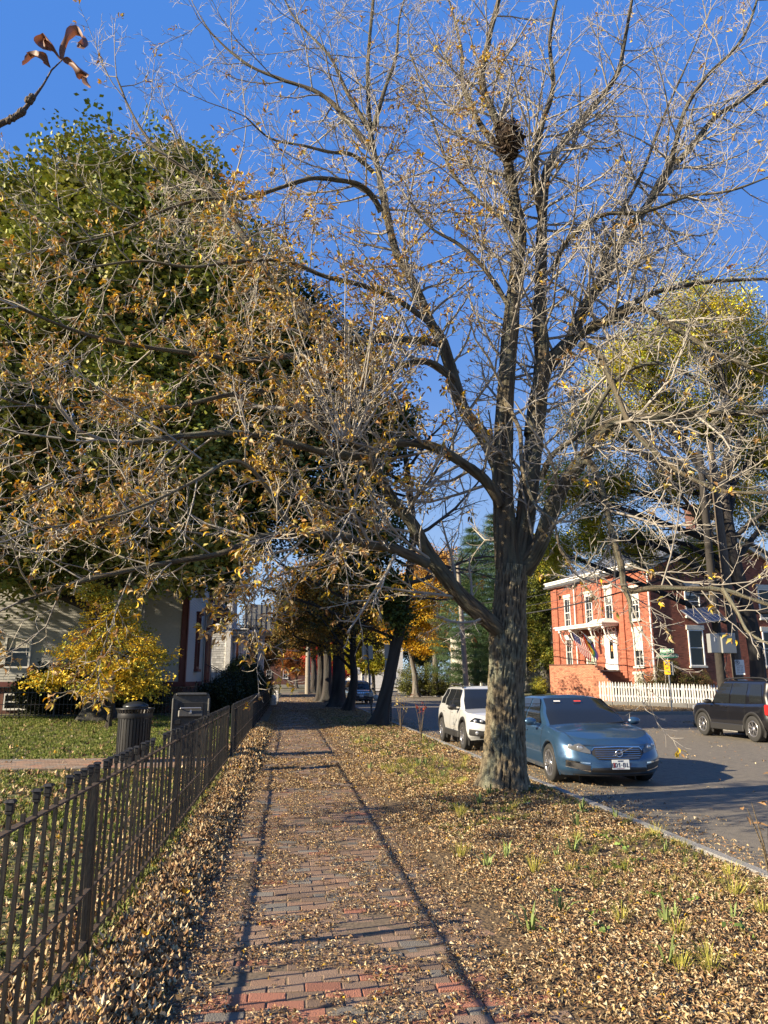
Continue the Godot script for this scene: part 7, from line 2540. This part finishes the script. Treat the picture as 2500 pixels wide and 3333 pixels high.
	b.cbox(Vector3(-1.0, 2.6, 0.05), Vector3(0.6, 0.75, 0.02), 0.005)
	part("plate", b, M.plate, t)
	t = thing("green_sign", "green roadside box and post far down the verge right of the pale pole", "sign", Vector3(4.6, 0, -97))
	b = MB.new()
	b.cbox(Vector3(0, 0.75, 0), Vector3(1.5, 1.5, 0.7), 0.3)
	part("box", b, mat(0.03, 0.35, 0.12, 0.5), t)

func litter_bins() -> void:
	var t := thing("litter_bin", "black ribbed round litter bin with dome lid on the lawn", "litter bin", Vector3(-3.05, 0.02, -15.9), 0.4)
	var b := MB.new()
	b.lathe([[0.29, 0.08], [0.28, 0.9]], 30)
	part("liner", b, M.plastic, t)
	var s := MB.new()
	s.hexa([Vector3(-0.022, 0.03, 0.006), Vector3(0.022, 0.03, 0.006), Vector3(0.022, 0.03, -0.006), Vector3(-0.022, 0.03, -0.006), Vector3(-0.022, 0.93, 0.006), Vector3(0.022, 0.93, 0.006), Vector3(0.022, 0.93, -0.006), Vector3(-0.022, 0.93, -0.006)])
	s.hexa([Vector3(-0.022, 0.93, 0.006), Vector3(0.022, 0.93, 0.006), Vector3(0.022, 0.93, -0.006), Vector3(-0.022, 0.93, -0.006), Vector3(-0.022, 1.05, 0.05), Vector3(0.022, 1.05, 0.05), Vector3(0.022, 1.05, 0.036), Vector3(-0.022, 1.05, 0.036)])
	var sm := s.mesh()
	for k in 32:
		var a := TAU * k / 32
		var o := part("slat", sm, M.bin_black, t, Vector3(sin(a), 0, cos(a)) * 0.315)
		o.rotation.y = a
	for q in [[0.05, 0.31, 0.06], [0.93, 0.325, 0.10]]:
		b = MB.new()
		b.lathe([[q[1], q[0] - q[2] / 2], [q[1] + 0.012, q[0] - q[2] / 2], [q[1] + 0.012, q[0] + q[2] / 2], [q[1], q[0] + q[2] / 2]], 36)
		part("band", b, M.bin_black, t)
	var ring := PackedVector3Array()
	var rr := PackedFloat32Array()
	for k in 37:
		ring.append(Vector3(cos(TAU * k / 36) * 0.365, 1.06, sin(TAU * k / 36) * 0.365))
		rr.append(0.014)
	b = MB.new()
	b.tube(ring, rr, 8)
	part("rim", b, M.bin_black, t)
	b = MB.new()
	b.lathe([[0.24, 1.06], [0.25, 1.10], [0.24, 1.13], [0.15, 1.18], [0.07, 1.20], [0.0, 1.205]], 30)
	part("lid", b, mat(0.02, 0.022, 0.024, 0.3), t)
	t = thing("compactor_bin", "tall grey bin with rounded top and pull down hopper behind the fence", "litter bin", Vector3(-2.12, 0.02, -17.2), 0.12)
	b = MB.new()
	var rows := []
	var prof := [Vector2(-0.40, 0.0), Vector2(-0.40, 1.24), Vector2(-0.375, 1.31), Vector2(-0.30, 1.345), Vector2(0.30, 1.345), Vector2(0.375, 1.31), Vector2(0.40, 1.24), Vector2(0.40, 0.0)]
	for z in [0.30, -0.34]:
		var row := []
		for q in prof:
			row.append(Vector3(q.x, q.y, z))
		rows.append(row)
	b.sheet(rows, false)
	for k in 7:
		b.tri(Vector3(0, 0.6, 0.30), Vector3(prof[k].x, prof[k].y, 0.30), Vector3(prof[k + 1].x, prof[k + 1].y, 0.30))
		b.tri(Vector3(0, 0.6, -0.34), Vector3(prof[k + 1].x, prof[k + 1].y, -0.34), Vector3(prof[k].x, prof[k].y, -0.34))
	b.tri(Vector3(0, 0.6, 0.30), Vector3(0.40, 0, 0.30), Vector3(-0.40, 0, 0.30))
	part("shell", b, M.bin_grey, t)
	b = MB.new()
	for e in [-1.0, 1.0]:
		b.cbox(Vector3(e * 0.375, 0.62, 0.31), Vector3(0.05, 1.24, 0.05), 0.02)
	b.cbox(Vector3(0, 1.315, 0.31), Vector3(0.66, 0.05, 0.05), 0.02)
	part("edge", b, M.bin_grey, t)
	b = MB.new()
	b.cbox(Vector3(0, 1.0, 0.302), Vector3(0.54, 0.30, 0.02), 0.01)
	part("opening", b, M.plastic, t)
	b = MB.new()
	b.cbox(Vector3(0, 0.92, 0.33), Vector3(0.52, 0.17, 0.05), 0.02, Basis(Vector3(1, 0, 0), -0.3))
	part("hopper", b, M.bin_grey, t)
	b = MB.new()
	b.rod(Vector3(-0.21, 1.03, 0.37), Vector3(0.21, 1.03, 0.37), 0.016, 8)
	for e in [-0.21, 0.21]:
		b.rod(Vector3(e, 1.03, 0.37), Vector3(e, 1.01, 0.31), 0.014, 6)
	part("handle", b, M.metal, t)
	b = MB.new()
	b.cbox(Vector3(-0.28, 0.74, 0.315), Vector3(0.16, 0.11, 0.03), 0.01)
	part("latch", b, M.plastic, t)
	var wr := MB.new()
	wr.box(Vector3(0, 0.97, 0.362), Vector3(0.035, 0.05, 0.003))
	wr.box(Vector3(-0.01, 0.93, 0.366), Vector3(0.06, 0.012, 0.003))
	part("symbol", wr, M.white, t)

func litter() -> void:
	var r := RandomNumberGenerator.new()
	r.seed = 150
	var kinds := [leaf_mesh(0.036, 0.019, 0.5, 1.7, 1.8), leaf_mesh(0.032, 0.018, 0.9, 2.6, -1.6), leaf_mesh(0.044, 0.015, 0.7, 1.1, 2.6), leaf_mesh(0.032, 0.008, 1.1, 0.8, -0.9, 3), lobed_leaf_mesh(0.060, 2.4), lobed_leaf_mesh(0.050, -2.8)]
	var where := [[], [], [], [], [], []]
	var tint := [[], [], [], [], [], []]
	var pal := [Color(0.44, 0.31, 0.165), Color(0.50, 0.37, 0.20), Color(0.36, 0.24, 0.125), Color(0.22, 0.13, 0.07), Color(0.55, 0.45, 0.28), Color(0.30, 0.17, 0.08)]
	var drop := func(x: float, z: float, y: float, k: int, s: float, pile: float) -> void:
		var c: Color = pal[r.randi_range(0, 5)] * r.randf_range(0.75, 1.2)
		if r.randf() < 0.015:
			c = Color(0.50, 0.30, 0.03)
		elif r.randf() < 0.22:
			c *= 0.42
		where[k].append(Transform3D(turned(r, 0.30 if k > 3 else 0.40, s * r.randf_range(0.6, 1.35)), Vector3(x, y + 0.006 + r.randf() * pile, z)))
		tint[k].append(c)
	# the verge: thick
	for i in 175000:
		var z := -2.6 - pow(r.randf(), 1.9) * 40.0
		var x := r.randf_range(0.8, 4.03)
		var edge := clampf((x - 1.22 + 0.5 * drift.get_noise_2d(z * 1.4, 5.0)) / 0.4, 0.0, 1.0)
		var open := drift.get_noise_2d(x * 0.8 + 9.0, z * 0.55)
		if x > 1.9 and z < -7.0 and open > 0.12 and r.randf() < 0.7:
			continue
		if z < -16.0 and r.randf() < 0.65:
			continue
		if r.randf() > edge:
			continue
		var s := 1.0 if z > -8 else 1.25 if z > -16 else 1.9
		drop.call(x, z, verge_h(x, z), r.randi_range(0, 3), s, 0.03)
	# along the fence: larger curled maple leaves in a drift
	for i in 46000:
		var z := -2.6 - pow(r.randf(), 1.7) * 26.0
		var u := r.randf()
		var x := -1.38 + 0.74 * u + 0.10 * r.randfn()
		if x > -0.62 and r.randf() < 0.5:
			continue
		var heap := 0.075 * exp(-pow((x + 0.88) / 0.22, 2.0))
		drop.call(x, z, heap * 0.7, 4 + r.randi_range(0, 1) if r.randf() < 0.62 else r.randi_range(0, 3), 0.9 if z > -14 else 1.5, 0.03 + heap * 0.4)
	# on the bricks: drifts of small pieces with bare patches between
	for i in 165000:
		var z := -2.6 - pow(r.randf(), 1.6) * 40.0
		var x := r.randf_range(-0.8, 1.35)
		var f := drift.get_noise_2d(x * 2.6 - 20.0, z * 2.2) + 0.5 * drift.get_noise_2d(x * 7.0, z * 9.0)
		var side := pow(absf((x - 0.3) / 0.95), 3.0)
		if f + side * 0.5 < -0.10 or (z < -17 and r.randf() < 0.75 - side * 0.3):
			continue
		drop.call(x, z, 0.0, 3 if r.randf() < 0.55 else r.randi_range(0, 2), r.randf_range(0.5, 1.0) * (1.0 if z > -12 else 1.5), 0.012)
	# the lawn
	for i in 34000:
		var z := -2.6 - pow(r.randf(), 1.3) * 27.0
		var x := -1.3 - pow(r.randf(), 1.4) * 14.0
		if z < -14.8 and z > -16.7 and r.randf() < 0.8:
			continue
		if z < -17 and r.randf() < (0.65 if z > -20 else 0.85):
			continue
		drop.call(x, z, lawn_h(x, z) + 0.02, r.randi_range(0, 5), 1.2 if z > -10 else 1.7, 0.03)
	# the gutter and the road's edge
	for i in 9000:
		var z := -4.0 - pow(r.randf(), 1.3) * 40.0
		var x := 4.18 + absf(r.randfn()) * 0.55
		if x > 5.0 and drift.get_noise_2d(x * 0.7, z * 0.5) < 0.0:
			continue
		drop.call(x, z, -0.12, r.randi_range(0, 3), 1.3, 0.012)
	for i in 2600:
		var z := -5.0 - r.randf() * 32.0
		var x := r.randf_range(4.6, 15.4)
		if drift.get_noise_2d(x * 0.5 + 3.0, z * 0.4) < 0.12 and r.randf() < 0.85:
			continue
		drop.call(x, z, -0.12, r.randi_range(0, 3), 1.6, 0.008)
	# the far corner and the far verge
	for i in 5000:
		var far := r.randf() < 0.5
		var z := r.randf_range(-40.2, -37.6) if far else r.randf_range(-29, -8)
		var x := r.randf_range(17, 30) if far else r.randf_range(15.2, 17.5)
		drop.call(x, z, 0.02 + 0.25 * smoothstep(-37.6, -40.0, z) if far else 0.0, r.randi_range(0, 3), 2.2, 0.01)
	for i in 6000:
		drop.call(r.randf_range(-0.9, 3.9), -40.0 - r.randf() * 45.0, 0.0, r.randi_range(0, 3), 2.4, 0.012)
	var all := Node3D.new()
	all.name = "fallen_leaves"
	add_child(all)
	all.set_meta("kind", "stuff")
	all.set_meta("label", "dry curled tan leaves lying over the verge, pavement and lawn")
	all.set_meta("category", "leaves")
	for k in 6:
		copies("leaf_litter", kinds[k], M.dry_leaf, where[k], tint[k], all)

func plants() -> void:
	var r := RandomNumberGenerator.new()
	r.seed = 170
	# lawn grass
	var tuft := tuft_mesh(0.07, 16, 0.06, 0.0035, 3)
	var where := []
	var tint := []
	for i in 42000:
		var z := -2.2 - pow(r.randf(), 1.25) * 28.0
		var x := -1.22 - pow(r.randf(), 1.3) * 20.0
		if z < -14.85 and z > -16.65:
			continue
		var g := drift.get_noise_2d(x * 0.5, z * 0.5)
		if z > -14 and g < -0.05 and r.randf() < 0.55:
			continue
		var s := 1.0 if z > -9 else 1.5
		where.append(Transform3D(turned(r, 0.15, s * r.randf_range(0.7, 1.3)), Vector3(x, lawn_h(x, z), z)))
		tint.append((Color(0.17, 0.21, 0.04) if r.randf() < 0.75 else Color(0.30, 0.28, 0.09)) * r.randf_range(0.7, 1.3))
	tag(copies("grass", tuft, M.grass, where, tint), "mown green lawn grass behind the iron fence", "grass")
	# grass at the foot of the fence and on the verge
	where = []
	tint = []
	for i in 700:
		var z := -3.0 - r.randf() * 14.0
		where.append(Transform3D(turned(r, 0.3, r.randf_range(1.0, 2.4)), Vector3(-1.12 + r.randfn() * 0.06, 0, z)))
		tint.append(Color(0.13, 0.15, 0.035) * r.randf_range(0.7, 1.4))
	for i in 7000:
		var z := -3.6 - pow(r.randf(), 1.2) * 30.0
		var x := r.randf_range(1.7, 4.05)
		var g := drift.get_noise_2d(x * 0.8 + 9.0, z * 0.55)
		if (g < 0.02 and r.randf() < 0.88) or (z > -7.0 and r.randf() < 0.3) or (z > -8 and x < 2.4):
			continue
		where.append(Transform3D(turned(r, 0.25, r.randf_range(0.4, 1.25)), Vector3(x, verge_h(x, z), z)))
		tint.append((Color(0.14, 0.155, 0.04) if r.randf() < 0.55 else Color(0.28, 0.24, 0.08)) * r.randf_range(0.7, 1.2))
	tag(copies("rough_grass", tuft, M.grass, where, tint), "short rough grass along the fence foot and on the verge", "grass")
	# strappy and broad leaved weeds in the litter
	var strap := tuft_mesh(0.20, 9, 0.16, 0.010, 5)
	var wisp := tuft_mesh(0.16, 46, 0.16, 0.0016, 6)
	var broad := cluster_mesh(14, 0.09, 0.042, 0.8, 7, 0.3)
	for q in [["strappy_plants", strap, 40, Color(0.17, 0.22, 0.07), 0.6, "strap leaved green plants scattered in the verge litter"], ["wispy_grass", wisp, 60, Color(0.34, 0.32, 0.06), 0.8, "yellow green wispy grass tufts scattered in the verge litter"], ["ground_weeds", broad, 50, Color(0.12, 0.18, 0.04), 0.6, "low broad leaved green weeds scattered in the verge litter"]]:
		where = []
		tint = []
		for i in q[2]:
			var z := -4.3 - pow(r.randf(), 1.1) * 18.0
			var x := r.randf_range(2.0, 4.0) if r.randf() < 0.85 else r.randf_range(1.5, 2.2)
			if Vector2(x - 3.15, z + 11.08).length() < 0.5:
				continue
			where.append(Transform3D(turned(r, 0.15, r.randf_range(q[4], q[4] * 1.9)), Vector3(x, verge_h(x, z) + 0.01 + (0.05 if q[0] == "ground_weeds" else 0.0), z)))
			tint.append((q[3] as Color) * r.randf_range(0.7, 1.3))
		tag(copies(q[0], q[1], M.grass, where, tint), q[5], "weeds")
	# two saplings and a dry stalk
	for q in [[Vector3(3.52, 0.0, -20.1), "slender sapling with red leaves on the verge before the white car", Color(0.40, 0.08, 0.05), 1.25, 24], [Vector3(3.55, 0.0, -23.9), "straggly yellowing weed on the verge before the perforated post", Color(0.38, 0.30, 0.10), 1.45, 34], [Vector3(4.02, 0.0, -6.2), "dry bare stalk with a few curled leaves at the kerb, nearest weed", Color(0.34, 0.20, 0.09), 0.95, 8]]:
		var t := thing("sapling", q[1], "plant", q[0])
		var b := MB.new()
		b.col = Color(0.16, 0.12, 0.07)
		var lm := leaf_mesh(0.13, 0.045, 0.3, 0.6, 0.3)
		var lw := []
		var lt := []
		for k in 5:
			var a := TAU * k / 5 + r.randf()
			var top := Vector3(cos(a) * 0.16 * q[3], q[3] * r.randf_range(0.6, 1.0), sin(a) * 0.16 * q[3])
			var mid := Vector3(top.x * 0.3, top.y * 0.5, top.z * 0.3)
			b.tube(PackedVector3Array([Vector3.ZERO, mid, top]), PackedFloat32Array([0.009, 0.007, 0.003]), 5)
			for e in int(q[4] / 5.0) + 1:
				var u := r.randf_range(0.4, 1.0)
				var p := mid.lerp(top, u)
				lw.append(Transform3D(turned(r, 0.6, r.randf_range(0.6, 1.2)), p + Vector3(r.randfn(), 0, r.randfn()) * 0.05))
				lt.append((q[2] as Color) * r.randf_range(0.7, 1.3))
		part("stem", b, M.bark, t)
		copies("foliage", lm, M.gold_leaf, lw, lt, t)
